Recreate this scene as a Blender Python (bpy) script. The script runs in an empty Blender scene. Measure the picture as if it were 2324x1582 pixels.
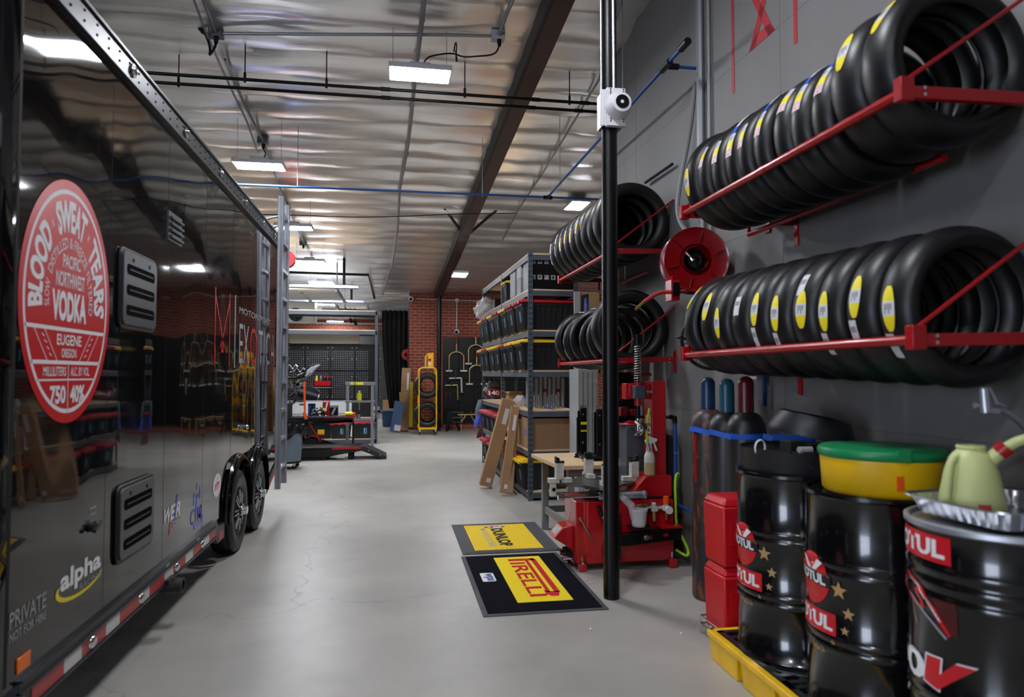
import bpy, math, random
from mathutils import Vector, Matrix
RND = random.Random(11)
SC = bpy.context.scene
COL = SC.collection
PI = math.pi
rad = math.radians
V = Vector

# ---------------------------------------------------------------- camera frame (2324 x 1582)
F, CX, CY, VX, HY, EYE = 1560.0, 1162.0, 791.0, 893.0, 850.0, 1.5
TH = math.atan((HY - CY) / F)
YAW = math.atan((CX - VX) / F * math.cos(TH))


def ray(px, py):
    x = (px - CX) / F
    y = -(py - CY) / F
    f = math.cos(TH) - y * math.sin(TH)
    u = math.sin(TH) + y * math.cos(TH)
    return V((x * math.cos(YAW) + f * math.sin(YAW), -x * math.sin(YAW) + f * math.cos(YAW), u))


def fl(px, py, z=0.0):          # measured point on a level plane
    r = ray(px, py)
    t = (z - EYE) / r.z
    return V((r.x * t, r.y * t, z))


def oX(px, py, X):              # measured point on a plane X = const
    r = ray(px, py)
    t = X / r.x
    return V((X, r.y * t, EYE + r.z * t))


def oY(px, py, Y):              # measured point on a plane Y = const
    r = ray(px, py)
    t = Y / r.y
    return V((r.x * t, Y, EYE + r.z * t))


def ceil_z(y):                  # the foil roof slopes down away from the viewer
    return 5.48 - .09 * y if y < 19 else 3.77 - .02 * (y - 19)


# ---------------------------------------------------------------- materials
def lin(c):
    return tuple(((v / 255.) / 12.92 if v / 255. <= .04045 else ((v / 255. + .055) / 1.055) ** 2.4) for v in c) + (1.,)


def M(name, rgb, rough=.5, metal=0., var=None, bump=None, coat=0., emis=None, spec=.5, trans=0., alpha=1.):
    """var=(scale, amount[, stretch xyz]) mottles the colour; bump=(scale, strength[, stretch xyz])"""
    m = bpy.data.materials.new(name)
    m.use_nodes = True
    nt = m.node_tree
    b = nt.nodes['Principled BSDF']
    c = lin(rgb)
    b.inputs['Base Color'].default_value = c
    b.inputs['Roughness'].default_value = rough
    b.inputs['Metallic'].default_value = metal
    b.inputs['Coat Weight'].default_value = coat
    b.inputs['Coat Roughness'].default_value = .05
    b.inputs['Specular IOR Level'].default_value = spec
    b.inputs['Transmission Weight'].default_value = trans
    b.inputs['Alpha'].default_value = alpha
    if emis:
        b.inputs['Emission Color'].default_value = c
        b.inputs['Emission Strength'].default_value = emis
    tc = None

    def noise(spec_, detail=4):
        nonlocal tc
        if tc is None:
            tc = nt.nodes.new('ShaderNodeTexCoord')
        src = tc.outputs['Object']
        if len(spec_) > 2:
            mp = nt.nodes.new('ShaderNodeMapping')
            mp.inputs['Scale'].default_value = spec_[2]
            nt.links.new(src, mp.inputs['Vector'])
            src = mp.outputs['Vector']
        n = nt.nodes.new('ShaderNodeTexNoise')
        n.inputs['Scale'].default_value = spec_[0]
        n.inputs['Detail'].default_value = detail
        nt.links.new(src, n.inputs['Vector'])
        return n
    if var:
        n = noise(var)
        r = nt.nodes.new('ShaderNodeValToRGB')
        k = var[1]
        r.color_ramp.elements[0].position = .3
        r.color_ramp.elements[1].position = .7
        r.color_ramp.elements[0].color = tuple(max(0, v * (1 - k)) for v in c[:3]) + (1,)
        r.color_ramp.elements[1].color = tuple(min(1, v * (1 + k)) for v in c[:3]) + (1,)
        nt.links.new(n.outputs['Fac'], r.inputs['Fac'])
        nt.links.new(r.outputs['Color'], b.inputs['Base Color'])
    if bump:
        n = noise(bump, bump[3] if len(bump) > 3 else 3)
        bp = nt.nodes.new('ShaderNodeBump')
        bp.inputs['Strength'].default_value = bump[1]
        bp.inputs['Distance'].default_value = .02
        nt.links.new(n.outputs['Fac'], bp.inputs['Height'])
        nt.links.new(bp.outputs['Normal'], b.inputs['Normal'])
    return m


MT = dict(
    black_gloss=M('trailer black paint', (10, 10, 12), .03, coat=.3, bump=(.62, .9, (1, 2.3, 1.2), 1.0)),
    black_trim=M('black trim', (34, 37, 43), .36, metal=.12),
    black=M('black enamel', (9, 9, 10), .34, spec=.35),
    drum_black=M('drum enamel', (9, 9, 11), .16, coat=.35),
    matte=M('matte black', (13, 13, 14), .7, spec=.3),
    rubber=M('rubber', (14, 14, 15), .42, var=(14, .3), spec=.42),
    dark_plastic=M('dark plastic', (27, 28, 31), .42),
    tote=M('tote black plastic', (24, 25, 28), .38),
    steel=M('zinc steel', (190, 192, 196), .3, metal=1.),
    chrome=M('chrome', (225, 226, 230), .1, metal=1.),
    alu=M('aluminium', (196, 200, 210), .38, metal=.85, var=(8, .12)),
    pan=M('foil pan', (205, 207, 210), .28, metal=.95),
    galv=M('galvanised conduit', (150, 152, 156), .45, metal=.6),
    shelf_grey=M('rack grey paint', (70, 78, 88), .45, var=(5, .1)),
    red=M('red enamel', (158, 10, 20), .28, coat=.2),
    red_dark=M('dark red enamel', (118, 6, 12), .25, coat=.3),
    vent_grey=M('vent cover grey', (74, 76, 81), .36, metal=.3),
    slot=M('slot black', (3, 3, 4), .9, spec=.05),
    gap_shade=M('grate gap shade', (14, 14, 15), .8),  # shade between the grate bars, as a colour
    red_machine=M('red machine paint', (176, 10, 22), .28, coat=.5, var=(3, .1)),
    lid_red=M('red lid plastic', (178, 24, 42), .4),
    lid_yel=M('yellow lid plastic', (232, 190, 14), .4),
    yellow=M('yellow plastic', (236, 186, 12), .4, var=(6, .12)),
    yel_paint=M('yellow paint', (240, 184, 8), .4),
    green=M('green plastic', (14, 128, 74), .4),
    blue=M('blue pipe', (20, 74, 146), .5),
    blue_strap=M('blue strap', (16, 88, 196), .6),
    tape_blue=M('blue tape', (40, 92, 214), .6),
    white=M('white vinyl', (225, 225, 228), .5),
    offwhite=M('off white', (214, 212, 204), .55),
    grey=M('grey paint', (120, 123, 128), .5),
    grey_text=M('grey vinyl', (150, 152, 156), .5),
    locker=M('light grey locker', (168, 170, 172), .5),
    brown=M('brown primer steel', (66, 40, 36), .55, var=(4, .2)),
    dark_shaded=M('dark and shaded steel', (28, 22, 22), .6),  # shade of the beam web put into the colour; braces share it
    ply=M('plywood', (206, 176, 138), .55, var=(3, .14, (1, 7, 1))),
    cardboard=M('cardboard', (160, 124, 88), .8, var=(2.5, .1)),
    cardboard_d=M('brown carton', (138, 104, 74), .8, var=(2.5, .12)),
    orange=M('orange', (240, 84, 20), .45),
    gold=M('zinc gold', (204, 172, 124), .35, metal=.7, var=(9, .2)),
    red_vinyl=M('red vinyl', (196, 26, 36), .3),
    red_wall=M('red wall paint', (172, 36, 48), .6),
    pale_red=M('pale reflective red', (176, 58, 56), .4),
    pale_white=M('reflective white', (206, 206, 204), .4),
    yel_sticker=M('yellow sticker', (232, 214, 20), .5),
    yel_mat=M('yellow mat', (232, 196, 14), .85, var=(60, .12)),
    yel_gold=M('mat yellow', (236, 208, 12), .95, var=(90, .15)),
    red_mat=M('mat red', (190, 20, 30), .95, var=(90, .12)),
    mat_navy=M('mat pile', (11, 12, 20), 1., spec=.1, var=(120, .4)),
    mat_rub=M('mat rubber', (66, 67, 70), .7, bump=(60, .4)),
    purple=M('violet vinyl', (128, 128, 214), .45),
    blue_vinyl=M('blue vinyl', (78, 92, 196), .45),
    gold_star=M('gold print', (176, 142, 92), .45),
    jug=M('translucent jug', (196, 204, 138), .45, trans=0., var=(5, .08)),
    fluid=M('amber fluid', (196, 174, 120), .4),
    bottle=M('bottle plastic', (214, 212, 204), .4),
    clear=M('clear film', (226, 228, 232), .25, alpha=.4),
    bag=M('bin bag', (18, 18, 20), .22, bump=(14, .6)),
    can_grey=M('grey bin', (98, 112, 126), .5),
    bin_blue=M('blue bin', (52, 84, 122), .5),
    curtain=M('black curtain', (15, 15, 17), .85),
    concrete_grey=M('concrete grey', (66, 65, 63), .8, var=(1.5, .12)),
    lamp=M('lamp diffuser', (245, 248, 255), .5, emis=30.),
    lamp_body=M('lamp housing', (200, 202, 208), .4),
    amber=M('amber lens', (240, 110, 10), .3),
    hose_green=M('green hose', (178, 226, 30), .4),
    grey_hose=M('grey hose', (116, 116, 120), .55),
    rust_cyl=None, cap_blue=M('blue cap', (18, 48, 84), .35), cap_teal=M('teal cap', (34, 92, 116), .35),
    cap_red=M('dark red cap', (92, 16, 26), .35),
    white_door=M('white door', (222, 224, 226), .45), cream=M('cream panel', (206, 203, 190), .5),
    ink=M('ink', (30, 30, 36), .6), paper=M('paper label', (208, 208, 212), .6),
    label_blue=M('pale blue label', (130, 180, 214), .6),
    brass=M('brass', (190, 160, 90), .3, metal=.8), glass=M('smoky plastic', (60, 62, 70), .15),
    can_red=M('red shop can', (196, 18, 30), .4), machine_white=M('worn white metal', (198, 198, 190), .5, var=(30, .18)),
    disc=M('turntable steel', (92, 90, 88), .35, metal=.7, var=(9, .2)),
    oli=M('lime tool body', (190, 190, 40), .45), wire=M('fan wire', (20, 20, 22), .4),
    silver=M('silver tube', (176, 178, 182), .35, metal=.6), brownbox=M('tan box', (170, 138, 92), .8),
    tail=M('tail fairing', (176, 178, 184), .3), engine=M('engine metal', (120, 122, 126), .35, metal=.8, var=(20, .4)),
    poster=None, print_red=M('dark red print', (74, 14, 18), .4), seam=M('door seam', (92, 94, 98), .6),
)


def special_materials():
    # rusty cylinder
    m = M('worn black cylinder', (38, 34, 34), .45)
    nt = m.node_tree
    b = nt.nodes['Principled BSDF']
    tc = nt.nodes.new('ShaderNodeTexCoord')
    mp = nt.nodes.new('ShaderNodeMapping')
    mp.inputs['Scale'].default_value = (26, 26, 6)
    n = nt.nodes.new('ShaderNodeTexNoise')
    n.inputs['Scale'].default_value = 1.
    n.inputs['Detail'].default_value = 7
    n.inputs['Roughness'].default_value = .75
    r = nt.nodes.new('ShaderNodeValToRGB')
    e = r.color_ramp.elements
    e[0].position, e[0].color = .5, lin((36, 33, 33))
    e[1].position, e[1].color = .585, lin((122, 68, 46))
    nt.links.new(tc.outputs['Object'], mp.inputs['Vector'])
    nt.links.new(mp.outputs['Vector'], n.inputs['Vector'])
    nt.links.new(n.outputs['Fac'], r.inputs['Fac'])
    nt.links.new(r.outputs['Color'], b.inputs['Base Color'])
    MT['rust_cyl'] = m
    MT['dull_cyl'] = M('dark grey cylinder', (34, 33, 33), .42, var=(6, .3, (3, 3, 1)))
    # floor: pale polished concrete with clouds and hairline cracks
    m = M('polished concrete', (160, 158, 153), .38, spec=.4)
    nt = m.node_tree
    b = nt.nodes['Principled BSDF']
    tc = nt.nodes.new('ShaderNodeTexCoord')
    n1 = nt.nodes.new('ShaderNodeTexNoise')
    n1.inputs['Scale'].default_value = .9
    n1.inputs['Detail'].default_value = 8
    n1.inputs['Roughness'].default_value = .62
    r1 = nt.nodes.new('ShaderNodeValToRGB')
    r1.color_ramp.elements[0].position, r1.color_ramp.elements[0].color = .3, lin((147, 144, 138))
    r1.color_ramp.elements[1].position, r1.color_ramp.elements[1].color = .72, lin((177, 173, 165))
    vo = nt.nodes.new('ShaderNodeTexVoronoi')
    vo.feature = 'DISTANCE_TO_EDGE'
    vo.inputs['Scale'].default_value = .33
    dist = nt.nodes.new('ShaderNodeTexNoise')
    dist.inputs['Scale'].default_value = 1.6
    dist.inputs['Detail'].default_value = 6
    ad = nt.nodes.new('ShaderNodeVectorMath')
    ad.operation = 'MULTIPLY_ADD'
    ad.inputs[1].default_value = (.9, .9, 0)
    nt.links.new(tc.outputs['Object'], n1.inputs['Vector'])
    nt.links.new(tc.outputs['Object'], dist.inputs['Vector'])
    nt.links.new(dist.outputs['Color'], ad.inputs[0])
    nt.links.new(tc.outputs['Object'], ad.inputs[2])
    nt.links.new(ad.outputs[0], vo.inputs['Vector'])
    r2 = nt.nodes.new('ShaderNodeValToRGB')
    r2.color_ramp.elements[0].position, r2.color_ramp.elements[0].color = 0., (.74, .74, .74, 1)
    r2.color_ramp.elements[1].position, r2.color_ramp.elements[1].color = .004, (1, 1, 1, 1)
    mx = nt.nodes.new('ShaderNodeMix')
    mx.data_type = 'RGBA'
    mx.blend_type = 'MULTIPLY'
    mx.inputs['Factor'].default_value = 1.
    nt.links.new(n1.outputs['Fac'], r1.inputs['Fac'])
    nt.links.new(vo.outputs['Distance'], r2.inputs['Fac'])
    nt.links.new(r1.outputs['Color'], mx.inputs[6])
    nt.links.new(r2.outputs['Color'], mx.inputs[7])
    nt.links.new(mx.outputs[2], b.inputs['Base Color'])
    MT['floor'] = m

    # bricks
    def brick(name, c1, c2, mortar, mapping):
        m = M(name, c1, .85)
        nt = m.node_tree
        b = nt.nodes['Principled BSDF']
        tc = nt.nodes.new('ShaderNodeTexCoord')
        mp = nt.nodes.new('ShaderNodeMapping')
        mp.inputs['Rotation'].default_value = mapping
        bt = nt.nodes.new('ShaderNodeTexBrick')
        bt.inputs['Color1'].default_value = lin(c1)
        bt.inputs['Color2'].default_value = lin(c2)
        bt.inputs['Mortar'].default_value = lin(mortar)
        bt.inputs['Scale'].default_value = 1.
        bt.inputs['Brick Width'].default_value = .23
        bt.inputs['Row Height'].default_value = .083
        bt.inputs['Mortar Size'].default_value = .006
        bt.inputs['Mortar Smooth'].default_value = .1
        nt.links.new(tc.outputs['Object'], mp.inputs['Vector'])
        nt.links.new(mp.outputs['Vector'], bt.inputs['Vector'])
        nt.links.new(bt.outputs['Color'], b.inputs['Base Color'])
        bp = nt.nodes.new('ShaderNodeBump')
        bp.inputs['Strength'].default_value = .5
        bp.inputs['Distance'].default_value = .01
        inv = nt.nodes.new('ShaderNodeMath')
        inv.operation = 'SUBTRACT'
        inv.inputs[0].default_value = 1.
        nt.links.new(bt.outputs['Fac'], inv.inputs[1])
        nt.links.new(inv.outputs[0], bp.inputs['Height'])
        nt.links.new(bp.outputs['Normal'], b.inputs['Normal'])
        return m
    MT['brick'] = brick('red brick', (128, 58, 40), (146, 70, 50), (172, 140, 124), (-PI / 2, 0, 0))
    # painted block wall, broad soft roller marks
    MT['wall_grey'] = M('grey wall paint', (117, 115, 114), .62, var=(1.3, .1, (1, 1, .4)), bump=(90, .12))
    # foil insulation
    m = M('foil insulation', (242, 240, 238), .31, metal=.8, bump=(2.6, .65, (.2, 2.0, 1)))
    MT['foil'] = m
    # perforated panel: round holes
    m = M('perforated steel', (12, 12, 14), .45, spec=.3)
    nt = m.node_tree
    b = nt.nodes['Principled BSDF']
    tc = nt.nodes.new('ShaderNodeTexCoord')
    mp = nt.nodes.new('ShaderNodeMapping')
    mp.inputs['Scale'].default_value = (25, 25, 25)
    fr = nt.nodes.new('ShaderNodeVectorMath')
    fr.operation = 'FRACTION'
    sb = nt.nodes.new('ShaderNodeVectorMath')
    sb.operation = 'SUBTRACT'
    sb.inputs[1].default_value = (.5, .5, .5)
    ml = nt.nodes.new('ShaderNodeVectorMath')
    ml.operation = 'MULTIPLY'
    ml.inputs[1].default_value = (1, 0, 1)
    ln = nt.nodes.new('ShaderNodeVectorMath')
    ln.operation = 'LENGTH'
    gt = nt.nodes.new('ShaderNodeMath')
    gt.operation = 'GREATER_THAN'
    gt.inputs[1].default_value = .14
    nt.links.new(tc.outputs['Object'], mp.inputs['Vector'])
    nt.links.new(mp.outputs['Vector'], fr.inputs[0])
    nt.links.new(fr.outputs[0], sb.inputs[0])
    nt.links.new(sb.outputs[0], ml.inputs[0])
    nt.links.new(ml.outputs[0], ln.inputs[0])
    nt.links.new(ln.outputs['Value'], gt.inputs[0])
    nt.links.new(gt.outputs[0], b.inputs['Alpha'])
    MT['peg'] = m


special_materials()

# ---------------------------------------------------------------- text outlines (built-in font)
GL = {}


def prep_text(items):
    obs = []
    for s, bold in items:
        cu = bpy.data.curves.new('t', 'FONT')
        cu.body = s
        cu.offset = bold
        cu.resolution_u = 3
        o = bpy.data.objects.new('t', cu)
        COL.objects.link(o)
        obs.append((s, bold, o))
    dg = bpy.context.evaluated_depsgraph_get()
    dg.update()
    for s, bold, o in obs:
        ev = o.evaluated_get(dg)
        me = ev.to_mesh()
        vs = [(v.co.x, v.co.y) for v in me.vertices]
        fs = [tuple(p.vertices) for p in me.polygons]
        x0, x1 = min(v[0] for v in vs), max(v[0] for v in vs)
        y0, y1 = min(v[1] for v in vs), max(v[1] for v in vs)
        GL[(s, bold)] = ([((v[0] - x0) / (x1 - x0), (v[1] - y0) / (y1 - y0)) for v in vs], fs)
        ev.to_mesh_clear()
    for s, bold, o in obs:
        cu = o.data
        bpy.data.objects.remove(o)
        bpy.data.curves.remove(cu)


# ---------------------------------------------------------------- mesh builder
SPLIT = {'rivet', 'screw', 'bolt', 'fitting', 'hanger', 'clip', 'anchor_bolt', 'roller', 'red_tools', 'lock_knob', 'reflective_tape', 'red_end', 'hinge', 'foot', 'hook', 'bracket_bolt', 'door_gap', 'drawer_gap', 'reservoir', 'beam_brace', 'side_rail', 'spool', 'pad', 'stand_and_swingarm', 'frame'}


class MB:
    def __init__(s):
        s.v, s.f, s.m = [], [], []

    def add(s, vs, fs, mi=0, T=None):
        o = len(s.v)
        s.v += [tuple(T @ V(v)) if T is not None else tuple(v) for v in vs]
        s.f += [tuple(i + o for i in f) for f in fs]
        s.m += [mi] * len(fs)
        return s

    def box(s, x0, x1, y0, y1, z0, z1, mi=0, T=None):
        vs = [(x, y, z) for x in (x0, x1) for y in (y0, y1) for z in (z0, z1)]
        return s.add(vs, [(0, 1, 3, 2), (4, 6, 7, 5), (0, 4, 5, 1), (2, 3, 7, 6), (0, 2, 6, 4), (1, 5, 7, 3)], mi, T)

    def cb(s, c, d, mi=0, T=None):
        return s.box(c[0] - d[0] / 2, c[0] + d[0] / 2, c[1] - d[1] / 2, c[1] + d[1] / 2, c[2] - d[2] / 2, c[2] + d[2] / 2, mi, T)

    def taper(s, cx, cy, z0, z1, a0, b0, a1, b1, mi=0, T=None):     # a frustum with rectangular plan
        vs = [(cx + sx * a / 2, cy + sy * b / 2, z) for z, a, b in ((z0, a0, b0), (z1, a1, b1)) for sx, sy in ((-1, -1), (1, -1), (1, 1), (-1, 1))]
        return s.add(vs, [(3, 2, 1, 0), (4, 5, 6, 7)] + [(i, (i + 1) % 4, 4 + (i + 1) % 4, 4 + i) for i in range(4)], mi, T)

    def cyl(s, p0, p1, r0, r1=None, n=16, mi=0, caps=True):
        p0, p1 = V(p0), V(p1)
        r1 = r0 if r1 is None else r1
        d = (p1 - p0).normalized()
        a = d.orthogonal().normalized()
        b = d.cross(a)
        vs = []
        for p, r in ((p0, r0), (p1, r1)):
            for i in range(n):
                t = 2 * PI * i / n
                vs.append(p + (a * math.cos(t) + b * math.sin(t)) * r)
        fs = [(i, (i + 1) % n, n + (i + 1) % n, n + i) for i in range(n)]
        if caps:
            fs += [tuple(range(n - 1, -1, -1)), tuple(range(n, 2 * n))]
        return s.add(vs, fs, mi)

    def bar(s, p0, p1, w, h, up=(0, 0, 1), mi=0):                 # rectangular bar between two points
        p0, p1 = V(p0), V(p1)
        d = (p1 - p0).normalized()
        u = V(up)
        if abs(d.dot(u)) > .98:
            u = V((1, 0, 0))
        a = d.cross(u).normalized()
        b = a.cross(d)
        vs = [p + a * (sx * w / 2) + b * (sy * h / 2) for p in (p0, p1) for sx, sy in ((-1, -1), (1, -1), (1, 1), (-1, 1))]
        return s.add(vs, [(3, 2, 1, 0), (4, 5, 6, 7)] + [(i, (i + 1) % 4, 4 + (i + 1) % 4, 4 + i) for i in range(4)], mi)

    def tube(s, pts, r, n=8, mi=0, closed=False, smooth=0):
        pts = [V(p) for p in pts]
        for _ in range(smooth):
            q = [] if closed else [pts[0]]
            m = len(pts)
            for i in range(m if closed else m - 1):
                a, b = pts[i], pts[(i + 1) % m]
                q += [a * .75 + b * .25, a * .25 + b * .75]
            if not closed:
                q.append(pts[-1])
            pts = q
        m = len(pts)
        vs = []
        pa = None
        for i, p in enumerate(pts):
            d = (pts[(i + 1) % m] - pts[i - 1]) if closed else (pts[min(i + 1, m - 1)] - pts[max(i - 1, 0)])
            d = d.normalized() if d.length > 1e-9 else V((0, 0, 1))
            a = d.orthogonal().normalized() if pa is None else (pa - d * pa.dot(d)).normalized()
            pa = a
            b = d.cross(a)
            for k in range(n):
                t = 2 * PI * k / n
                vs.append(p + (a * math.cos(t) + b * math.sin(t)) * r)
        fs = []
        for i in range(m if closed else m - 1):
            j = (i + 1) % m
            fs += [(i * n + k, i * n + (k + 1) % n, j * n + (k + 1) % n, j * n + k) for k in range(n)]
        if not closed:
            fs += [tuple(range(n - 1, -1, -1)), tuple(range((m - 1) * n, m * n))]
        return s.add(vs, fs, mi)

    def lathe(s, prof, n=32, mi=0, T=None, closed=False, a0=0., a1=2 * PI, mis=None, cap=True):   # prof: (r, z) about local Z
        full = abs(a1 - a0 - 2 * PI) < 1e-6
        cols = n if full else n + 1
        vs = [(r * math.cos(a0 + (a1 - a0) * i / n), r * math.sin(a0 + (a1 - a0) * i / n), z) for i in range(cols) for r, z in prof]
        k = len(prof)
        o = len(s.v)
        fs, ms = [], []
        for i in range(n):
            j = (i + 1) % cols
            for q in range(k if closed else k - 1):
                fs.append((i * k + q, j * k + q, j * k + (q + 1) % k, i * k + (q + 1) % k))
                ms.append(mis[q] if mis else mi)
        if cap and not closed and full:
            if prof[0][0] > 1e-6:
                fs.append(tuple(i * k for i in range(n - 1, -1, -1)))
                ms.append(mis[0] if mis else mi)
            if prof[-1][0] > 1e-6:
                fs.append(tuple(i * k + k - 1 for i in range(n)))
                ms.append(mis[-1] if mis else mi)
        s.add(vs, fs, mi, T)
        s.m[-len(fs):] = ms
        return s

    def prism(s, poly, z0, z1, mi=0, T=None, f=None):              # poly in local XY, extruded in local Z
        n = len(poly)
        vs = [(x, y, z) for z in (z0, z1) for x, y in poly]
        if f:
            vs = [f(*v) for v in vs]
        return s.add(vs, [tuple(range(n - 1, -1, -1)), tuple(range(n, 2 * n))] + [(i, (i + 1) % n, n + (i + 1) % n, n + i) for i in range(n)], mi, T)

    def poly(s, pts, mi=0):
        return s.add(pts, [tuple(range(len(pts)))], mi)

    def grid(s, fn, nu, nv, mi=0):
        vs = [fn(i / nu, j / nv) for i in range(nu + 1) for j in range(nv + 1)]
        k = nv + 1
        return s.add(vs, [(i * k + j, (i + 1) * k + j, (i + 1) * k + j + 1, i * k + j + 1) for i in range(nu) for j in range(nv)], mi)

    def text(s, t, fn, w, h, mi=0, bold=0.):                       # fn(u, v) with u in 0..w, v in 0..h
        vs, fs = GL[(t, bold)]
        return s.add([fn(u * w, v * h) for u, v in vs], fs, mi)

    def sphere(s, c, r, n=12, mi=0, sc=(1, 1, 1)):
        prof = [(math.sin(PI * i / n) * r, -math.cos(PI * i / n) * r) for i in range(n + 1)]
        prof[0], prof[-1] = (0, -r), (0, r)
        T = Matrix.Translation(V(c)) @ Matrix.Diagonal((*sc, 1))
        return s.lathe(prof, n * 2, mi, T)

    def islands(s):
        p = list(range(len(s.v)))

        def find(i):
            while p[i] != i:
                p[i] = p[p[i]]
                i = p[i]
            return i
        for f in s.f:
            a = find(f[0])
            for i in f[1:]:
                p[find(i)] = a
        out = {}
        for f, m in zip(s.f, s.m):
            q = out.setdefault(find(f[0]), ([], []))
            q[0].append(f)
            q[1].append(m)
        res = []
        for fs, ms in out.values():
            ids = sorted({i for f in fs for i in f})
            k = {v: n for n, v in enumerate(ids)}
            b = MB()
            b.v, b.f, b.m = [s.v[i] for i in ids], [tuple(k[i] for i in f) for f in fs], ms
            res.append(b)
        return res

    def build(s, name, mats, parent=None, label=None, bevel=0., sharp=38, seg=2, cat=None, group=None, kind=None):
        if name in SPLIT and parent is not None:
            bs = s.islands()
            if len(bs) > 1:
                return [b.build1(name, mats, parent, label, bevel, sharp, seg, cat, group, kind) for b in bs][0]
        return s.build1(name, mats, parent, label, bevel, sharp, seg, cat, group, kind)

    def build1(s, name, mats, parent=None, label=None, bevel=0., sharp=38, seg=2, cat=None, group=None, kind=None):
        me = bpy.data.meshes.new(name)
        me.from_pydata(s.v, [], s.f)
        if not isinstance(mats, (list, tuple)):
            mats = [mats]
        for m in mats:
            me.materials.append(MT[m] if isinstance(m, str) else m)
        me.polygons.foreach_set('material_index', s.m)
        me.polygons.foreach_set('use_smooth', [True] * len(s.f))
        me.update()
        try:
            me.set_sharp_from_angle(angle=rad(sharp))
        except Exception:
            pass
        o = bpy.data.objects.new(name, me)
        COL.objects.link(o)
        if parent is not None:
            par(o, parent)
        if label:
            o['label'] = label
        if cat:
            o['category'] = cat
        if group:
            o['group'] = group
        if kind:
            o['kind'] = kind
        if bevel:
            bv = o.modifiers.new('bevel', 'BEVEL')
            bv.width = bevel
            bv.segments = seg
            bv.limit_method = 'ANGLE'
            bv.angle_limit = rad(40)
        return o


CH = {}
WL = {}


def par(o, p):
    o.parent = p
    o.matrix_parent_inverse = Matrix.Translation(-V(WL.get(p.name, (0, 0, 0))))
    CH.setdefault(p.name, []).append(o)
    WL[o.name] = WL.get(p.name, (0, 0, 0)) if False else (0, 0, 0)


def thing(name, label, cat, loc=(0, 0, 0), group=None):
    o = bpy.data.objects.new(name, None)
    o.empty_display_size = .1
    COL.objects.link(o)
    o.location = loc
    WL[o.name] = tuple(loc)
    o['label'] = label
    o['category'] = cat
    if group:
        o['group'] = group
    return o


def dup(root, loc, rot=(0, 0, 0), label=None, group=None, sc=None):
    r = root.copy()
    COL.objects.link(r)
    r.location = loc
    r.rotation_euler = rot
    if sc:
        r.scale = sc
    if label:
        r['label'] = label
    if group:
        r['group'] = group

    def kids(a, b):
        for ch in CH.get(a.name, []):
            c = ch.copy()
            COL.objects.link(c)
            c.parent = b
            CH.setdefault(b.name, []).append(c)
            kids(ch, c)
    kids(root, r)
    return r


def place(root, loc, rot=(0, 0, 0), label=None, sc=None):
    root.location = loc
    root.rotation_euler = rot
    if sc:
        root.scale = sc
    if label:
        root['label'] = label
    return root


def structure(mb, name, mats, parent=None, **k):
    return mb.build(name, mats, parent, kind='structure', **k)


ORD = ['first', 'second', 'third', 'fourth', 'fifth', 'sixth', 'seventh', 'eighth', 'ninth', 'tenth', 'eleventh', 'twelfth', 'thirteenth', 'fourteenth']


def RX(a): return Matrix.Rotation(a, 4, 'X')
def RY(a): return Matrix.Rotation(a, 4, 'Y')
def RZ(a): return Matrix.Rotation(a, 4, 'Z')
def TR(x, y, z): return Matrix.Translation((x, y, z))
prep_text([(t, b) for t, b in (
    ('BLOOD', .045), ('SWEAT', .045), ('TEARS', .045), ('SLOW', 0), ('DISTILLED & FREEZE', 0), ('FILTERED', 0), ('PACIFIC', .015), ('NORTHWEST', .015), ('VODKA', .045),
    ('EUGENE', .02), ('OREGON', .015), ('MILLILITERS', .01), ('ALC. BY VOL.', .01), ('750', .04), ('40%', .04), ('PRIVATE', .01), ('NOT FOR HIRE', .01),
    ('alpha', .035), ('RACING', 0), ('W', .03), ('E', .03), ('R', .03), ('CTML', .01), ('sbs', .04), ('MOTORSPORT', 0), ('EX', -.005), ('TICA', -.005), ('O', -.01),
    ('MOTUL', .04), ('1853', .01), ('00', .03), ('V', .05), ('IRELLI', .02), ('wps', .05), ('DUNLOP', .05), ('MOTORCYCLE TIRES', .01), ('EXOTICA', 0), ('140', .04),
    ('HDX', .01), ('FEMA', .01), ('x', .0))])

# ================================================================ room shell
g = MB()
g.box(-9, 8, -6, 28, -.12, 0)
structure(g, 'floor', 'floor')


def WX(y):                       # face of the grey wall behind the tyre racks
    return 2.38 - .018 * (y - 2)


g = MB()
g.prism([(WX(-6), -6), (WX(7.25), 7.25), (WX(7.25) + .22, 7.25), (2.75, -6)], 0, 6.05)
wr = structure(g, 'wall_right', 'wall_grey')
g = MB()
for z in (1.22, 2.44, 3.66):     # panel joints of the wall
    g.prism([(WX(-5) - .001, -5), (WX(7.2) - .001, 7.2), (WX(7.2) + .002, 7.2), (WX(-5) + .002, -5)], z, z + .004)
for y in (1.4, 3.84, 6.28):
    g.box(WX(y) - .0012, WX(y) + .004, y, y + .004, 0, 4.9)
structure(g, 'wall_joints', 'seam', wr)


def wall_pt(px, py, off=.003):   # point on the face of the grey wall
    r = ray(px, py)
    t = 2.416 / (r.x + .018 * r.y)
    return V((r.x * t - off, r.y * t, EYE + r.z * t))


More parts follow.
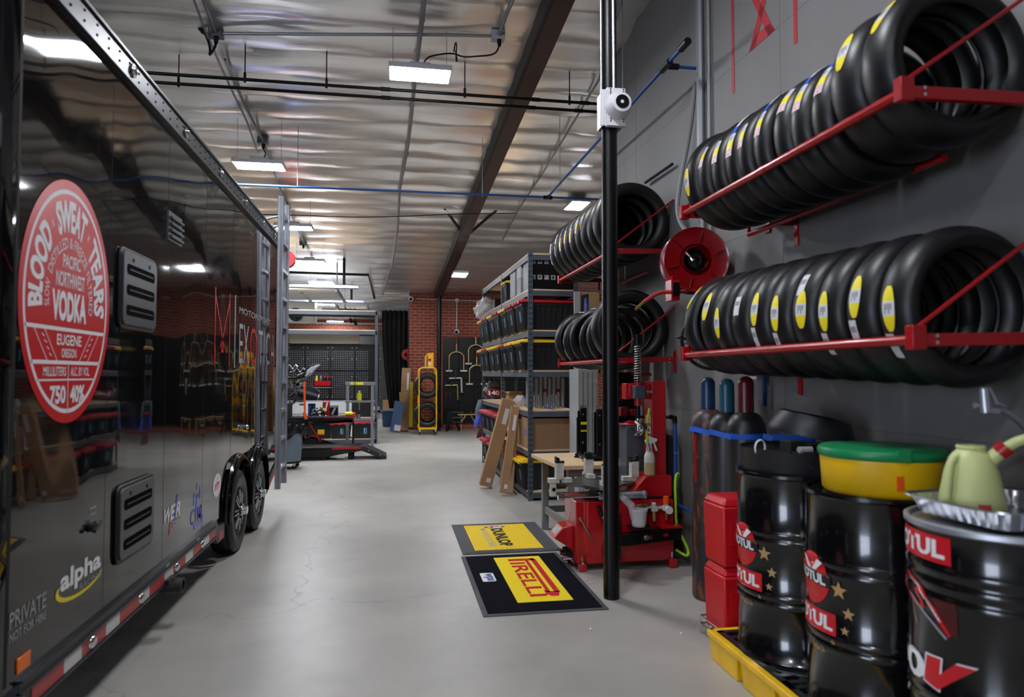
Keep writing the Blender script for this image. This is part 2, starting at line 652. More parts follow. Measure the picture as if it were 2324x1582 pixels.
g = MB()
g.box(.42, 8, 18.9, 19.3, 0, 4.0)
structure(g, 'wall_far', 'brick')
g = MB()
g.box(-9, 8, 27, 27.2, 3.2, 4.0)
structure(g, 'wall_back', 'brick')
g = MB()
g.box(-9, 8, 27, 27.2, 0, 3.2)
structure(g, 'wall_back_lower', 'concrete_grey')
g = MB()
g.box(-9.2, -9, -6, 28, 0, 6.1)
structure(g, 'wall_left', 'wall_grey')
g = MB()
g.box(8, 8.2, 7, 28, 0, 5.2)
structure(g, 'wall_side', 'wall_grey')
g = MB()
g.box(2.5, 8, 7.05, 7.25, 0, 5.2)
structure(g, 'wall_end', 'wall_grey')
g = MB()
g.box(-9, 2.8, -6.2, -6, 0, 6.1)
structure(g, 'wall_front', 'wall_grey')

# foil roof: insulation sagging between purlins that run across the room
g = MB()


def roof(u, v):
    x = -9 + 17 * u
    y = -6 + 34 * v
    p = (y / .52) % 1.0
    sag = .05 * math.sin(PI * p) ** .8
    w = .016 * math.sin(x * 2.1 + 3 * math.sin(y * .9)) * math.sin(PI * p) + .008 * math.sin(x * 6.3 + y * 5.1)
    return (x, y, ceil_z(y) + .03 - sag + w)


g.grid(roof, 90, 520)
structure(g, 'ceiling', 'foil')

# roof beam with its flange, and the two posts it lands on
g = MB()


def beam_x(y):
    return 1.475 - .0185 * (y - 4.5)


def beam_seg(x0, x1, h0, h1, mi):
    ya, yb = -6, 18.75
    vs = []
    for y in (ya, yb):
        for dx in (x0, x1):
            for h in (h0, h1):
                vs.append((beam_x(y) + dx, y, ceil_z(y) - h))
    g.add(vs, [(0, 1, 3, 2), (4, 6, 7, 5), (0, 4, 5, 1), (2, 3, 7, 6), (0, 2, 6, 4), (1, 5, 7, 3)], mi)


beam_seg(-.088, .088, .19, .205, 0)
beam_seg(-.125, -.088, .0, .2, 1)  # dark plate added for the shaded web and the black gap
beam_seg(.07, .088, .0, .19, 1)
beam_seg(-.088, .088, -.03, -.015, 1)
bm = structure(g, 'beam', ['brown', 'dark_shaded'])
g = MB()
for sg in (-1, 1):
    x = beam_x(12.6)
    g.bar((x + sg * .02, 12.9, ceil_z(12.9) - .2), (x + sg * .46, 12.0, ceil_z(12.0) + .02), .035, .035)
structure(g, 'beam_brace', 'dark_shaded', bm)

g = MB()
g.cyl((1.454, 4.497, 0), (1.454, 4.497, 4.868), .054, n=28)
structure(g, 'column_near', 'black')
g = MB()
g.cyl((1.205, 18.55, 0), (1.205, 18.55, 3.61), .06, n=20)
structure(g, 'column_far', 'black')

# ================================================================ trailer
T = -1.31
tr = thing('enclosed_trailer', 'long gloss black enclosed trailer with round red decal, vents and tandem wheels', 'trailer', (-2.5, 5.4, 0))


def YZ(x0):
    return lambda u, v: (x0, u, v)


g = MB()
side = [(2.66, .40), (5.72, .40), (5.72, .62), (5.86, .80), (7.42, .80), (7.56, .62), (7.56, .40), (8.2, .52), (8.2, 3.0), (2.66, 3.0)]
g.prism(side, T - .03, T, f=lambda a, b, c: (c, a, b))
g.box(-3.8, -1.62, 2.5, 8.19, .46, 3.04)
g.box(-1.62, T - .03, 2.7, 8.19, .83, 3.04)
g.lathe([(.36, .40), (.36, 3.0)], 16, 0, TR(T - .36, 2.66, 0), a0=-PI / 2, a1=0)
body = g.build('body', 'black_gloss', tr)
g = MB()
g.box(T, T + .0006, 2.655, 2.675, .42, 2.95)
for y in (3.47, 4.29, 5.12, 5.95, 6.8, 7.6):
    g.box(T, T + .0006, y, y + .0025, .83 if 5.7 < y < 7.6 else .42, 2.95)
g.build('panel_seam', 'matte', tr)
# upper rail
g = MB()
g.box(T - .02, T + .022, 2.6, 8.22, 2.945, 3.065)
g.box(T - .02, T + .034, 2.6, 8.22, 3.055, 3.075)
g.box(T - .02, T + .03, 2.6, 8.22, 2.94, 2.952)
ur = g.build('upper_rail', 'black_trim', tr, bevel=.004)
g = MB()
for i in range(44):
    y = 2.72 + i * .125
    for z in (2.985, 3.03):
        g.cyl((T + .022, y, z), (T + .026, y, z), .006, n=8)
g.build('rivet', 'matte', ur)
for y in (3.633, 4.512, 5.39, 6.27, 7.09, 7.75):
    g = MB()
    g.cyl((T + .02, y, 3.008), (T + .032, y, 3.008), .034, n=20)
    g.sphere((T + .034, y, 3.008), .022, 8, 0, (.6, 1, 1))
    g.build('marker_light', 'chrome', tr)
# lower skirt
sk = [(2.74, .285), (5.46, .285), (5.54, .225), (5.74, .225), (5.74, .345), (5.57, .345), (5.49, .405), (2.74, .405)]
g = MB()
g.prism(sk, T - .02, T + .012, f=lambda a, b, c: (c, a, b))
for z0, z1 in ((.283, .293), (.362, .370), (.402, .412)):
    g.box(T, T + .022, 2.74, 5.47, z0, z1)
skirt = g.build('skirt', 'black_trim', tr)
g = MB()
g.prism([(7.56, .25), (8.2, .44), (8.2, .52), (7.56, .37)], T - .02, T + .012, f=lambda a, b, c: (c, a, b))
g.build('skirt', 'black_trim', tr)
g = MB()
y, i = 2.82, 0
while y < 5.4:
    L = .25 if i % 2 == 0 else .16
    g.box(T + .012, T + .0145, y, min(y + L, 5.44), .297, .358, 0 if i % 2 == 0 else 1)
    y += L
    i += 1
g.build1('reflective_tape', ['pale_red', 'pale_white'], tr)
g = MB()
g.box(T + .012, T + .0145, 5.56, 5.70, .238, .295, 0)
g.build('reflective_tape', 'pale_red', tr)
g = MB()
g.prism([(7.6, .275), (8.15, .44), (8.15, .485), (7.6, .33)], T + .012, T + .0145, 0, f=lambda a, b, c: (c, a, b))
g.build('reflective_tape', 'pale_red', tr)
for px, py in ((50, 1580), (212, 1440), (323, 1343), (403, 1271), (461, 1219)):
    p = oX(px, py, T + .02)
    g = MB()
    g.sphere((T + .016, p.y, .328), .028, 8, 0, (.55, 1.35, 1))
    g.build('clearance_light', 'chrome', tr)
g = MB()
g.box(T, T + .006, 2.735, 2.825, .436, .492)
g.build('amber_reflector', 'amber', tr, bevel=.004)
for y in (4.33, 4.97):
    g = MB()
    g.box(T + .012, T + .0145, y, y + .055, .376, .398)
    for k in range(4):
        g.box(T + .0145, T + .0148, y + .005, y + .05, .38 + k * .0045, .382 + k * .0045, 1)
    g.build('compliance_sticker', ['paper', 'grey_text'], skirt)
# underside, axles, drain
g = MB()
for x in (-3.5, -1.75):
    g.box(x, x + .1, 2.9, 8.1, .34, .46)
for yc in (6.21, 7.06):
    g.cyl((-3.6, yc, .33), (-1.45, yc, .33), .04, n=12)
g.build('underframe', 'matte', tr)
g = MB()
g.cyl((-1.75, 4.36, .262), (T + .1, 4.36, .262), .036, n=20, caps=False)
g.cyl((T + .02, 4.36, .262), (T + .1, 4.36, .262), .046, n=20, caps=False)
g.lathe([(.034, 0), (.046, 0)], 20, 0, TR(T + .1, 4.36, .262) @ RY(PI / 2), cap=False)
g.bar((T + .01, 4.30, .30), (T + .01, 4.42, .30), .05, .02)
g.build('drain_pipe', 'dark_plastic', tr)


# vents with three slots
def vent_door(name, y0, y1, z0, z1):
    def rr(a, b, c, d, r):
        pts = []
        for cx_, cy_, t0 in ((b - r, d - r, 0), (a + r, d - r, 90), (a + r, c + r, 180), (b - r, c + r, 270)):
            for k in range(5):
                t = rad(t0 + k * 22.5)
                pts.append((cx_ + r * math.cos(t), cy_ + r * math.sin(t)))
        return pts
    fx = lambda a, b, c: (c, a, b)
    g = MB()
    g.prism(rr(y0 - .018, y1 + .018, z0 - .018, z1 + .018, .045), T, T + .016, f=fx)
    fr = g.build(name, 'dark_plastic', tr, bevel=.005)
    g = MB()
    g.prism(rr(y0, y1, z0, z1, .035), T + .014, T + .024, f=fx)
    d = g.build('cover', 'vent_grey', fr, bevel=.003)
    h = z1 - z0
    for k in range(3):
        zc = z1 - h * (.24 + .28 * k)
        g = MB()
        g.prism(rr(y0 + .04, y1 - .04, zc - .026, zc + .026, .02), T + .0235, T + .0252, f=fx)
        g.build('slot', 'slot', fr)
        g = MB()
        g.box(T + .0252, T + .028, y0 + .07, y1 - .07, zc - .004, zc + .003)
        g.build('slat', 'dark_plastic', fr)
    g = MB()
    for y in (y0 + .12, y1 - .12):
        g.cyl((T + .024, y, z1 - .035), (T + .026, y, z1 - .035), .011, n=10)
    g.build('screw', 'matte', fr)


vent_door('vent_cover', 3.575, 4.045, 1.745, 2.105)
vent_door('vent_cover', 3.60, 4.07, .60, .945)
g = MB()
g.box(T, T + .012, 4.26, 4.52, 2.29, 2.46)
for k in range(4):
    g.box(T + .012, T + .03, 4.275, 4.505, 2.305 + k * .037, 2.318 + k * .037)
g.build('louver', 'vent_grey', tr)
g = MB()
g.cyl((T, 3.33, .83), (T + .015, 3.33, .83), .024, n=16)
g.cyl((T + .015, 3.33, .83), (T + .03, 3.33, .83), .014, n=12)
g.bar((T + .026, 3.295, .815), (T + .026, 3.365, .845), .014, .016)
g.build('cable_port', 'dark_plastic', tr)
g = MB()
g.box(T, T + .002, 3.31, 3.37, .882, .912)
for k in range(3):
    g.box(T + .002, T + .0022, 3.315 + k * .018, 3.326 + k * .018, .887, .907, 1)
g.build('port_label', ['grey_text', 'ink'], tr)
g = MB()
g.cyl((T, 6.42, 1.035), (T + .03, 6.42, 1.035), .02, n=14)
g.sphere((T + .03, 6.42, 1.035), .022, 8)
g.build('latch', 'chrome', tr)
g = MB()
g.tube([(T, 6.68, .70), (T + .04, 6.68, .70), (T + .04, 6.68, .60), (T, 6.68, .60)], .012, 8)
g.build('tie_down', 'black_trim', tr)

# wheels and fenders
tw, R0 = .2, .345


def tyre_prof(R, w, rr_):
    hc = .035
    return [(rr_, -w * .36), (rr_ + .02, -w * .44), (R * .82, -w * .5), (R - hc, -w * .47), (R - .008, -w * .38), (R, -w * .2), (R, w * .2), (R - .008, w * .38),
            (R - hc, w * .47), (R * .82, w * .5), (rr_ + .02, w * .44), (rr_, w * .36)]


for yc in (6.21, 7.06):
    C0 = TR(-1.375, yc, R0) @ RY(PI / 2)
    g = MB()
    g.lathe(tyre_prof(R0, tw, .19), 48, 0, C0, cap=False)
    for w_ in (-.06, -.02, .02, .06):
        g.lathe([(R0 + .001, w_ - .004), (R0 + .001, w_ + .004)], 48, 1, C0)
    wh = g.build('wheel', ['rubber', 'matte'], tr)
    g = MB()
    g.lathe([(.192, -.06), (.194, .084), (.182, .088), (.174, .06), (.165, .04), (.06, .06), (.06, -.06)], 40, 0, C0, cap=False)
    g.lathe([(.0, -.04), (.19, -.04)], 40, 0, C0, cap=False)
    rim = g.build('rim', 'black', wh)
    g = MB()
    for k in range(8):
        a = 2 * PI * k / 8
        for s in (-.14, .14):
            p0 = C0 @ V((.07 * math.cos(a + s * 1.4), .07 * math.sin(a + s * 1.4), .095))
            p1 = C0 @ V((.176 * math.cos(a + s * .75), .176 * math.sin(a + s * .75), .086))
            g.bar(p0, p1, .013, .012, (1, 0, 0))
    g.build('spoke', 'steel', rim)
    g = MB()
    g.cyl(C0 @ V((0, 0, .02)), C0 @ V((0, 0, .115)), .045, n=24)
    g.cyl(C0 @ V((0, 0, .115)), C0 @ V((0, 0, .155)), .04, .034, n=24)
    for k in range(6):
        a = 2 * PI * k / 6
        g.cyl(C0 @ V((.058 * math.cos(a), .058 * math.sin(a), .07)), C0 @ V((.058 * math.cos(a), .058 * math.sin(a), .115)), .011, n=8)
    g.build('hub_cap', 'chrome', wh)
    g = MB()
    prof = [(.395, 0), (.43, .0), (.442, .012), (.436, .026), (.424, .032), (.428, .044), (.412, .056), (.395, .058)]
    T0 = TR(T - .005, yc + .01, .385) @ RY(PI / 2)
    # arch from the front skirt over the top to the back
    g.lathe([(r, z) for r, z in prof], 40, 0, T0, a0=rad(80), a1=rad(280), closed=True)
    g.build('fender', 'drum_black', tr)


# decals ------------------------------------------------------------------
def on_side(y0, z0, e=.002):
    return lambda u, v: (T + e, y0 + u, z0 + v)


DY, DZ, DA, DB = 3.073, 1.7975, .396, .494


def disc(p, q, e):
    return (T + e, DY + DA * p, DZ + DB * q)


g = MB()
N = 72
g.poly([disc(math.cos(2 * PI * i / N), math.sin(2 * PI * i / N), .002) for i in range(N)], 0)
g.grid(lambda u, v: disc(math.cos(2 * PI * u) * (.885 + .035 * v), math.sin(2 * PI * u) * (.885 + .035 * v), .0025), N, 1, 1)


def chord(q, w, x0=None, x1=None):
    x = math.sqrt(.9 ** 2 - q * q)
    a, b = (-x if x0 is None else x0), (x if x1 is None else x1)
    g.poly([disc(a, q - w, .0025), disc(b, q - w, .0025), disc(b, q + w, .0025), disc(a, q + w, .0025)], 1)


chord(-.235, .015)
chord(-.505, .015)
chord(-.645, .007)
g.poly([disc(-.006, -.505, .0025), disc(.006, -.505, .0025), disc(.006, -.92, .0025), disc(-.006, -.92, .0025)], 1)


def arc(t, a0, a1, r0, r1, bold):
    g.text(t, lambda u, v: disc(math.cos(rad(a0 + (a1 - a0) * u)) * (r0 + (r1 - r0) * v), math.sin(rad(a0 + (a1 - a0) * u)) * (r0 + (r1 - r0) * v), .003), 1, 1, 1, bold)


arc('BLOOD', 187, 131, .57, .84, .045)
arc('SWEAT', 117, 63, .57, .84, .045)
arc('TEARS', 49, -7, .57, .84, .045)
arc('x', 126, 122, .68, .74, 0)
arc('x', 58, 54, .68, .74, 0)
arc('SLOW', 188, 163, .44, .53, 0)
arc('DISTILLED & FREEZE', 155, 42, .44, .53, 0)
arc('FILTERED', 36, -10, .44, .53, 0)


def line(t, x0, x1, q0, q1, bold):
    g.text(t, lambda u, v: disc(x0 + (x1 - x0) * u, q0 + (q1 - q0) * v, .003), 1, 1, 1, bold)


line('PACIFIC', -.17, .22, .27, .38, .015)
line('NORTHWEST', -.31, .33, .11, .235, .015)
line('VODKA', -.38, .38, -.17, .08, .045)
line('EUGENE', -.26, .28, -.365, -.275, .02)
line('OREGON', -.16, .17, -.465, -.39, .015)
line('MILLILITERS', -.52, -.05, -.615, -.54, .01)
line('ALC. BY VOL.', .05, .5, -.615, -.54, .01)
line('750', -.38, -.05, -.84, -.69, .04)
line('40%', .05, .38, -.84, -.69, .04)
for s in (-1, 1):
    for a, b in ((.70, .44), (.5, .24)):
        g.poly([disc(s * a, -.25, .0025), disc(s * (a + .012), -.25, .0025), disc(s * (b + .012), -.49, .0025), disc(s * b, -.49, .0025)], 1)
    for k in range(4):
        x = .56 - .05 * k
        g.poly([disc(s * x, -.28 - .05 * k, .0025), disc(s * (x - .05), -.30 - .05 * k, .0025), disc(s * (x - .05), -.31 - .05 * k, .0025), disc(s * x, -.29 - .05 * k, .0025)], 1)
g.build('round_decal', ['red_vinyl', 'white'], tr, label='round red decal with white lettering')

g = MB()
g.text('PRIVATE', on_side(2.682, .61), .255, .06, 0, .01)
g.text('NOT FOR HIRE', on_side(2.684, .565), .254, .033, 0, .01)
g.build('lettering', 'grey_text', tr)
g = MB()
g.text('alpha', on_side(3.05, .602), .388, .105, 0, .035)
g.text('RACING', on_side(3.225, .583), .215, .028, 1, 0)
sw = []
for i in range(15):
    t = rad(160 + i * 13)
    sw.append((3.235 + .225 * math.cos(t), .625 + .062 * math.sin(t)))
inn = [(3.25 + .215 * math.cos(rad(160 + i * 13)), .632 + .055 * math.sin(rad(160 + i * 13))) for i in range(15)]
for i in range(14):
    g.poly([(T + .0022, *sw[i]), (T + .0022, *sw[i + 1]), (T + .0022, *inn[i + 1]), (T + .0022, *inn[i])], 2)
g.build('lettering', ['white', 'grey_text', 'yel_sticker'], tr, label='white and yellow sponsor lettering')
g = MB()
sh = lambda y0, z0: (lambda u, v: (T + .002, y0 + u + v * .35, z0 + v))
g.text('W', sh(4.28, .625), .15, .09, 0, .03)
g.text('E', sh(4.425, .625), .07, .09, 0, .03)
g.text('R', sh(4.53, .625), .09, .09, 0, .03)
g.poly([sh(4.495, .61)(0, 0), sh(4.495, .61)(.025, 0), sh(4.495, .61)(.025, .15), sh(4.495, .61)(0, .15)], 1)
g.poly([sh(4.40, .545)(0, 0), sh(4.40, .545)(.028, 0), sh(4.40, .545)(.028, .07), sh(4.40, .545)(0, .07)], 2)
for k, L in ((0, .17), (1, .1)):
    g.poly([on_side(4.46, .6 - k * .022, .0022)(0, 0), on_side(4.46, .6 - k * .022, .0022)(L, 0), on_side(4.46, .6 - k * .022, .0022)(L, .013), on_side(4.46, .6 - k * .022, .0022)(0, .013)], 3)
g.build('sponsor_decal', ['white', 'blue_vinyl', 'red_vinyl', 'grey_text'], tr, label='white red and blue sponsor decal')
g = MB()
g.text('CTML', on_side(4.85, .50), .31, .10, 0, .01)
g.poly([on_side(4.93, .462)(0, 0), on_side(4.93, .462)(.22, 0), on_side(4.93, .462)(.22, .03), on_side(4.93, .462)(0, .03)], 1)


def fin(yc, z0, z1, w):
    g.poly([(T + .002, yc - w, z0), (T + .002, yc + w, z0), (T + .002, yc + w * .6, z0 + (z1 - z0) * .6), (T + .002, yc, z1), (T + .002, yc - w * .6, z0 + (z1 - z0) * .6)], 1)


fin(5.0, .60, .68, .028)
fin(5.0, .66, .70, .012)
for yc, zz in ((4.93, .66), (5.0, .715), (5.07, .68)):
    fin(yc, zz, zz + .055, .018)
for yc, zz in ((4.93, .625), (5.07, .645)):
    fin(yc, zz, zz + .035, .018)
for s in (-1, 1):
    g.poly([(T + .002, 5.0, .66), (T + .002, 5.0, .668), (T + .002, 5.0 + s * .07, .69), (T + .002, 5.0 + s * .07, .682)], 1)
g.build('sponsor_decal', ['blue_vinyl', 'purple'], tr, label='violet sponsor decal with fins')
g = MB()
for r, mi, e in ((1, 0, .002),):
    g.poly([(T + e, 5.53 + .12 * r * math.cos(2 * PI * i / 40), .665 + .088 * r * math.sin(2 * PI * i / 40)) for i in range(40)], mi)
g.text('sbs', lambda u, v: (T + .0028, 5.455 + u + v * .3, .645 + v + u * .12), .14, .045, 1, .04)
g.poly([(T + .0028, 5.45, .638), (T + .0028, 5.61, .652), (T + .0028, 5.61, .645), (T + .0028, 5.45, .63)], 1)
g.poly([(T + .0028, 5.535, .70), (T + .0028, 5.55, .70), (T + .0028, 5.545, .74), (T + .0028, 5.54, .74)], 1)
g.build('sponsor_decal', ['white', 'red_vinyl'], tr, label='white oval decal with red letters')


def m_logo(g, f, mi=0, wv=.055):          # the tall crossing M mark, f maps the unit square
    for x in (0, 1 - wv):
        g.poly([f(x, 0), f(x + wv, 0), f(x + wv, 1), f(x, 1)], mi)
    for s in (0, 1):
        def q(x, y): return f(1 - x if s else x, y)
        g.poly([q(.0, 1), q(.06, .9), q(.70, .17), q(.60, .17), q(.05, .85)], mi)
    g.poly([f(.30, .17), f(.70, .17), f(.62, .235), f(.38, .235)], mi)


g = MB()
m_logo(g, lambda u, v: (T + .002, 5.385 + .485 * u, 1.572 + .58 * v), 0)
g.box(T, T + .002, 6.04, 6.065, 1.555, 2.165, 1)
g.text('MOTORSPORT', on_side(6.205, 2.03), 1.5, .055, 1, 0)
g.text('EX', on_side(6.215, 1.60), .40, .34, 1, -.005)
g.text('O', on_side(6.66, 1.60), .34, .34, 0, -.01)
g.text('TICA', on_side(7.06, 1.60), .95, .34, 1, -.005)
g.build('logo_decal', ['red_vinyl', 'grey_text'], tr, label='red and grey logo near the rear')

# ladder that hooks on the roof edge at the trailer's rear
ld = thing('ladder', 'tall aluminium ladder standing upright against the rear of the black trailer', 'ladder', (-1.2, 7.9, 0))
for y in (7.66, 8.08):
    g = MB()
    g.box(-1.232, -1.178, y - .012, y + .012, .285, 3.42)
    g.box(-1.232, -1.222, y - .03, y + .03, .285, 3.42)
    g.box(-1.188, -1.178, y - .03, y + .03, .285, 3.42)
    g.build('rail', 'alu', ld)
for k in range(10):
    z = .5 + .305 * k
    g = MB()
    g.box(-1.225, -1.185, 7.67, 8.07, z - .016, z + .016)
    g.build('rung', 'alu', ld)
g = MB()
for y in (7.66, 8.08):
    g.tube([(-1.205, y, 3.2), (-1.3, y, 3.18), (-1.42, y, 3.14), (-1.42, y, 3.06)], .012, 8)
g.build('hook', 'alu', ld)
# ================================================================ lamps
def lamp_proto():
    t = thing('ceiling_lamp', 'x', 'light', (0, 0, 0), 'flat panel lamps hung from the foil roof')
    g = MB()
    g.box(-.30, .30, -.16, .16, .0, .05)
    g.box(-.1, .1, -.1, .1, .05, .09)
    g.build('housing', 'lamp_body', t, bevel=.008)
    g = MB()
    g.box(-.282, .282, -.145, .145, -.006, .0)
    g.build('diffuser', 'lamp', t)
    return t


def hang_wire(t, loc, rz):
    for sx in (-.26, .26):
        g = MB()
        a = V((sx * math.cos(rz), sx * math.sin(rz), 0)) + V(loc)
        g.cyl(a + V((0, 0, .05)), V((a.x, a.y, ceil_z(a.y) + .0)), .0025, n=5)
        o = g.build('hanging_wire', 'galv')
        o.parent = t
        o.matrix_parent_inverse = (Matrix.Translation(loc) @ RZ(rz)).inverted()
        CH.setdefault(t.name, []).append(o)


def mid(px, py, Y):
    p = oY(px, py, Y)
    return (p.x, p.y + .16, p.z)


LAMPS = [((.235, 6.66, 4.42), 0, 'large bright panel lamp hung in front of the two black pipes'),
         ((-1.66, 8.86, 4.085), 0, 'panel lamp above the trailer roof, just before the blue air pipe'),
         (mid(664, 513, 11.6), 0, 'panel lamp partly hidden behind the top of the aluminium ladder'),
         (mid(701, 592, 14.2), 0, 'panel lamp glowing against the foil beyond the ladder'),
         (mid(728, 641, 17.0), 0, 'panel lamp just before the raised overhead door'),
         (mid(736, 690, 21.5), 0, 'panel lamp beyond the raised overhead door, beside the heater'),
         (mid(712, 699, 24.0), 0, 'panel lamp low behind the upper shelf of the back rack'),
         (mid(760, 729, 26.0), 0, 'panel lamp in front of the brick band of the rear wall'),
         (mid(1045, 622, 14.4), PI / 2, 'small lamp hung between the roof beam and the tote rack'),
         (mid(1315, 462, 11.0), PI / 2, 'lamp seen past the upper far tyre rack, behind the black post'),
         ((.3, 2.9, 4.85), 0, 'panel lamp over the open floor near the viewer'),
         ((-1.0, -1.5, 5.2), 0, 'panel lamp behind the viewer, over the trailer nose'),
         ((-4.5, -2.5, 5.2), 0, 'panel lamp behind the viewer, by the window'),
         ((-3.2, 15.2, 3.9), 0, 'added unseen panel lamp above the lift bay, brightening it'),  # added lamp, out of sight, to make the far zone bright
         ((-4.5, 18.5, 3.65), 0, 'added unseen panel lamp brightening the far side of the lift bay'),  # extra lamp hidden by the trailer, added to lift the far bay
         ((-3.6, 22.0, 3.55), 0, 'added panel lamp brightening the floor before the white rear door'),  # another added lamp, tucked behind the ladder, for a brighter far floor
         ((5.0, 12.0, 4.1), 0, 'panel lamp in the side bay behind the grey wall')]
proto = lamp_proto()
for i, (loc, rz, lab) in enumerate(LAMPS):
    if i == 0:
        t = place(proto, loc, (0, 0, rz), lab)
        kids0 = list(CH[proto.name])
    else:
        t = proto.copy()
        COL.objects.link(t)
        t.location = loc
        t.rotation_euler = (0, 0, rz)
        t['label'] = lab
        for ch in kids0:
            c = ch.copy()
            COL.objects.link(c)
            c.parent = t
            CH.setdefault(t.name, []).append(c)
    hang_wire(t, loc, rz)

# ================================================================ pipes under the roof


def rods(g, xs, y, z, r=.006):
    for x in xs:
        g.cyl((x, y, z), (x, y, ceil_z(y) + .02), r, n=8)
        g.cyl((x, y, z - .03), (x, y, z + .07), r * 2.2, n=8)


def ceil_pt(px, py, d=.0):
    r = ray(px, py)
    t = (5.48 - d - EYE) / (r.z + .09 * r.y)
    return V((r.x * t, r.y * t, EYE + r.z * t))


for nm, y, z, xs, lab in (('sprinkler_pipe', 7.2, 4.48, (-1.5, -.70, .73, 1.88, -3.1), 'black sprinkler pipe hung across the roof, the upper one in view of the pair'),
                          ('sprinkler_pipe', 7.45, 4.49, (-2.2,), 'black sprinkler pipe hung across the roof, just beyond and below its twin')):
    t = thing(nm, lab, 'pipe', (0, y, z), 'sprinkler pipes')
    g = MB()
    g.cyl((-8.9, y, z), (7.9, y, z), .017, n=12)
    for x in (-.1, 1.5, 2.05):
        g.cyl((x - .05, y, z), (x + .05, y, z), .022, n=12)
    g.build('pipe', 'black', t)
    g = MB()
    rods(g, xs, y, z)
    g.build('hanger', 'black', t)

bp = thing('air_pipe', 'bright blue air pipe running across under the roof with a branch along the wall', 'pipe', (0, 9, 3.88))
g = MB()
g.cyl((-8.9, 9, 3.86), (3.2, 9, 3.9), .014, n=12)
g.cyl((2.04, 9, 3.895), (2.04, 4.55, 3.86), .014, n=12)
g.cyl((2.04, 4.9, 3.86), (WX(4.9), 4.9, 3.86), .012, n=12)
g.build('pipe', 'blue', bp)
g = MB()
g.cyl((1.98, 9, 3.893), (2.10, 9, 3.893), .026, n=12)
g.cyl((2.04, 8.93, 3.893), (2.04, 9, 3.893), .024, n=12)
g.cyl((2.04, 4.98, 3.86), (2.04, 4.82, 3.86), .026, n=12)
g.cyl((2.04, 4.62, 3.86), (2.04, 4.5, 3.86), .028, n=12)
g.cyl((2.06, 4.9, 3.86), (2.14, 4.9, 3.86), .024, n=12)
g.build('fitting', 'black', bp)
g = MB()
for x in (-1.22, 1.15, -3.4):
    g.cyl((x, 9, 3.87), (x, 9, ceil_z(9) + .02), .004, n=6)
for y in (8.3, 5.9):
    g.cyl((2.04, y, 3.87), (2.04, y, ceil_z(y) + .02), .004, n=6)
    g.tube([(2.04 + .02 * math.cos(a), y, 3.88 + .02 * math.sin(a)) for a in [k * PI / 5 for k in range(10)]], .003, 5, closed=True)
g.build('hanger', 'galv', bp)


def conduit(name, pts, r, m, lab, cat='conduit', sm=0, extra=None):
    g = MB()
    g.tube(pts, r, 8, 0, smooth=sm)
    if extra:
        extra(g)
    o = g.build(name, m, None, lab, cat=cat)
    return o


def clips(pts, w=.05):
    def f(g):
        for p in pts:
            g.cb((p.x, p.y, p.z + .01), (w, .02, .03))
    return f


cp = lambda l, d=.07: [ceil_pt(x, y, d) for x, y in l]
conduit('conduit', cp([(968, -40), (960, 30), (942, 180), (934, 260), (926, 330), (907, 430), (902, 520), (890, 600), (868, 668)]), .02, 'galv', 'pale conduit running down the middle of the foil roof', extra=clips(cp([(958, 48), (940, 190), (934, 236), (924, 350)], .06)))
conduit('conduit', cp([(425, -40), (470, 80), (519, 190), (560, 275), (585, 345)], .10), .012, 'galv', 'thin bare conduit above the trailer edge, the one farther from the viewer')
conduit('conduit', cp([(455, -20), (490, 75)], .06) , .018, 'galv', 'short conduit dropping into the first junction box above the trailer')
conduit('conduit', cp([(511, 135), (548, 222), (596, 318), (640, 440), (690, 552), (712, 592)], .07), .016, 'galv', 'dark conduit running between the junction boxes above the trailer')
conduit('conduit', cp([(495, 76), (760, 78), (1000, 79), (1120, 82)], .06), .016, 'galv', 'conduit across the roof between two junction boxes')
conduit('conduit', cp([(1168, -10), (1150, 30), (1132, 76)], .06), .02, 'galv', 'short conduit rising from the junction box beside the roof beam')
conduit('conduit', cp([(1420, -40), (1360, 180), (1300, 280), (1240, 380), (1180, 470), (1140, 545)], .06), .014, 'galv', 'conduit slanting along the roof between the beam and the black post')
conduit('cable', [oY(560, 487, 11.4), oY(640, 487, 11.4), oY(780, 493, 11.4), oY(900, 492, 11.4), oY(1020, 486, 11.4), oY(1170, 484, 11.4)], .008, 'black', 'thin black cable sagging below the foil roof', 'cable', 1)
for i, (px, py, w, lab) in enumerate(((490, 75, .13, 'junction box above the trailer, before the two black pipes'), (1130, 82, .13, 'junction box beside the brown roof beam'),
                                      (597, 320, .13, 'junction box above the second lamp'), (688, 552, .14, 'junction box above the lamp beyond the ladder'))):
    p = ceil_pt(px, py, .05)
    t = thing('junction_box', lab, 'electrical box', p, 'roof junction boxes')
    g = MB()
    g.cb(p, (w, .1, .09))
    g.build('box', 'lamp_body' if i == 1 else 'grey', t, bevel=.006)
    g = MB()
    g.cyl(p + V((.01, -.02, -.045)), p + V((.01, -.03, -.11)), .025, .018, n=10)
    g.build('plug', 'black', t)
p = ceil_pt(1130, 82, .05)
L1 = V((.235, 6.66, 4.47))
conduit('lamp_cable', [p + V((.01, -.03, -.11)), p + V((-.03, -.02, -.2)), oY(1080, 128, 6.6), oY(1050, 130, 6.6), oY(1030, 120, 6.6), oY(990, 124, 6.6), oY(965, 132, 6.6), L1 + V((.02, 0, 0))], .008, 'black', 'black power cord looping to the large bright lamp', 'cable', 2,
        lambda g: g.tube([oY(1030, 118, 6.6), oY(1033, 96, 6.6), oY(1037, 98, 6.6), oY(1034, 138, 6.6), oY(1038, 140, 6.6), oY(1034, 115, 6.6)], .007, 6, smooth=2))
p = ceil_pt(490, 75, .05)
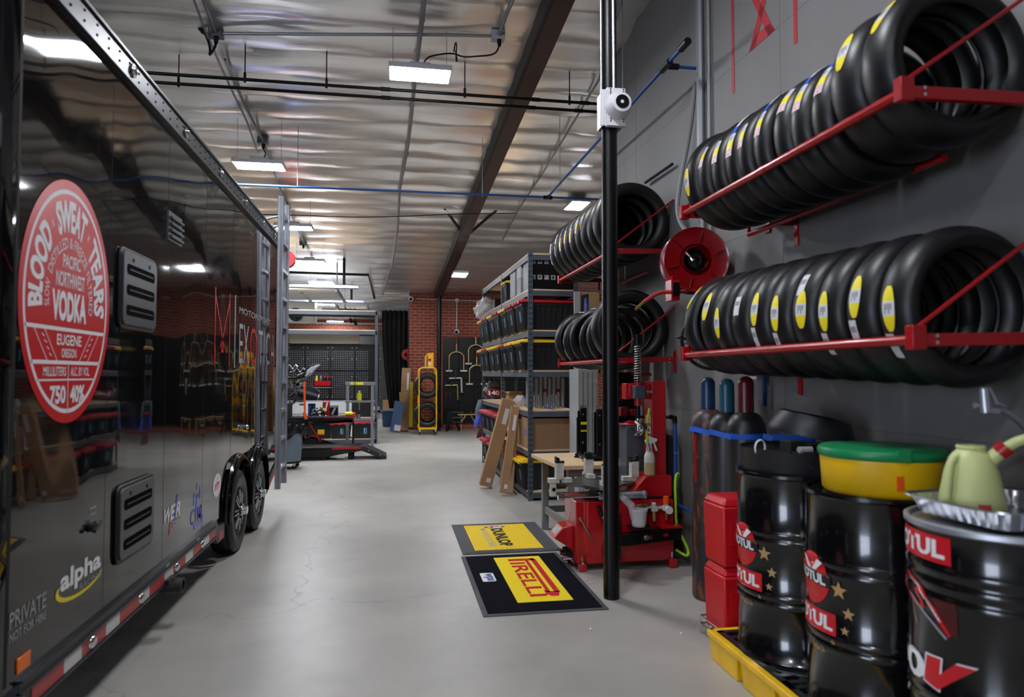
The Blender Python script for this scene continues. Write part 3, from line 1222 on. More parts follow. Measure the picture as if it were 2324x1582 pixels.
conduit('lamp_cable', [p + V((.01, -.03, -.11)), oY(488, 108, 6.95), oY(474, 128, 6.95), oY(478, 115, 6.95), oY(472, 88, 6.95), oY(452, 55, 6.95), oY(446, 58, 6.95), oY(465, 82, 6.95), oY(452, 50, 6.95), oY(438, 10, 6.95), oY(425, -40, 6.95)], .012, 'black', 'tangled black cord hanging above the trailer roof rail', 'cable', 2)
p = ceil_pt(597, 320, .05)
conduit('lamp_cable', [p + V((.01, -.03, -.11)), oY(600, 342, 9.2), oY(604, 347, 9.2), V((-1.62, 8.9, 4.16))], .01, 'black', 'short black cord feeding the lamp above the trailer', 'cable', 1)
# sprinkler branch at the back
conduit('sprinkler_branch', [V((-7, 16, 3.84)), oY(836, 624, 16), V((oY(836, 624, 16).x + .02, 20.2, 3.70)), V((2.2, 20.0, 3.70))][:3], .03, 'black', 'dark sprinkler pipe that bends away above the back rack', 'pipe')
conduit('conduit', [oY(945, 678, 18.86), oY(1037, 682, 18.86), oY(1140, 684, 18.86)], .012, 'offwhite', 'white conduit running along the top of the brick wall', extra=lambda g: g.cb(oY(1037, 681, 18.85), (.09, .06, .09)))


def dome(px, py, y, lab, stem=None):
    p = oY(px, py, y)
    t = thing('security_camera', lab, 'camera', p, 'white dome cameras')
    g = MB()
    g.sphere(p, .075, 10)
    g.cyl(p, p + V((0, .14, .0)), .05, n=16)
    g.build('shell', 'white', t)
    g = MB()
    g.sphere(p + V((-.01, -.035, -.01)), .05, 8)
    g.build('lens', 'black', t)
    if stem:
        g = MB()
        g.cyl(p + V((0, .1, 0)), oY(*stem, p.y + .1), .014, n=8)
        g.build('stem', 'offwhite', t)


dome(933, 678, 18.78, 'white dome camera at the corner of the brick wall')
dome(1037, 753, 18.78, 'white dome camera on a drop conduit in the middle of the brick wall', (1037, 684))

# raised overhead door at the back with its tracks
od = thing('overhead_door', 'raised white sectional door lying flat under the roof at the back', 'garage door', (-3, 17, 3.4))
for k in range(4):
    y0 = 15.95 + k * .55
    g = MB()
    g.box(-5.6, -1.3, y0, y0 + .53, 3.40, 3.44)
    pn = g.build('panel', 'white_door', od, bevel=.006)
    g = MB()
    for x in (-4.4, -3.1, -2.1):
        g.cb((x, y0 + .53, 3.38), (.08, .1, .04))
    g.build('hinge', 'steel', pn)
g = MB()
for x in (-1.27, -5.63):
    g.box(x - .02, x + .02, 15.7, 18.4, 3.36, 3.44)
for x in (-1.27, -5.63):
    for y in (15.9, 18.2):
        g.cyl((x, y, 3.44), (x, y, ceil_z(y) + .02), .015, n=8)
g.build('track', 'galv', od)
for y, z0, z1, lab in ((15.6, 3.41, 3.49, 'nearer'), (18.35, 3.37, 3.45, 'farther')):
    g = MB()
    g.box(-6, -.78, y, y + .04, z0, z1)
    g.box(-6, -.78, y, y + .12, z1 - .01, z1)
    g.box(-6, -.78, y, y + .12, z0, z0 + .01)
    for x in (-1.1, -5):
        g.cyl((x, y + .06, z1), (x, y + .06, ceil_z(y) + .02), .03, n=8, mi=1)
    g.build('strut', ['alu', 'black'], None, 'galvanised channel strut hung by a dark pipe, the %s of two' % lab, cat='strut', group='channel struts by the raised door')

# unit heater
h = thing('unit_heater', 'cream box heater with a round fan hung near the rear brick wall', 'heater', (-2.7, 20.3, 3.0))
g = MB()
g.box(-3.35, -2.2, 20, 20.6, 2.98, 3.58)
g.build('casing', 'cream', h, bevel=.01)
c = oY(671, 714, 19.99)
g = MB()
g.lathe([(.17, 0), (.17, .03), (.19, .03), (.19, 0)], 24, 0, TR(c.x, 20.0, c.z) @ RX(PI / 2), cap=False)
g.lathe([(.0, .004), (.17, .005)], 24, 1, TR(c.x, 20.0, c.z) @ RX(PI / 2))
for k in range(4):
    a = k * PI / 2 + .4
    g.bar((c.x, 19.985, c.z), (c.x + .15 * math.cos(a), 19.985, c.z + .15 * math.sin(a)), .07, .006, (0, 1, 0))
g.build('fan_guard', ['black', 'dark_plastic'], h)
g = MB()
for x in (-3.2, -2.35):
    g.cyl((x, 20.3, 3.58), (x, 20.3, ceil_z(20.3) + .05), .012, n=8)
g.build('hanger', 'galv', h)

# daylight opening behind the viewer
w1 = MB()
w1.box(-8.99, -8.98, -5.6, -2.2, .1, 3.4)
MT['daylight'] = M('daylight pane', (222, 234, 255), .6, emis=2.6)
wo = structure(w1, 'window_1', 'daylight')
g = MB()
for y in (-5.65, -4.5, -3.35, -2.2):
    g.box(-8.98, -8.9, y, y + .07, .0, 3.5)
for z in (.0, 1.2, 2.3, 3.4):
    g.box(-8.98, -8.92, -5.65, -2.15, z, z + .06)
structure(g, 'window_frame', 'grey', wo)
# ================================================================ red tyre racks on the grey wall
RX0 = 1.775


def rack(lab, y0, y1, z):
    t = thing('tire_rack', lab, 'tyre rack', (RX0, (y0 + y1) / 2, z), 'red wall racks for tyres')
    g = MB()
    g.cyl((RX0, y0, z), (RX0, y1, z), .019, n=16)
    g.cyl((RX0, (y0 + y1) / 2 - .03, z), (RX0, (y0 + y1) / 2 + .03, z), .0205, n=16)
    g.build('front_rail', 'red', t)
    g = MB()
    g.cyl((2.21, y0 + .3, z - .115), (2.21, y1, z - .115), .016, n=12)
    g.build('back_rail', 'red', t)
    for y in (y0, y1):
        g = MB()
        w = WX(y)
        g.bar((RX0 - .01, y, z - .002), (w, y, z + .012), .03, .045)
        g.box(RX0 - .025, RX0 + .03, y - .02, y + .02, z - .035, z + .05)
        if y == y1:
            g.bar((2.21, y, z - .115), (2.21, y, z), .015, .02)
        g.box(w - .008, w, y - .03, y + .03, z - .1, z + .08)
        g.build('end_arm', 'red', t, bevel=.003)
        g = MB()
        g.cyl((RX0 + .005, y, z + .04), (w - .004, y, z + .45), .0085, n=10)
        g.build('brace_rod', 'red', t)
        g = MB()
        for x in (RX0 + .07, w - .06):
            for dz in (-.01, .014):
                g.cyl((x, y - .016, z + dz), (x, y - .021, z + dz), .007, n=8)
        g.build('bolt', 'chrome', t)
    g = MB()
    ym = (y0 + y1) / 2 + .63
    g.bar((2.21, ym, z - .115), (WX(ym), ym, z - .1), .025, .03)
    g.box(WX(ym) - .01, WX(ym), ym - .02, ym + .02, z - .24, z - .07)
    g.build('wall_bracket', 'red', t)
    return t


NS = dict(un='upper rack over drums', ln='lower rack over drums', uf='upper rack behind post', lf='lower rack behind post')
RK = dict(un=(2.13, 4.0, 2.5), ln=(2.10, 4.0, 1.62), uf=(5.42, 7.22, 2.52), lf=(5.42, 7.22, 1.615))
NM = dict(un='upper rack nearer the viewer', ln='lower rack nearer the viewer', uf='upper rack behind the black post', lf='lower rack behind the black post')
rack('red tyre rack high on the wall above the oil drums, full of slicks', *RK['un'])
rack('red tyre rack above the gas cylinders and drums, full of slicks with yellow ovals', *RK['ln'])
rack('red tyre rack high behind the black post, packed with tyres', *RK['uf'])
rack('red tyre rack low behind the black post, with loosely tilted tyres', *RK['lf'])


def carcass(R, w, groove=False, rr_=.216):
    hc = .05
    pr = [(rr_, -w * .34), (rr_ + .012, -w * .42), (rr_ + .035, -w * .485), (R - hc, -w * .5)]
    for k in range(1, 12):
        a = PI * k / 12
        pr.append((R - hc + hc * math.sin(a), -w * .5 * math.cos(a)))
    pr += [(R - hc, w * .5), (rr_ + .035, w * .485), (rr_ + .012, w * .42), (rr_, w * .34), (rr_ + .006, w * .31), (rr_ + .03, w * .42)]
    for k in range(0, 7):
        a = PI * k / 6
        pr.append((R - hc - .008 + (hc - .006) * math.sin(a), w * .44 * math.cos(a)))
    pr += [(rr_ + .03, -w * .42), (rr_ + .006, -w * .31)]
    g = MB()
    g.lathe(pr, 56, 0, RX(-PI / 2), closed=True)
    if groove:
        for k in range(26):
            for s in (-1, 1):
                a = 2 * PI * (k + .5 * (s > 0)) / 26

                def f(u, v):
                    yy = s * (.01 + u * w * .34)
                    aa = a + u * .09 + (v - .5) * .02
                    r = R - hc + hc * math.sqrt(max(0, 1 - (2 * yy / w) ** 2)) + .0006
                    return (r * math.cos(aa), yy, r * math.sin(aa))
                g.grid(f, 5, 1, 1)
    return g


def sticker(kind, R, w, a, y=0.):
    """a label stuck on the tread, centred at angle a (radians from +X towards +Z)"""
    hc = .05
    L, W_ = dict(oval=(.168, .062), rect=(.13, .058), bar=(.10, .05), tape=(.14, .06), tape2=(.045, .085))[kind]

    def f(s, t, e):
        yy = y + t
        aa = a + s / R
        r = R - hc + hc * math.sqrt(max(.05, 1 - (2 * yy / w) ** 2)) + e
        return (r * math.cos(aa), yy, r * math.sin(aa))
    g = MB()
    if kind == 'oval':
        wd = lambda u: W_ / 2 * math.sqrt(max(.1, 1 - (2 * u - 1) ** 2 * .9))
        for u0, u1, mi in ((0, .34, 0), (.34, .66, 1), (.66, 1, 0)):
            g.grid(lambda u, v: f((u0 + (u1 - u0) * u - .5) * L, (2 * v - 1) * wd(u0 + (u1 - u0) * u), .002), 5, 6, mi)
        for k in range(4):
            t0 = -.018 + k * .010
            g.poly([f(-.018, t0, .003), f(.018 if k % 2 else .004, t0, .003), f(.018 if k % 2 else .004, t0 + .004, .003), f(-.018, t0 + .004, .003)], 2)
        ms = ['yel_sticker', 'paper', 'ink']
    else:
        bands = dict(rect=[(0, .34, 1), (.34, .64, 0), (.64, 1, 1)], bar=[(0, 1, 1)], tape=[(0, .68, 1), (.68, 1, 3)], tape2=[(0, 1, 3)])[kind]
        for b0, b1, mi in bands:
            g.grid(lambda u, v: f((b0 + (b1 - b0) * u - .5) * L, (v - .5) * W_, .002), 3, 4, mi)
        if kind == 'rect':
            g.grid(lambda u, v: f((.70 + .24 * u - .5) * L, (v - .5) * W_ * .7, .0024), 1, 2, 4)
        if kind in ('rect', 'bar'):
            q = .02 if kind == 'rect' else .2
            for k in range(4):
                g.grid(lambda u, v: f((q + .06 + k * .06 - .5) * L + u * .003, (v - .5) * W_ * .75, .0024), 1, 2, 2)
        ms = ['yel_sticker', 'paper', 'ink', 'tape_blue', 'orange']
    return g, ms


PR = {}


def tyre_proto(key, R, w, stickers, groove=False, hole=.216):
    t = thing('racing_slick', 'x', 'tyre', (0, 0, 0))
    carcass(R, w, groove, hole).build('carcass', ['rubber', 'matte'], t)
    for kind, a, y in stickers:
        g, ms = sticker(kind, R, w, rad(a), y)
        g.build('sticker', ms, t, label={'oval': 'yellow oval sticker with a white band', 'rect': 'white and yellow label', 'bar': 'white barcode label', 'tape': 'white label with blue end', 'tape2': 'strip of blue tape'}[kind])
    PR[key] = (t, R, w)


# angle 180 faces the aisle, smaller is higher up
tyre_proto('rear_oval', .312, .185, [('oval', 150, 0.)])
tyre_proto('front_rect', .298, .14, [('rect', 158, 0.)])
tyre_proto('front_two', .298, .14, [('rect', 158, 0.), ('tape', 131, .01)])
tyre_proto('slick_oval', .302, .17, [('oval', 178, 0.)])
tyre_proto('slick_ovalbar', .302, .17, [('oval', 176, 0.), ('bar', 203, .02)])
tyre_proto('slick_barbar', .302, .17, [('bar', 158, .0), ('oval', 180, -.02)])
tyre_proto('far_rect', .325, .17, [('rect', 172, 0.), ('bar', 150, .02)])
tyre_proto('far_pair', .325, .17, [('bar', 168, 0.), ('bar', 190, .02)])
tyre_proto('far_oval', .325, .17, [('oval', 160, .02)])
tyre_proto('groove_tape', .296, .15, [('tape2', 168, 0.), ('rect', 196, 0.)], True)
tyre_proto('slick_tape', .302, .17, [('tape2', 172, 0.02), ('rect', 187, 0.02), ('bar', 160, .02)])
tyre_proto('plain', .302, .17, [('bar', 197, 0.)])
tyre_proto('wide', .33, .19, [('bar', 250, 0.)])
USED = set()


def put(key, loc, rot, lab, grp):
    t, R, w = PR[key]
    if key in USED:
        return dup(t, loc, rot, lab, grp)
    USED.add(key)
    t['group'] = grp
    return place(t, loc, rot, lab)


def rest(R, y, z):
    xc = min(WX(y - .1) - R - .006, 2.07)
    dx = xc - RX0
    return xc, z + math.sqrt((R + .02) ** 2 - dx * dx)


DESC = dict(rear_oval='wide slick with yellow oval', front_rect='narrow slick with one yellow label', front_two='narrow slick with two labels',
            slick_oval='slick with one yellow oval', slick_ovalbar='slick with oval above barcode', slick_barbar='slick with barcode above oval',
            far_rect='tyre with yellow and barcode labels', far_pair='tyre with two white labels', far_oval='slick with thin yellow oval', groove_tape='grooved tyre with blue tape',
            slick_tape='slick with blue taped label', plain='bare slick with small white label', wide='wide bare slick')


def fill(rk, seq, jitter):
    y0, y1, z = RK[rk]
    tot = sum(PR[k][2] for k, *_ in seq)
    gap = (y1 - y0 - .06 - tot) / max(1, len(seq))
    y = y0 + .03 + gap / 2
    for i, (k, da, *tl) in enumerate(seq):
        R, w = PR[k][1:]
        yc = y + w / 2
        xc, zc = rest(R, yc, z)
        tilt = tl[0] if tl else RND.uniform(-jitter, jitter)
        n_ = (len(seq) - 1 - i) if rk in ('un', 'ln') else i
        pos = ORD[n_] + ' from the hose reel, '
        put(k, (xc, yc, zc), (0, rad(-da), rad(tilt)), DESC[k] + ', ' + pos + NS[rk], 'tyres on the ' + NM[rk])
        y += w + gap


fill('un', [('rear_oval', -6, -2), ('rear_oval', 8, 3), ('front_two', -4), ('front_two', 0), ('front_rect', -8, 4), ('front_two', 3, -3), ('front_rect', 5, -5), ('front_two', 8, 3), ('front_rect', 6), ('front_rect', 2, -3), ('slick_oval', 6)], 1.5)
fill('ln', [('slick_ovalbar', 6), ('slick_ovalbar', -5), ('slick_ovalbar', 4), ('slick_barbar', -3), ('slick_ovalbar', 2), ('slick_ovalbar', -4), ('plain', -30, 3), ('slick_oval', 4, -2), ('slick_oval', -16, 5), ('slick_oval', -32, -9)], 2.0)
fill('uf', [('wide', 60), ('far_oval', -8), ('far_oval', 4), ('far_rect', -4), ('far_rect', 4), ('far_rect', 0), ('far_rect', 8), ('far_pair', -4), ('far_pair', 8)], 1.0)
fill('lf', [('wide', 30, -3), ('slick_tape', 0, -20), ('groove_tape', 8, -26), ('slick_tape', 12, -24), ('groove_tape', 14, -12), ('slick_tape', 10, -8)], 1.0)

# ================================================================ wall items
g = MB()


def wl(u, v):                    # logo plane on the wall: u runs toward the viewer
    y = 4.43 - .77 * u
    return (WX(y) - .003, y, 3.47 + 1.12 * v)


m_logo(g, wl, 0, .045)
o = g.build('wall_logo', 'red_wall', None, 'large red painted crossing logo high on the grey wall', cat='wall sign')
c1 = [wall_pt(1583, -40, .03), wall_pt(1586, 250, .03), wall_pt(1588, 482, .03)]
conduit('conduit', [(WX(4.86) - .03, 4.86, 4.99), (WX(4.86) - .03, 4.86, 2.5)], .03, 'galv', 'thick grey conduit running down the grey wall beside the red logo', extra=lambda g: g.tube([(WX(4.86) - .03, 4.86, 4.6), (WX(4.9) - .04, 4.95, 4.75), (WX(5.1) - .04, 5.12, 4.92)], .028, 10, smooth=2))
conduit('conduit', [(WX(4.74) - .02, 4.74, 4.99), (WX(4.74) - .02, 4.74, 2.5)], .014, 'galv', 'thin grey conduit just beside the thick one on the grey wall')
conduit('air_hose', [(WX(4.9) - .05, 4.9, 3.75), (2.26, 4.95, 3.4), (2.19, 5.0, 3.0), (2.13, 4.95, 2.7), (2.18, 4.75, 2.5), (2.24, 4.6, 2.42)], .018, 'grey_hose', 'grey hose hanging in a curve down to the red hose reel', 'hose', 2)
# thin leaning pole on the wall
conduit('pole', [wall_pt(1474, 415, .04), wall_pt(1536, 373, .04)], .013, 'matte', 'short dark slanting rod on the wall above the far upper tyre rack', 'pole')

# hose reel
hr = thing('hose_reel', 'red enamelled hose reel bolted to the grey wall between the tyre racks', 'hose reel', (2.06, 4.42, 2.29))
HC = TR(2.055, 4.45, 2.292) @ RZ(rad(-12)) @ RX(PI / 2)
g = MB()
g.lathe([(.088, .03), (.10, .0), (.20, .0), (.222, .012), (.226, .03), (.222, .04), (.205, .03), (.11, .02), (.085, -.05)], 44, 0, HC, cap=False)
g.lathe([(.085, -.05), (.085, -.10), (.20, -.10), (.226, -.115), (.226, -.13), (.085, -.13)], 44, 0, HC, cap=False)
for k in range(6):
    a = k * PI / 3 + .3
    g.bar(HC @ V((.13 * math.cos(a), .13 * math.sin(a), .035)), HC @ V((.2 * math.cos(a), .2 * math.sin(a), .035)), .008, .008, (0, 1, 0))
g.build('drum', 'red_dark', hr)
g = MB()
g.lathe([(.0, -.01), (.05, -.01), (.055, -.04), (.0865, -.045)], 24, 0, HC)
g.build('hub', 'matte', hr)
g = MB()
p = HC @ V((0, 0, 0))
g.cyl(HC @ V((0, 0, -.02)), HC @ V((0, 0, .045)), .013, n=12)
g.tube([HC @ V((.01, 0, .04)), HC @ V((-.03, -.01, .045)), HC @ V((-.05, .02, .04)), HC @ V((-.07, .05, .02))], .008, 8)
g.cyl(HC @ V((0, 0, .035)), HC @ V((0, 0, .055)), .02, n=12)
g.build('swivel', 'chrome', hr)
g = MB()
g.bar((1.86, 4.42, 2.16), (1.9, 4.48, 2.05), .03, .05)
g.box(1.84, 1.90, 4.36, 4.46, 2.00, 2.14)
g.box(2.05, WX(4.55), 4.58, 4.62, 2.2, 2.38)
g.build('arm', 'red', hr)
g = MB()
g.box(1.845, 1.895, 4.345, 4.36, 2.03, 2.12)
g.build('hose_guide', 'black', hr)
g = MB()
g.tube([(2.0, 4.45, 2.08), (1.9, 4.42, 2.06), (1.78, 4.4, 2.06), (1.70, 4.38, 2.02), (1.64, 4.36, 1.98)], .014, 8, smooth=2)
g.cyl((1.64, 4.36, 1.98), (1.58, 4.34, 1.93), .012, n=8, mi=1)
g.build('hose', ['pale_red', 'brass'], hr)

# wall fan with a wire cage
fn = thing('wall_fan', 'black wire cage fan on the wall behind the lower tyre rack', 'fan', (2.12, 4.32, 1.72))
FC = TR(2.10, 4.30, 1.735) @ RZ(rad(-20)) @ RX(PI / 2)
g = MB()
for r, z in ((.06, .10), (.11, .09), (.155, .07), (.19, .03), (.2, 0), (.19, -.05), (.14, -.09)):
    g.tube([FC @ V((r * math.cos(2 * PI * k / 36), r * math.sin(2 * PI * k / 36), z)) for k in range(36)], .003 if r < .2 else .009, 5, closed=True)
for k in range(40):
    a = 2 * PI * k / 40
    g.tube([FC @ V((r * math.cos(a), r * math.sin(a), z)) for r, z in ((.05, .10), (.11, .09), (.155, .07), (.19, .03), (.2, 0), (.19, -.05), (.14, -.09), (.06, -.10))], .0018, 4)
g.build('cage', 'wire', fn)
g = MB()
g.cyl(FC @ V((0, 0, -.06)), FC @ V((0, 0, -.17)), .06, n=16)
for k in range(4):
    a = k * PI / 2
    g.grid(lambda u, v: FC @ V(((.04 + .13 * u) * math.cos(a + (v - .5) * .9), (.04 + .13 * u) * math.sin(a + (v - .5) * .9), (v - .5) * .05)), 4, 4)
g.build('blade_and_motor', 'dark_plastic', fn)
g = MB()
g.bar(FC @ V((0, 0, -.16)), (WX(4.4), 4.46, 1.78), .04, .04)
g.tube([FC @ V((-.2, .02, 0)), FC @ V((-.23, .02, -.05)), FC @ V((-.1, 0, -.16))], .01, 6)
g.build('bracket', 'black', fn)

# post box with the round sounder
bx = thing('alarm_box', 'white bracketed sounder clamped to the near black post', 'alarm', (1.46, 4.44, 3.31))
pc = V((1.454, 4.497, 3.31))
g = MB()
g.box(pc.x - .045, pc.x + .085, pc.y - .1, pc.y - .06, pc.z - .13, pc.z + .13)
g.box(pc.x - .085, pc.x - .045, pc.y - .075, pc.y - .065, pc.z - .125, pc.z + .125)
g.box(pc.x - .06, pc.x + .08, pc.y + .06, pc.y + .066, pc.z - .12, pc.z + .12)
g.box(pc.x + .08, pc.x + .086, pc.y - .08, pc.y + .066, pc.z - .12, pc.z + .12)
g.box(pc.x - .066, pc.x - .06, pc.y - .08, pc.y + .066, pc.z - .12, pc.z + .12)
g.build('bracket', 'white', bx, bevel=.003)
g = MB()
q = V((pc.x + .03, pc.y - .1, pc.z))
g.lathe([(.09, 0), (.088, .02), (.075, .05), (.065, .09), (.045, .095)], 32, 0, TR(*q) @ RX(PI / 2))
g.build('horn', 'white', bx)
g = MB()
g.lathe([(.0, .094), (.046, .098), (.046, .08)], 24, 0, TR(*q) @ RX(PI / 2))
g.build('horn_face', 'black', bx)
g = MB()
for z in (-.10, -.085, .09, .105, .12):
    for x in (-.02, .07):
        g.cyl((pc.x + x, pc.y - .1, pc.z + z), (pc.x + x, pc.y - .103, pc.z + z), .005, n=6)
g.build('bolt', 'dark_plastic', bx)
conduit('conduit', [(1.465, 4.425, 3.44), (1.46, 4.425, 4.86)], .011, 'alu', 'bright thin conduit fixed to the near black post above the white sounder')
conduit('conduit', [(1.395, 4.485, 3.43), (1.395, 4.485, 4.86)], .006, 'alu', 'bare wire conduit along the edge of the near black post')
# ================================================================ gas cylinders
def gas(x, y, h, body, cap, lab, stripe=False):
    t = thing('gas_cylinder', lab, 'gas cylinder', (x, y, 0), 'gas cylinders strapped to the wall')
    r = .1165
    hs = h - .24
    pr = [(.0, .0), (r - .012, .0), (r, .02), (r, hs - .10)]
    for k in range(1, 9):
        a = PI / 2 * k / 8
        pr.append((.04 + (r - .04) * math.cos(a), hs - .10 + .12 * math.sin(a)))
    g = MB()
    g.lathe(pr, 40, 0, TR(x, y, 0))
    g.build('body', body, t)
    g = MB()
    g.lathe([(.046, hs - .01), (.046, hs + .035)], 28, 0, TR(x, y, 0))
    g.build('neck_ring', 'dull_cyl', t)
    g = MB()
    pr = [(.047, hs + .025), (.047, h - .045)] + [(.047 * math.cos(PI / 2 * k / 6), h - .045 + .045 * math.sin(PI / 2 * k / 6)) for k in range(1, 7)]
    g.lathe(pr, 28, 0, TR(x, y, 0))
    g.build('valve_cap', cap, t)
    return t


t = gas(2.11, 4.39, 1.485, 'rust_cyl', 'cap_blue', 'rust streaked gas cylinder with a dark blue cap')
g = MB()
g.grid(lambda u, v: (2.11 + .1172 * math.cos(rad(192 + 10 * u)), 4.39 + .1172 * math.sin(rad(192 + 10 * u)), .78 + .32 * v), 3, 1)
g.build('paint_patch', 'red', t)
gas(2.122, 4.145, 1.475, 'dull_cyl', 'cap_teal', 'dark gas cylinder with a teal cap, in the middle of the three')
gas(2.118, 3.895, 1.49, 'dull_cyl', 'cap_red', 'dark gas cylinder with a dark red cap')
g = MB()
st = []
for (x, y), a0, a1 in (((2.11, 4.39), 60, 195), ((2.122, 4.145), 180, 180), ((2.118, 3.895), 195, 290)):
    for k in range(9):
        a = rad(a0 + (a1 - a0) * k / 8)
        st.append((x + .122 * math.cos(a), y + .122 * math.sin(a)))
st = [(WX(4.5) - .01, 4.53)] + st + [(2.2, 3.74), (WX(3.7) - .01, 3.68)]
for i in range(len(st) - 1):
    (xa, ya), (xb, yb) = st[i], st[i + 1]
    if abs(xa - xb) + abs(ya - yb) > 1e-5:
        g.bar((xa, ya, 1.135), (xb, yb, 1.125), .003, .034)
s = g.build('ratchet_strap', 'blue_strap', None, 'bright blue strap holding the three gas cylinders to the wall', cat='strap')
g = MB()
g.box(WX(3.6) - .03, WX(3.6), 3.55, 3.7, 1.08, 1.2)
g.build('strap_bracket', 'blue_strap', None, 'blue plate on the wall where the cylinder strap ends', cat='bracket', bevel=.004)

# blue wall pipe with fittings
wp = thing('air_pipe', 'blue air pipe rising up the wall behind the red tyre changer', 'pipe', (2.2, 5.24, .5))
g = MB()
X5 = WX(5.24) - .09
g.cyl((X5, 5.24, .30), (X5, 5.24, 1.12), .016, n=12)
g.cyl((X5, 5.24, 1.15), (X5 - .02, 5.42, 1.15), .013, n=12)
g.cyl((X5, 5.24, .47), (WX(4.6) - .05, 4.55, .42), .013, n=12)
g.build('pipe', 'blue', wp)
g = MB()
g.tube([(X5, 5.24, 1.11), (X5, 5.24, 1.15), (X5 - .01, 5.30, 1.155)], .02, 10)
g.cyl((X5, 5.24, .50), (X5, 5.24, .42), .022, n=12)
g.build('elbow', 'black', wp)
g = MB()
g.cb((X5, 5.24, .87), (.045, .03, .012))
g.cyl((X5, 5.24, .60), (X5, 5.24, .68), .018, n=10)
g.build('clip', 'chrome', wp)
g = MB()
g.tube([(X5, 5.22, .66), (X5 + .015, 5.2, .72), (X5 - .03, 5.18, .70), (X5 - .03, 5.17, .5), (X5 - .03, 5.17, .3), (X5 + .05, 5.12, .14), (X5 + .03, 5.08, .08), (X5 - .06, 5.1, .14)], .011, 8, smooth=2)
g.build('hose', 'hose_green', wp)
conduit('air_pipe', [(WX(4.05) - .03, 4.02, 1.3), (WX(4.05) - .03, 4.02, 2.0)], .013, 'blue', 'short blue pipe on the wall above the gas cylinders', 'pipe', 0)
g = MB()
g.box(WX(4.1) - .06, WX(4.1) - .055, 4.06, 4.15, 1.47, 1.545)
g.box(WX(4.1) - .0605, WX(4.1) - .06, 4.075, 4.135, 1.49, 1.497, 1)
g.box(WX(4.1) - .0605, WX(4.1) - .06, 4.075, 4.135, 1.515, 1.522, 1)
g.build('wall_tag', ['white', 'blue'], None, 'small white and blue tag on the pipe above the gas cylinders', cat='sign')

# ================================================================ spill pallet
sp = thing('spill_pallet', 'yellow spill pallet with black grates under the oil drums', 'spill pallet', (1.97, 2.1, 0))
g = MB()
y = 3.47
PX0, PX1 = 1.655, 2.30
while y > .9:
    g.taper((PX0 + PX1) / 2, y - .15, 0, .119, PX1 - PX0 - .02, .28, PX1 - PX0, .30)
    y -= .335
g.box(PX0 + .033, PX1 - .03, .8, 3.44, .1, .1205, 1)  # black sheet inside the yellow tray paints the shade in the grate gaps
g.box(PX0 - .008, PX0 + .03, .8, 3.475, .118, .152)
g.box(PX1 - .03, PX1, .8, 3.475, .118, .152)
g.box(PX0, PX1, 3.445, 3.475, .118, .152)
g.build('tray', ['yellow', 'gap_shade'], sp, bevel=.006)
for y1 in (3.44, 2.785, 2.13, 1.475):
    g = MB()
    y0 = y1 - .635
    for a, b, c, d in ((PX0 + .035, PX1 - .04, y0, y0 + .03), (PX0 + .035, PX1 - .04, y1 - .03, y1), (PX0 + .035, PX0 + .065, y0, y1), (PX1 - .07, PX1 - .04, y0, y1)):
        g.box(a, b, c, d, .121, .151)
    n = 7
    for k in range(1, n):
        yy = y0 + (y1 - y0) * k / n
        g.box(PX0 + .05, PX1 - .05, yy - .014, yy + .014, .125, .149)
    for k in range(1, 5):
        xx = PX0 + .04 + (PX1 - PX0 - .08) * k / 5
        for j in range(n):
            ya, yb = y0 + (y1 - y0) * j / n, y0 + (y1 - y0) * (j + 1) / n
            s_ = .05 if (j + k) % 2 else -.05
            g.bar((xx - s_, ya, .137), (xx + s_, yb, .137), .024, .024)
    g.tube([((PX0 + PX1) / 2 + .298 * math.cos(2 * PI * k / 40), (y0 + y1) / 2 + .298 * math.sin(2 * PI * k / 40), .147) for k in range(40)], .007, 6, closed=True)
    g.build('grate', 'dark_plastic', sp)

# ================================================================ drums
DR = .286


def drum_basis(x, y):
    d = V((-x, -y, 0)).normalized()
    r = V((-d.y, d.x, 0))
    return lambda a, rr, z: V((x, y, z)) + d * (rr * math.cos(a)) + r * (rr * math.sin(a))


RIB = [(-.018, 0), (-.011, .7), (-.004, 1), (.004, 1), (.011, .7), (.018, 0)]


def drum(x, y, lab, ribs, rimmat='drum_black', rh=.007):
    t = thing('oil_drum', lab, 'drum', (x, y, .15), 'black oil drums on the spill pallet')
    h = .88
    pr = [(.0, .0), (DR + .006, .0), (DR + .008, .008), (DR + .006, .018), (DR, .022)]
    for z in ribs:
        for dz, k in RIB:
            pr.append((DR + rh * k, z + dz))
    pr += [(DR, h - .03), (DR + .002, h - .024)]
    g = MB()
    g.lathe(pr, 72, 0, TR(x, y, .15))
    g.build('body', 'drum_black', t, sharp=60)
    g = MB()
    g.lathe([(DR, h - .026), (DR + .009, h - .018), (DR + .009, h - .004), (DR + .002, h), (DR - .008, h - .002), (DR - .012, h - .016), (.0, h - .016)], 72, 0, TR(x, y, .15))
    g.build('lid', rimmat, t)
    t['ribs'] = list(ribs)
    t['rh'] = rh
    return t


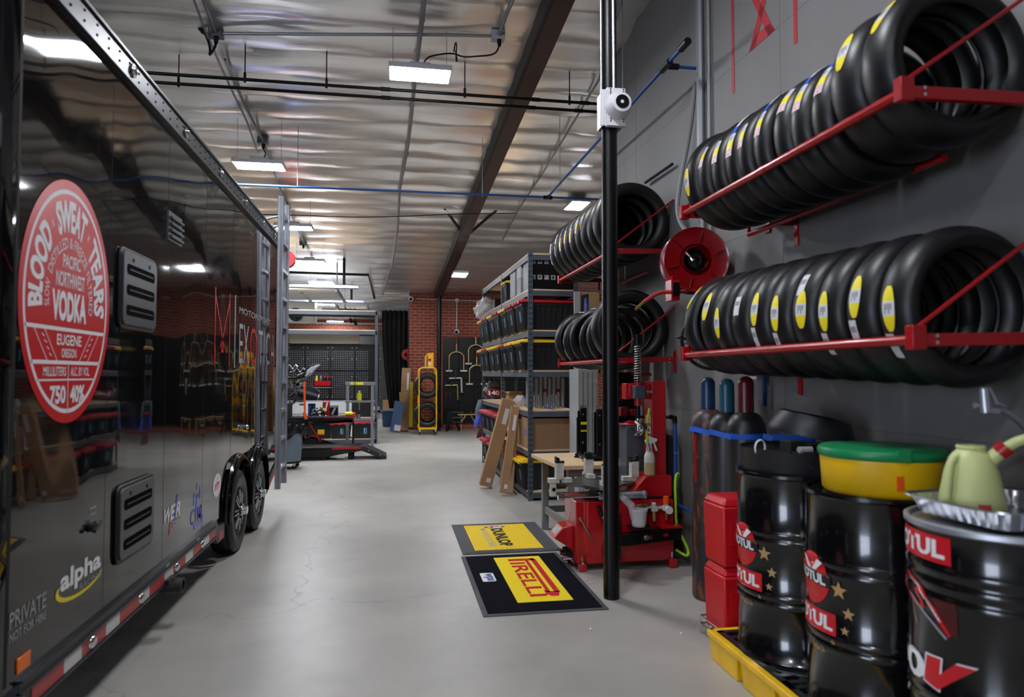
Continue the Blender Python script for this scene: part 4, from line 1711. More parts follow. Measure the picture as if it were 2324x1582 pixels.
def drum_label(t, x, y, kind):
    B_ = drum_basis(x, y)
    ribs, rh = list(t['ribs']), t['rh']
    del t['ribs'], t['rh']

    def skin(z):                 # radius of the drum wall at height z, ribs included
        r = DR
        for q in ribs:
            d = z - .15 - q
            if abs(d) < .018:
                a_ = abs(d)
                r = max(r, DR + rh * (1 if a_ < .004 else (1 - .3 * (a_ - .004) / .007 if a_ < .011 else .7 * (.018 - a_) / .007)))
        return r

    def P(a, e, z):
        return B_(a, skin(z) + e, z)
    E_ = .0026

    def patch(g, a0, a1, z0, z1, mi, e=0.):
        g.grid(lambda u, v: P(rad(a0 + (a1 - a0) * u), E_ + e, z0 + (z1 - z0) * v), max(2, int(abs(a1 - a0) / 4)), max(1, int(abs(z1 - z0) / .004)), mi)

    def txt(g, s, a0, a1, z0, z1, mi, b, e=.001, sh=0.):
        g.text(s, lambda u, v: P(rad(a0 + (a1 - a0) * u + sh * v), E_ + e, z0 + (z1 - z0) * v), 1, 1, mi, b)

    def star(g, a, z, r, mi):
        g.poly([P(rad(a) + r * (1 if k % 2 == 0 else .42) * math.sin(PI * k / 5) / DR, E_ + .001, z + r * (1 if k % 2 == 0 else .42) * math.cos(PI * k / 5)) for k in range(10)], mi)
    g = MB()
    if kind == 'classic':
        patch(g, -118, -34, .472, .556, 0)
        txt(g, 'MOTUL', -99, -37, .486, .542, 1, .04)
        # round badge: red disc, black band, white lettering, pale emblem above
        ac, zc, R_ = -60, .672, .102
        g.grid(lambda u, v: P(rad(ac) + R_ * v * math.cos(2 * PI * u) / DR, E_, zc + R_ * v * math.sin(2 * PI * u)), 48, 12, 0)
        patch(g, ac - 22, ac + 22, zc - .022, zc + .03, 2, .001)
        txt(g, 'MOTUL', ac - 26, ac + 17, zc - .017, zc + .026, 1, .04, .002)
        for k in (0, 1):
            g.poly([P(rad(ac - 4 + 6 * k), E_ + .0012, zc + .036), P(rad(ac + (9 if k else -13)), E_ + .0012, zc + .082), P(rad(ac + (15 if k else -7)), E_ + .0012, zc + .072), P(rad(ac + (7 if k else 1)), E_ + .0012, zc + .036)], 1)
        for k, L in ((0, 16), (1, 22)):
            patch(g, ac - L / 2, ac + L / 2, zc - .046 - .019 * k, zc - .036 - .019 * k, 3, .001)
        star(g, -31, .655, .036, 4)
        star(g, -23.5, .573, .026, 4)
        star(g, -26.5, .505, .019, 4)
        star(g, -36, .447, .013, 4)
        txt(g, '1853', -64, -45, .392, .416, 4, .01)
        g.build('label', ['red_vinyl', 'white', 'drum_black', 'pale_red', 'gold_star'], t, label='red and white oil label with gold stars')
    else:
        patch(g, -112, -30, .91, .995, 0)
        txt(g, 'MOTUL', -98, -34, .925, .982, 1, .04)
        txt(g, '00', -104, -51, .515, .605, 1, .03)
        for grow, mi, e in ((.035, 1, .0006), (0, 0, .0016)):
            for q in (((.08, .90), (.40, .94), (.33, .10), (0, .19)), ((.30, .42), (.66, .96), (1, 1), (.33, .10))):
                mx_, my_ = sum(p[0] for p in q) / 4, sum(p[1] for p in q) / 4
                q = [(x_ + grow * (1 if x_ > mx_ else -1), y_ + grow * 1.2 * (1 if y_ > my_ else -1)) for x_, y_ in q]

                def vf(u, v, q=q, e=e):
                    X_ = (q[0][0] * (1 - u) + q[1][0] * u) * (1 - v) + (q[3][0] * (1 - u) + q[2][0] * u) * v
                    Y_ = (q[0][1] * (1 - u) + q[1][1] * u) * (1 - v) + (q[3][1] * (1 - u) + q[2][1] * u) * v
                    return P(rad(-52 + 35 * X_), E_ + e, .505 + .118 * Y_)
                g.grid(vf, 8, 8, mi)
        # streaked red racing picture above the number: loose strokes only

        def stroke(pts, w, mi):
            for (a0, z0), (a1, z1) in zip(pts[:-1], pts[1:]):
                n = V((z1 - z0, -(a1 - a0) * DR * PI / 180)).normalized() * w / 2
                da, dz = n.x / DR * 180 / PI, n.y
                m = 6
                g.grid(lambda u, v: P(rad(a0 + (a1 - a0) * u + da * (2 * v - 1)), E_ + .0006, z0 + (z1 - z0) * u + dz * (2 * v - 1)), m, 1, mi)
        D_ = -8
        S = lambda l: [(a + D_, z + .03) for a, z in l]
        stroke(S([(-85, .86), (-76, .80), (-62, .745), (-50, .72)]), .008, 0)
        stroke(S([(-62, .815), (-50, .80), (-42, .77), (-35, .735), (-24, .665)]), .012, 0)
        stroke(S([(-58, .80), (-48, .785), (-40, .75), (-30, .70)]), .006, 1)
        stroke(S([(-60, .75), (-47, .72), (-36, .69), (-26, .655)]), .007, 5)
        stroke(S([(-85, .73), (-78, .70), (-72, .67)]), .008, 0)
        stroke(S([(-56, .73), (-54, .69), (-51, .66)]), .004, 5)
        stroke(S([(-50, .78), (-46, .745), (-44, .72)]), .016, 0)
        patch(g, -42, -27, .70, .80, 6, -.0005)
        for a, z, mi in ((-82, .475, 5), (-74, .46, 5)):
            star(g, a, z, .016, mi)
        g.build('label', ['red_vinyl', 'white', 'drum_black', 'pale_red', 'gold_star', 'grey_text', 'print_red'], t, label='red and white racing oil label')


D1, D2, D3 = (1.988, 3.16), (1.99, 2.57), (1.968, 1.945)
t = drum(*D1, 'black oil drum at the far end of the spill pallet, under the black funnel', (.27, .308, .562, .60))
drum_label(t, *D1, 'classic')
t = drum(*D2, 'black oil drum in the middle, under the yellow funnel with green lid', (.27, .308, .562, .60))
drum_label(t, *D2, 'classic')
t = drum(*D3, 'black oil drum with a pale rim, under the foil tray', (.30, .34, .645, .69, .735), 'alu', .005)
drum_label(t, *D3, 'race')
TOP = 1.03
# black funnel with its lid ajar on the far drum
fu = thing('drum_funnel', 'black funnel with a hinged lid ajar, on the far drum', 'funnel', (*D1, TOP - .01))
g = MB()
x, y = D1
g.lathe([(.262, -.012), (.27, .0), (.272, .105), (.276, .112), (.268, .112), (.262, .10), (.258, .02), (.06, .0)], 56, 0, TR(x, y, TOP))
g.build('bowl', 'dark_plastic', fu)
g = MB()
for k in range(-5, 6):
    L = math.sqrt(.25 ** 2 - (k * .045) ** 2)
    g.box(x + k * .045 - .006, x + k * .045 + .006, y - L, y + L, TOP + .085, TOP + .1)
    g.box(x - L, x + L, y + k * .045 - .006, y + k * .045 + .006, TOP + .085, TOP + .1)
g.build('grate', 'matte', fu)
g = MB()
Tl = TR(x + .06, y - .02, TOP + .155) @ RY(rad(12)) @ RX(rad(3))
g.lathe([(.20, 0), (.205, .02), (.17, .105), (.15, .115), (.0, .115)], 48, 0, Tl)
g.build('cover', 'dark_plastic', fu)
g = MB()
g.box(x - .17, x - .09, y - .22, y - .13, TOP + .10, TOP + .16)
g.cyl((x - .14, y - .235, TOP + .12), (x - .07, y - .235, TOP + .12), .016, n=12, mi=1)
g.build('latch', ['matte', 'grey_text'], fu, bevel=.004)
g = MB()
g.lathe([(.035, -.006), (.042, 0), (.035, .006)], 20, 0, TR(x - .232, y - .06, TOP + .115) @ RZ(rad(20)) @ RX(PI / 2), closed=True)
g.build('funnel_ring', 'white', None, 'white ring hooked over the edge of the black funnel', cat='ring')
# yellow funnel with the green lid
yf = thing('drum_funnel', 'yellow funnel with a closed green lid, on the middle drum', 'funnel', (*D2, TOP - .01))
x, y = D2[0] + .008, D2[1]
g = MB()
g.lathe([(.0, -.012), (.216, -.012), (.225, .0), (.233, .132), (.233, .136), (.0, .136)], 56, 0, TR(x, y, TOP))
g.build('bowl', 'yellow', yf)
g = MB()
g.lathe([(.0, .132), (.235, .132), (.24, .137), (.243, .155), (.237, .168), (.226, .173), (.0, .173)], 56, 0, TR(x, y, TOP))
P = drum_basis(x, y)
Pg = [P(rad(a), r, z) for a in (14, 24) for r in (.225, .252) for z in (TOP + .138, TOP + .18)]
g.add(Pg, [(0, 1, 3, 2), (4, 6, 7, 5), (0, 4, 5, 1), (2, 3, 7, 6), (0, 2, 6, 4), (1, 5, 7, 3)])
g.build('cover', 'green', yf)
g = MB()
g.grid(lambda u, v: P(rad(13 + 6 * u), .2335, TOP + .025 + .055 * v), 2, 1)
g.build('warning_label', 'orange', yf)
# foil tray with jug on the near drum
ty = thing('foil_tray', 'large crimped foil tray on the near drum', 'tray', (*D3, TOP))
x, y = D3[0] + .02, D3[1] + .02
Tt = TR(x, y, TOP + .001) @ RZ(rad(4))
g = MB()


def loop(a, b, r, n=8):
    pts = []
    for cx_, cy_, t0 in ((a - r, b - r, 0), (-a + r, b - r, 90), (-a + r, -b + r, 180), (a - r, -b + r, 270)):
        for k in range(n + 1):
            t = rad(t0 + 90 * k / n)
            pts.append((cx_ + r * math.cos(t), cy_ + r * math.sin(t)))
    return pts


def dens(p, m):
    out = []
    for i in range(len(p)):
        (xa, ya), (xb, yb) = p[i], p[(i + 1) % len(p)]
        k = max(1, int(math.hypot(xb - xa, yb - ya) / m))
        out += [(xa + (xb - xa) * j / k, ya + (yb - ya) * j / k) for j in range(k)]
    return out


base = dens(loop(.20, .17, .05), .008)
rings = []
for z, gx, crim in ((0, 0, 0), (.004, .0, 1), (.055, .028, 1), (.058, .045, 0), (.062, .05, 0), (.056, .052, 0)):
    ring = []
    for i, (px, py) in enumerate(base):
        L = math.hypot(px, py)
        k = gx + (.004 * (1 if i % 4 < 2 else -1) if crim else 0)
        ring.append(((px + px / L * k), (py + py / L * k), z))
    rings.append(ring)
n = len(base)
vs = [v for r in rings for v in r]
fs = [tuple(range(n - 1, -1, -1))]
for q in range(len(rings) - 1):
    fs += [(q * n + i, q * n + (i + 1) % n, (q + 1) * n + (i + 1) % n, (q + 1) * n + i) for i in range(n)]
g.add(vs, fs, 0, Tt)
g.build('pan', 'pan', ty)
jg = thing('measuring_jug', 'pale green oil jug with a curved spout in the foil tray', 'jug', (x + .02, y - .02, TOP))
rr0 = drum_basis(*D3)(PI / 2, .095, 0)
JX, JY, JZ = D3[0] * 2 - rr0.x + .0, D3[1] * 2 - rr0.y, TOP + .006
g = MB()
pr = [(.0, 0), (.093, 0), (.098, .012), (.094, .06), (.079, .14), (.064, .185), (.052, .203), (.044, .209), (.041, .214), (.044, .222), (.042, .228), (.036, .228), (.035, .21), (.05, .19), (.06, .17), (.08, .02), (.0, .015)]
g.lathe(pr, 40, 0, TR(JX, JY, JZ))
g.build('body', 'jug', jg)
P = drum_basis(JX, JY)
g = MB()
g.tube([P(rad(-40), .05, JZ + .192), P(rad(-40), .086, JZ + .18), P(rad(-40), .096, JZ + .12), P(rad(-40), .107, JZ + .05), P(rad(-40), .092, JZ + .022)], .011, 10, smooth=2)
g.build('handle', 'jug', jg)
right = P(PI / 2, 1, 0) - P(0, 0, 0)
right.z = 0
right.normalize()
jc = V((JX, JY, JZ))
g = MB()
g.tube([jc + right * .04 + V((0, 0, .165)), jc + right * .065 + V((0, 0, .195)), jc + right * .085 + V((0, 0, .215))], .024, 14)
g.build('spout_neck', 'jug', jg)
g = MB()
g.cyl(jc + right * .078 + V((0, 0, .206)), jc + right * .10 + V((0, 0, .228)), .029, n=20)
g.build('spout_collar', 'red', jg)
g = MB()
g.tube([jc + right * .096 + V((0, 0, .225)), jc + right * .13 + V((0, 0, .25)), jc + right * .17 + V((0, 0, .262)), jc + right * .24 + V((0, 0, .25))], .017, 12, smooth=2)
g.build('spout', 'jug', jg, label='yellow green curved spout')
g = MB()
g.grid(lambda u, v: P(rad(10 + 22 * u), .0995 - .008 * v, JZ + .03 + .03 * v), 4, 1)
g.build('print', 'pale_red', jg)
# metal fuel nozzle standing behind the tray
nz = thing('pump_lever', 'bare metal pump lever rising behind the foil tray', 'lever', (2.14, 2.05, TOP + .06))
q0 = oY(2330, 972, 2.16)
q1 = oY(2282, 932, 2.14)
q2 = oY(2246, 928, 2.12)
g = MB()
g.tube([V((q0.x + .1, 2.2, TOP - .01)), q0 + V((.04, 0, -.06)), q0, q1, q2], .011, 10, smooth=2)
g.build('bent_tube', 'alu', nz)
g = MB()
g.cyl(q2 + V((-.015, 0, -.012)), q2 + V((-.022, 0, .072)), .017, .015, n=14)
g.cyl(q2 + V((-.02, 0, .012)), q2 + V((-.055, 0, .012)), .005, n=8)
g.cyl(q2 + V((-.052, 0, .012)), q2 + V((-.06, 0, .012)), .010, n=10)
g.cyl(q2 + V((-.02, 0, -.004)), q2 + V((.03, 0, -.01)), .015, n=12)
g.build('valve_body', 'alu', nz)
g = MB()
g.tube([q2 + V((-.032, 0, .072)), q2 + V((.0, 0, .072)), q2 + V((.02, 0, .04)), q2 + V((.03, 0, .022)), q1 + V((.0, 0, .012))], .006, 8)
g.build('trigger', 'alu', nz)

# red cans on a wire stand beyond the pallet
g = MB()
for z in (.105, .06):
    g.tube([(a, b, z) for a, b in ((1.765, 3.52), (1.765, 3.80), (2.06, 3.80), (2.06, 3.52))], .005, 6, closed=True)
for a in (1.765, 2.06):
    for b in (3.52, 3.80):
        g.cyl((a, b, 0), (a, b, .105), .005, n=6)
for k in range(6):
    g.cyl((1.8 + k * .05, 3.52, .06), (1.8 + k * .05, 3.80, .06), .003, n=5)
g.build('wire_stand', 'chrome', None, 'low chrome wire stand beneath the two red cans', cat='stand')
for z, lab in ((.064, 'lower red can on the chrome wire stand'), (.444, 'upper red can stacked above the wire stand')):
    c = thing('shop_can', lab, 'can', (1.91, 3.66, z), 'stacked red cans')
    g = MB()
    g.taper(1.912, 3.66, z, z + .33, .25, .24, .268, .25)
    g.taper(1.912, 3.66, z + .33, z + .375, .268, .25, .22, .20)
    g.build('body', 'can_red', c, bevel=.012)
    g = MB()
    g.box(1.82, 2.0, 3.528, 3.534, z + .12, z + .25)
    g.build('panel', 'can_red', c)
# yellow funnel disc leaning between the drums
g = MB()
g.lathe([(.0, .0), (.11, .0), (.115, .01), (.11, .02), (.0, .02)], 36, 0, TR(1.835, 2.85, .49) @ RZ(rad(58)) @ RX(PI / 2))
g.build('yellow_lid', 'lid_yel', None, 'round yellow lid stuck between the far and middle drums', cat='lid')
# ================================================================ mats
def mat_quad(c):                 # c: far-left, far-right, near-right, near-left floor points
    a, b, d, e = [V(p) for p in c]
    return lambda u, v: tuple((a * (1 - u) * (1 - v) + b * u * (1 - v) + d * u * v + e * (1 - u) * v))


def rect_mat(x0, x1, y0, y1):
    return lambda u, v, z: (x0 + (x1 - x0) * u, y1 + (y0 - y1) * v, z)


m1 = thing('floor_mat', 'dark carpet mat with a yellow panel and red lettering, beside the black post', 'mat', (.96, 5.0, 0), 'tyre maker floor mats')
Q = rect_mat(.556, 1.366, 4.275, 5.7)
g = MB()
g.box(.556, 1.366, 4.275, 5.7, .0, .006)
g.build('rubber_edge', 'mat_rub', m1, bevel=.003)
g = MB()
g.box(.59, 1.332, 4.31, 5.665, .004, .0095)
g.build('pile', 'mat_navy', m1)
yx0, yx1, yy0, yy1 = .81, 1.185, 4.475, 5.59
g = MB()
g.box(yx0, yx1, yy0, yy1, .0, .0105)
z_ = .0115


def rd(u, v):                    # reading frame: u runs toward the viewer, v toward the right edge
    return (yx0 + v, yy1 - u, z_)


def quad(pts, mi):
    g.poly([rd(*p) for p in pts], mi)


W_, H_ = yy1 - yy0, yx1 - yx0
# long-headed P
quad([(.065, .105), (.065, .315), (.125, .315), (.125, .105)], 1)
quad([(.065, .28), (.065, .30), (.10, .327), (.94, .327), (.94, .287), (.125, .287)], 1)
quad([(.125, .235), (.125, .262), (.94, .262), (.94, .235)], 1)
quad([(.92, .327), (1.02, .30), (1.02, .25), (.97, .222), (.88, .222), (.92, .262)], 1)
g.text('IRELLI', lambda u, v: rd(.17 + u, .105 + v), .84, .118, 1, .02)
g.build('logo', ['yel_gold', 'red_mat'], m1, label='yellow panel with red lettering')
g = MB()
g.poly([(.645 + v, 5.18 - u, .0102) for u, v in ((0, .01), (.01, 0), (.205, 0), (.215, .01), (.215, .088), (.20, .1), (.015, .1), (0, .085))], 0)
g.text('wps', lambda u, v: (.66 + v, 5.168 - u, .0108), .19, .072, 1, .05)
g.build('small_logo', ['white', 'blue'], m1)
m2 = thing('floor_mat', 'ribbed grey rubber mat with a yellow panel, farther from the post', 'mat', (1.0, 6.3, 0), 'tyre maker floor mats')
g = MB()
g.box(.578, 1.42, 5.755, 6.89, 0, .008)
for k in range(38):
    x = .60 + k * (.80 / 38)
    g.box(x, x + .012, 5.78, 6.865, .008, .0115)
g.build('rubber_base', 'mat_rub', m2)
g = MB()
bx0, bx1, by0, by1 = .69, 1.285, 5.84, 6.80
for k in range(29):
    x = bx0 + k * (bx1 - bx0) / 29
    g.box(x, x + (bx1 - bx0) / 29 - .002, by0, by1, .0, .0125)
z_ = .0135
yx0, yy1 = bx0, by1


def bars(t, u0, v0, w, h, mi, b, shear=0.):
    g.text(t, lambda u, v: rd(u0 + u + v * shear, v0 + v), w, h, mi, b)


bars('DUNLOP', .19, .235, .68, .12, 1, .05, -.25)
bars('MOTORCYCLE TIRES', .16, .14, .70, .055, 2, .01, -.25)
g.poly([rd(.1 + .075 * math.cos(2 * PI * k / 24), .29 + .075 * math.sin(2 * PI * k / 24)) for k in range(24)], 3)
g.poly([rd(.02, .29), rd(.1, .40), rd(.18, .29), rd(.16, .29), rd(.1, .37), rd(.04, .29)], 1)
g.poly([rd(.02, .29), rd(.1, .18), rd(.18, .29), rd(.16, .29), rd(.1, .21), rd(.04, .29)], 1)
z_ = .0138
g.poly([rd(.075, .25), rd(.13, .25), rd(.13, .275), rd(.1, .275), rd(.1, .33), rd(.075, .33)], 4)
g.build('logo', ['yel_mat', 'matte', 'grey_text', 'white', 'red_mat'], m2, label='yellow panel with black lettering')

# ================================================================ tall grey shelving rack with totes
RT = TR(1.586, 8.05, 0) @ RZ(rad(1.35))
RL, RW_ = 3.66, .60
rk = thing('shelving_rack', 'tall grey boltless shelving rack loaded with black totes and boxes', 'shelving', RT @ V((.3, 1.8, 0)))
for (x, y) in ((0, 0), (RW_ - .04, 0), (0, RL / 2 - .02), (RW_ - .04, RL / 2 - .02), (0, RL - .04), (RW_ - .04, RL - .04)):
    g = MB()
    g.box(x, x + .055, y, y + .004, 0, 2.97, 0, RT)
    sx = x if x < .1 else x + .051
    g.box(sx, sx + .004, y, y + .045, 0, 2.97, 0, RT)
    for k in range(46):
        z = .08 + k * .063
        for dx in (.014, .034):
            g.box(x + dx, x + dx + .009, y - .0008, y, z, z + .022, 1, RT)
        g.box(sx - .0008 if x < .1 else sx + .004, sx if x < .1 else sx + .0048, y + .015, y + .025, z, z + .022, 1, RT)
    g.build('post', ['shelf_grey', 'matte'], rk)
DECK = (2.528, 2.036, 1.552, 1.076, .602, .114)
for i, z in enumerate((2.962,) + DECK):
    g = MB()
    for y in (.0, RL - .03, RL / 2 - .02):
        g.box(.04, RW_ - .02, y + .004, y + .034, z - .082, z - .018, 0, RT)
    for x in (.004, RW_ - .03):
        g.box(x, x + .03, .03, RL - .03, z - .082, z - .018, 0, RT)
    g.build('beam', 'shelf_grey', rk)
    g = MB()
    g.box(.006, RW_ - .006, .01, RL - .01, z - .018, z, 0, RT)
    g.build('deck', 'ply', rk)


def tote_proto(lid):
    t = thing('storage_tote', 'x', 'tote', (0, 0, 0))
    g = MB()
    g.taper(0, 0, 0, .325, .60, .385, .675, .455)
    for s in (-1, 1):
        for k in range(-3, 4):
            g.bar((s * .305, k * .055, .01), (s * .338, k * .06, .30), .02, .014, (s, 0, 0))
        for k in range(-4, 5):
            g.bar((k * .065, s * .195, .01), (k * .072, s * .228, .30), .022, .014, (0, s, 0))
    g.taper(0, 0, .29, .33, .70, .475, .705, .48)
    g.build('body', 'tote', t, bevel=.004)
    g = MB()
    g.box(-.365, .365, -.25, .25, .325, .352)
    g.box(-.335, .335, -.222, .222, .352, .368)
    for s in (-1, 1):
        for k in (-.16, 0, .16):
            g.box(s * .372 - .012, s * .372 + .012, k - .045, k + .045, .312, .35)
    g.build('lid', lid, t, bevel=.007)
    g = MB()
    g.add([(-.318, -.08, .10), (-.318, -.015, .10), (-.334, -.015, .23), (-.334, -.08, .23)], [(0, 1, 2, 3)])
    g.build('paper_label', 'label_blue', t)
    return t


TP = {}


def tote(lid, p, lab, grp, sc=None, rz=0.):
    loc = RT @ V(p)
    rot = (0, 0, rad(1.35 + rz))
    if lid not in TP:
        TP[lid] = tote_proto(lid)
        TP[lid]['group'] = grp
        return place(TP[lid], loc, rot, lab, sc)
    t = dup(TP[lid], loc, rot, lab, grp, sc)
    if not sc:
        t.scale = (1, 1, 1)
    return t


CN = dict(lid_red='red', lid_yel='yellow')
for tier, nm, seq in ((1, 'second shelf from the top', 'RRYRYRY'), (2, 'third shelf from the top', 'YYRYYRY')):
    for k, c in enumerate(seq):
        lid = 'lid_red' if c == 'R' else 'lid_yel'
        pos = ORD[k] + ' from the workbench'
        tote(lid, (.275 - .01 * (k % 2), .27 + k * .519, DECK[tier]), '%s lidded black tote, %s on the %s' % (CN[lid], pos, nm), 'totes on the ' + nm, (1, .985, 1.02))
for k in range(4):
    tote('lid_red', (.24, 1.98 + k * .44, DECK[4]), 'small red lidded tote, %s from the workbench below the number fairing' % ORD[k], 'small red lidded totes', (.86, .8, .86))
tote('lid_yel', (.28, .30, DECK[5]), 'black tote with yellow lid at the near end of the bottom shelf', 'totes on the bottom shelf', (1, .98, 1))
for k in range(4):
    tote('lid_red', (.26, .84 + k * .70, DECK[5]), 'red lidded tote on the bottom shelf, %s behind the yellow lidded one' % ORD[k], 'totes on the bottom shelf')
tote('lid_yel', (.20, 1.52, DECK[0]), 'small black tote with yellow lid on the top shelf beside the grey cartons', 'top shelf boxes', (.62, .55, .78))


def carton(p, d, m, lab, tape=None, rz=0., name='carton', extra=None, T=None, bevel=.004):
    t = thing(name, lab, 'box', (T or RT) @ V(p))
    g = MB()
    Tm = (T or RT) @ TR(*p) @ RZ(rad(rz))
    g.box(-d[0] / 2, d[0] / 2, -d[1] / 2, d[1] / 2, 0, d[2], 0, Tm)
    g.build('box', m, t, bevel=bevel)
    if tape:
        g = MB()
        g.box(-d[0] / 2 - .001, -d[0] / 2, -.025, .025, .0, d[2], 0, Tm)
        g.box(-d[0] / 2, d[0] / 2, -.025, .025, d[2], d[2] + .001, 0, Tm)
        g.build('tape', tape, t)
    if extra:
        extra(t, Tm)
    return t


def icons(t, Tm):
    g = MB()
    for r, z in ((0, .31), (1, .12)):
        for k in range(7):
            x = -.27 + k * .083
            g.box(x, x + .055, -.2045, -.203, z, z + .055, 0, Tm)
            g.box(x + .01, x + .04, -.2055, -.2045, z + .01 + .01 * (k % 3), z + .03 + .008 * (k % 2), 1, Tm)
            g.box(x + .004 + .02 * (k % 2), x + .02 + .02 * (k % 2), -.2055, -.2045, z + .035, z + .048, 1, Tm)
    g.build('picture_grid', ['grey_text', 'ink'], t)


carton((.31, .24, DECK[0]), (.56, .40, .40), 'black', 'large black carton printed with rows of small pictures on the top shelf', extra=icons)
carton((.16, .62, DECK[0]), (.30, .26, .20), 'grey', 'lower grey carton of the pair behind the picture printed carton')
carton((.16, .62, DECK[0] + .201), (.30, .26, .19), 'grey_text', 'upper pale carton of the pair behind the picture printed carton')
carton((.15, .98, DECK[0]), (.30, .34, .33), 'grey', 'tall grey carton between the carton pair and the small yellow lidded tote')
carton((.30, 2.9, DECK[0] + .0), (.5, .42, .17), 'black', 'flat black box under the plastic wrap on the top shelf')
g = MB()
random_pts = [(RND.uniform(-.28, .12), RND.uniform(-.3, .3), RND.uniform(-.16, .16)) for _ in range(26)]
base_ = RT @ V((.02, 3.25, DECK[0] - .02))


def wrap(u, v):
    a, b = 2 * PI * u, PI * v
    r = .17 * (1 + .16 * math.sin(3 * a + 3 * b) + .12 * math.sin(4 * a - 7 * b + 1) * math.sin(b) + .10 * math.sin(11 * a * .5 + 13 * b))
    return base_ + V((r * .9 * math.sin(b) * math.cos(a) - .04, 1.3 * r * math.sin(b) * math.sin(a), -r * 1.15 * math.cos(b) + .05))


g.grid(wrap, 40, 18)
g.build('plastic_wrap', 'clear', None, 'crumpled clear plastic wrap spilling off the far end of the top shelf', cat='plastic wrap', sharp=180)
# shelf with parts, tubes and the number fairing
for k in range(9):
    x, y = .56 - .0 * k, .12 + k * .10
    g = MB()
    p = RT @ V((.10 + k * .057, .50, DECK[3]))
    h = .42 - .02 * (k % 3)
    g.cyl(p, p + V((0, 0, h)), .022, n=14)
    if k % 3 == 1:
        g.cyl(p + V((0, 0, .2)), p + V((0, 0, .24)), .0235, n=14, mi=1)
    g.build('metal_tube', ['silver', 'red'], None, 'upright silver tube, %s of the row standing on the parts shelf of the tall rack' % ORD[k], cat='tube', group='upright tubes on the parts shelf')
for k in range(5):
    p = RT @ V((.10 + .11 * k, .95 + .25 * (k % 2), DECK[3]))
    g = MB()

    def lump(u, v, p=p, k=k):
        a, b = 2 * PI * u, PI * v
        r = .085 * (1 + .2 * math.sin(4 * a + k) * math.sin(3 * b))
        return p + V((r * math.sin(b) * math.cos(a), 1.2 * r * math.sin(b) * math.sin(a), max(0, .07 - r * .9 * math.cos(b))))
    g.grid(lump, 18, 10)
    g.build('wrapped_part', 'glass' if k % 2 else 'clear', None, '%s of the plastic wrapped parts lying in front of the silver tubes' % ORD[k].capitalize(), cat='wrapped part', group='plastic wrapped parts', sharp=180)
hb = thing('open_carton', 'small open brown carton on the parts shelf of the tall rack', 'box', RT @ V((.12, 1.45, DECK[3])))
g = MB()
for x0, x1, y0, y1 in ((.02, .22, 1.38, 1.385), (.02, .22, 1.575, 1.58), (.02, .025, 1.38, 1.58), (.215, .22, 1.38, 1.58)):
    g.box(x0, x1, y0, y1, DECK[3], DECK[3] + .15, 0, RT)
g.box(.02, .22, 1.38, 1.58, DECK[3], DECK[3] + .004, 0, RT)
g.build('box', 'brownbox', hb)
g = MB()
for p0, p1 in (((.12, 1.38, .15), (.12, 1.30, .19)), ((.12, 1.58, .15), (.12, 1.66, .18)), ((.02, 1.48, .15), (-.05, 1.48, .20))):
    a_, b_ = RT @ V((p0[0], p0[1], DECK[3] + p0[2])), RT @ V((p1[0], p1[1], DECK[3] + p1[2]))
    g.bar(a_, b_, .19, .004)
g.build('flap', 'cardboard', hb)
fb = RT @ V((.10, 3.28, DECK[3]))
nf = thing('nose_fairing', 'grey motorcycle nose fairing with a red number oval on the parts shelf', 'fairing', fb)
g = MB()


def nose(u, v):
    a = PI * (u - .5) * 1.05
    r = .17 * math.sin(PI * (.12 + .80 * v) * .62 + .5)
    return fb + V((r * 1.0 * math.sin(a) + .03, -.24 * math.cos(a) * (1 - .55 * v) + .1, .02 + .2 * v))


g.grid(nose, 18, 8)
g.build('shell', 'dark_plastic', nf, sharp=180)
g = MB()
g.grid(lambda u, v: nose(.22 + .56 * u, 1 + .0 * v) if v < .02 else fb + V(((.12 * (1 - v * .75)) * math.sin(PI * (u - .5)) + .03, -.11 * math.cos(PI * (u - .5)) * (1 - .6 * v) + .1 + .05 * v, .21 + .15 * v)), 14, 6)
g.build('windscreen', 'glass', nf, sharp=180)
g = MB()
g.poly([V(nose(.5 + .26 * math.cos(2 * PI * k / 28), .5 + .34 * math.sin(2 * PI * k / 28))) + V((0, -.012, 0)) for k in range(28)], 0)
g.text('140', lambda u, v: V(nose(.33 + .34 * u, .33 + .36 * v)) + V((0, -.018, 0)), 1, 1, 1, .04)
g.build('number_plate', ['red_vinyl', 'white'], nf)
for k, (dx, dz, w, h, m, nm_) in enumerate(((.0, .30, .16, .26, 'can_grey', 'grey'), (-.02, .10, .15, .22, 'blue_vinyl', 'blue'), (.02, -.10, .12, .20, 'print_red', 'dark red'))):
    pb = RT @ V((-.03 + dx, 3.70 + .02 * k, .50 + dz))

    def panel(u, v, off=0.):
        return pb + V(((u - .5) * w * (1 - .4 * abs(v - .4)) + .05 * (v - .5), -(.06 + off) * math.sin(PI * u) * (.4 + .6 * math.sin(PI * (.15 + .7 * v))), h * v + .04 * u))
    g = MB()
    g.grid(panel, 10, 8)
    g.grid(lambda u, v: panel(u, v, -.012), 10, 8)
    g.build('fairing_panel', m, None, '%s curved fairing panel hung on the brick wall end of the rack' % nm_, cat='fairing', sharp=180)
cx_ = carton((.30, .26, DECK[4]), (.57, .44, .37), 'cardboard_d', 'large brown carton at the near end of the shelf above the workbench', 'cardboard')
g = MB()
g.box(-.288, -.286, -.07, .0, .16, .24, 0, RT @ TR(.30, .26, DECK[4]))
g.build('blue_tape', 'tape_blue', cx_)
carton((.24, .80, DECK[4]), (.45, .4, .30), 'cardboard', 'brown carton behind the large one on the shelf above the workbench', 'cardboard_d')
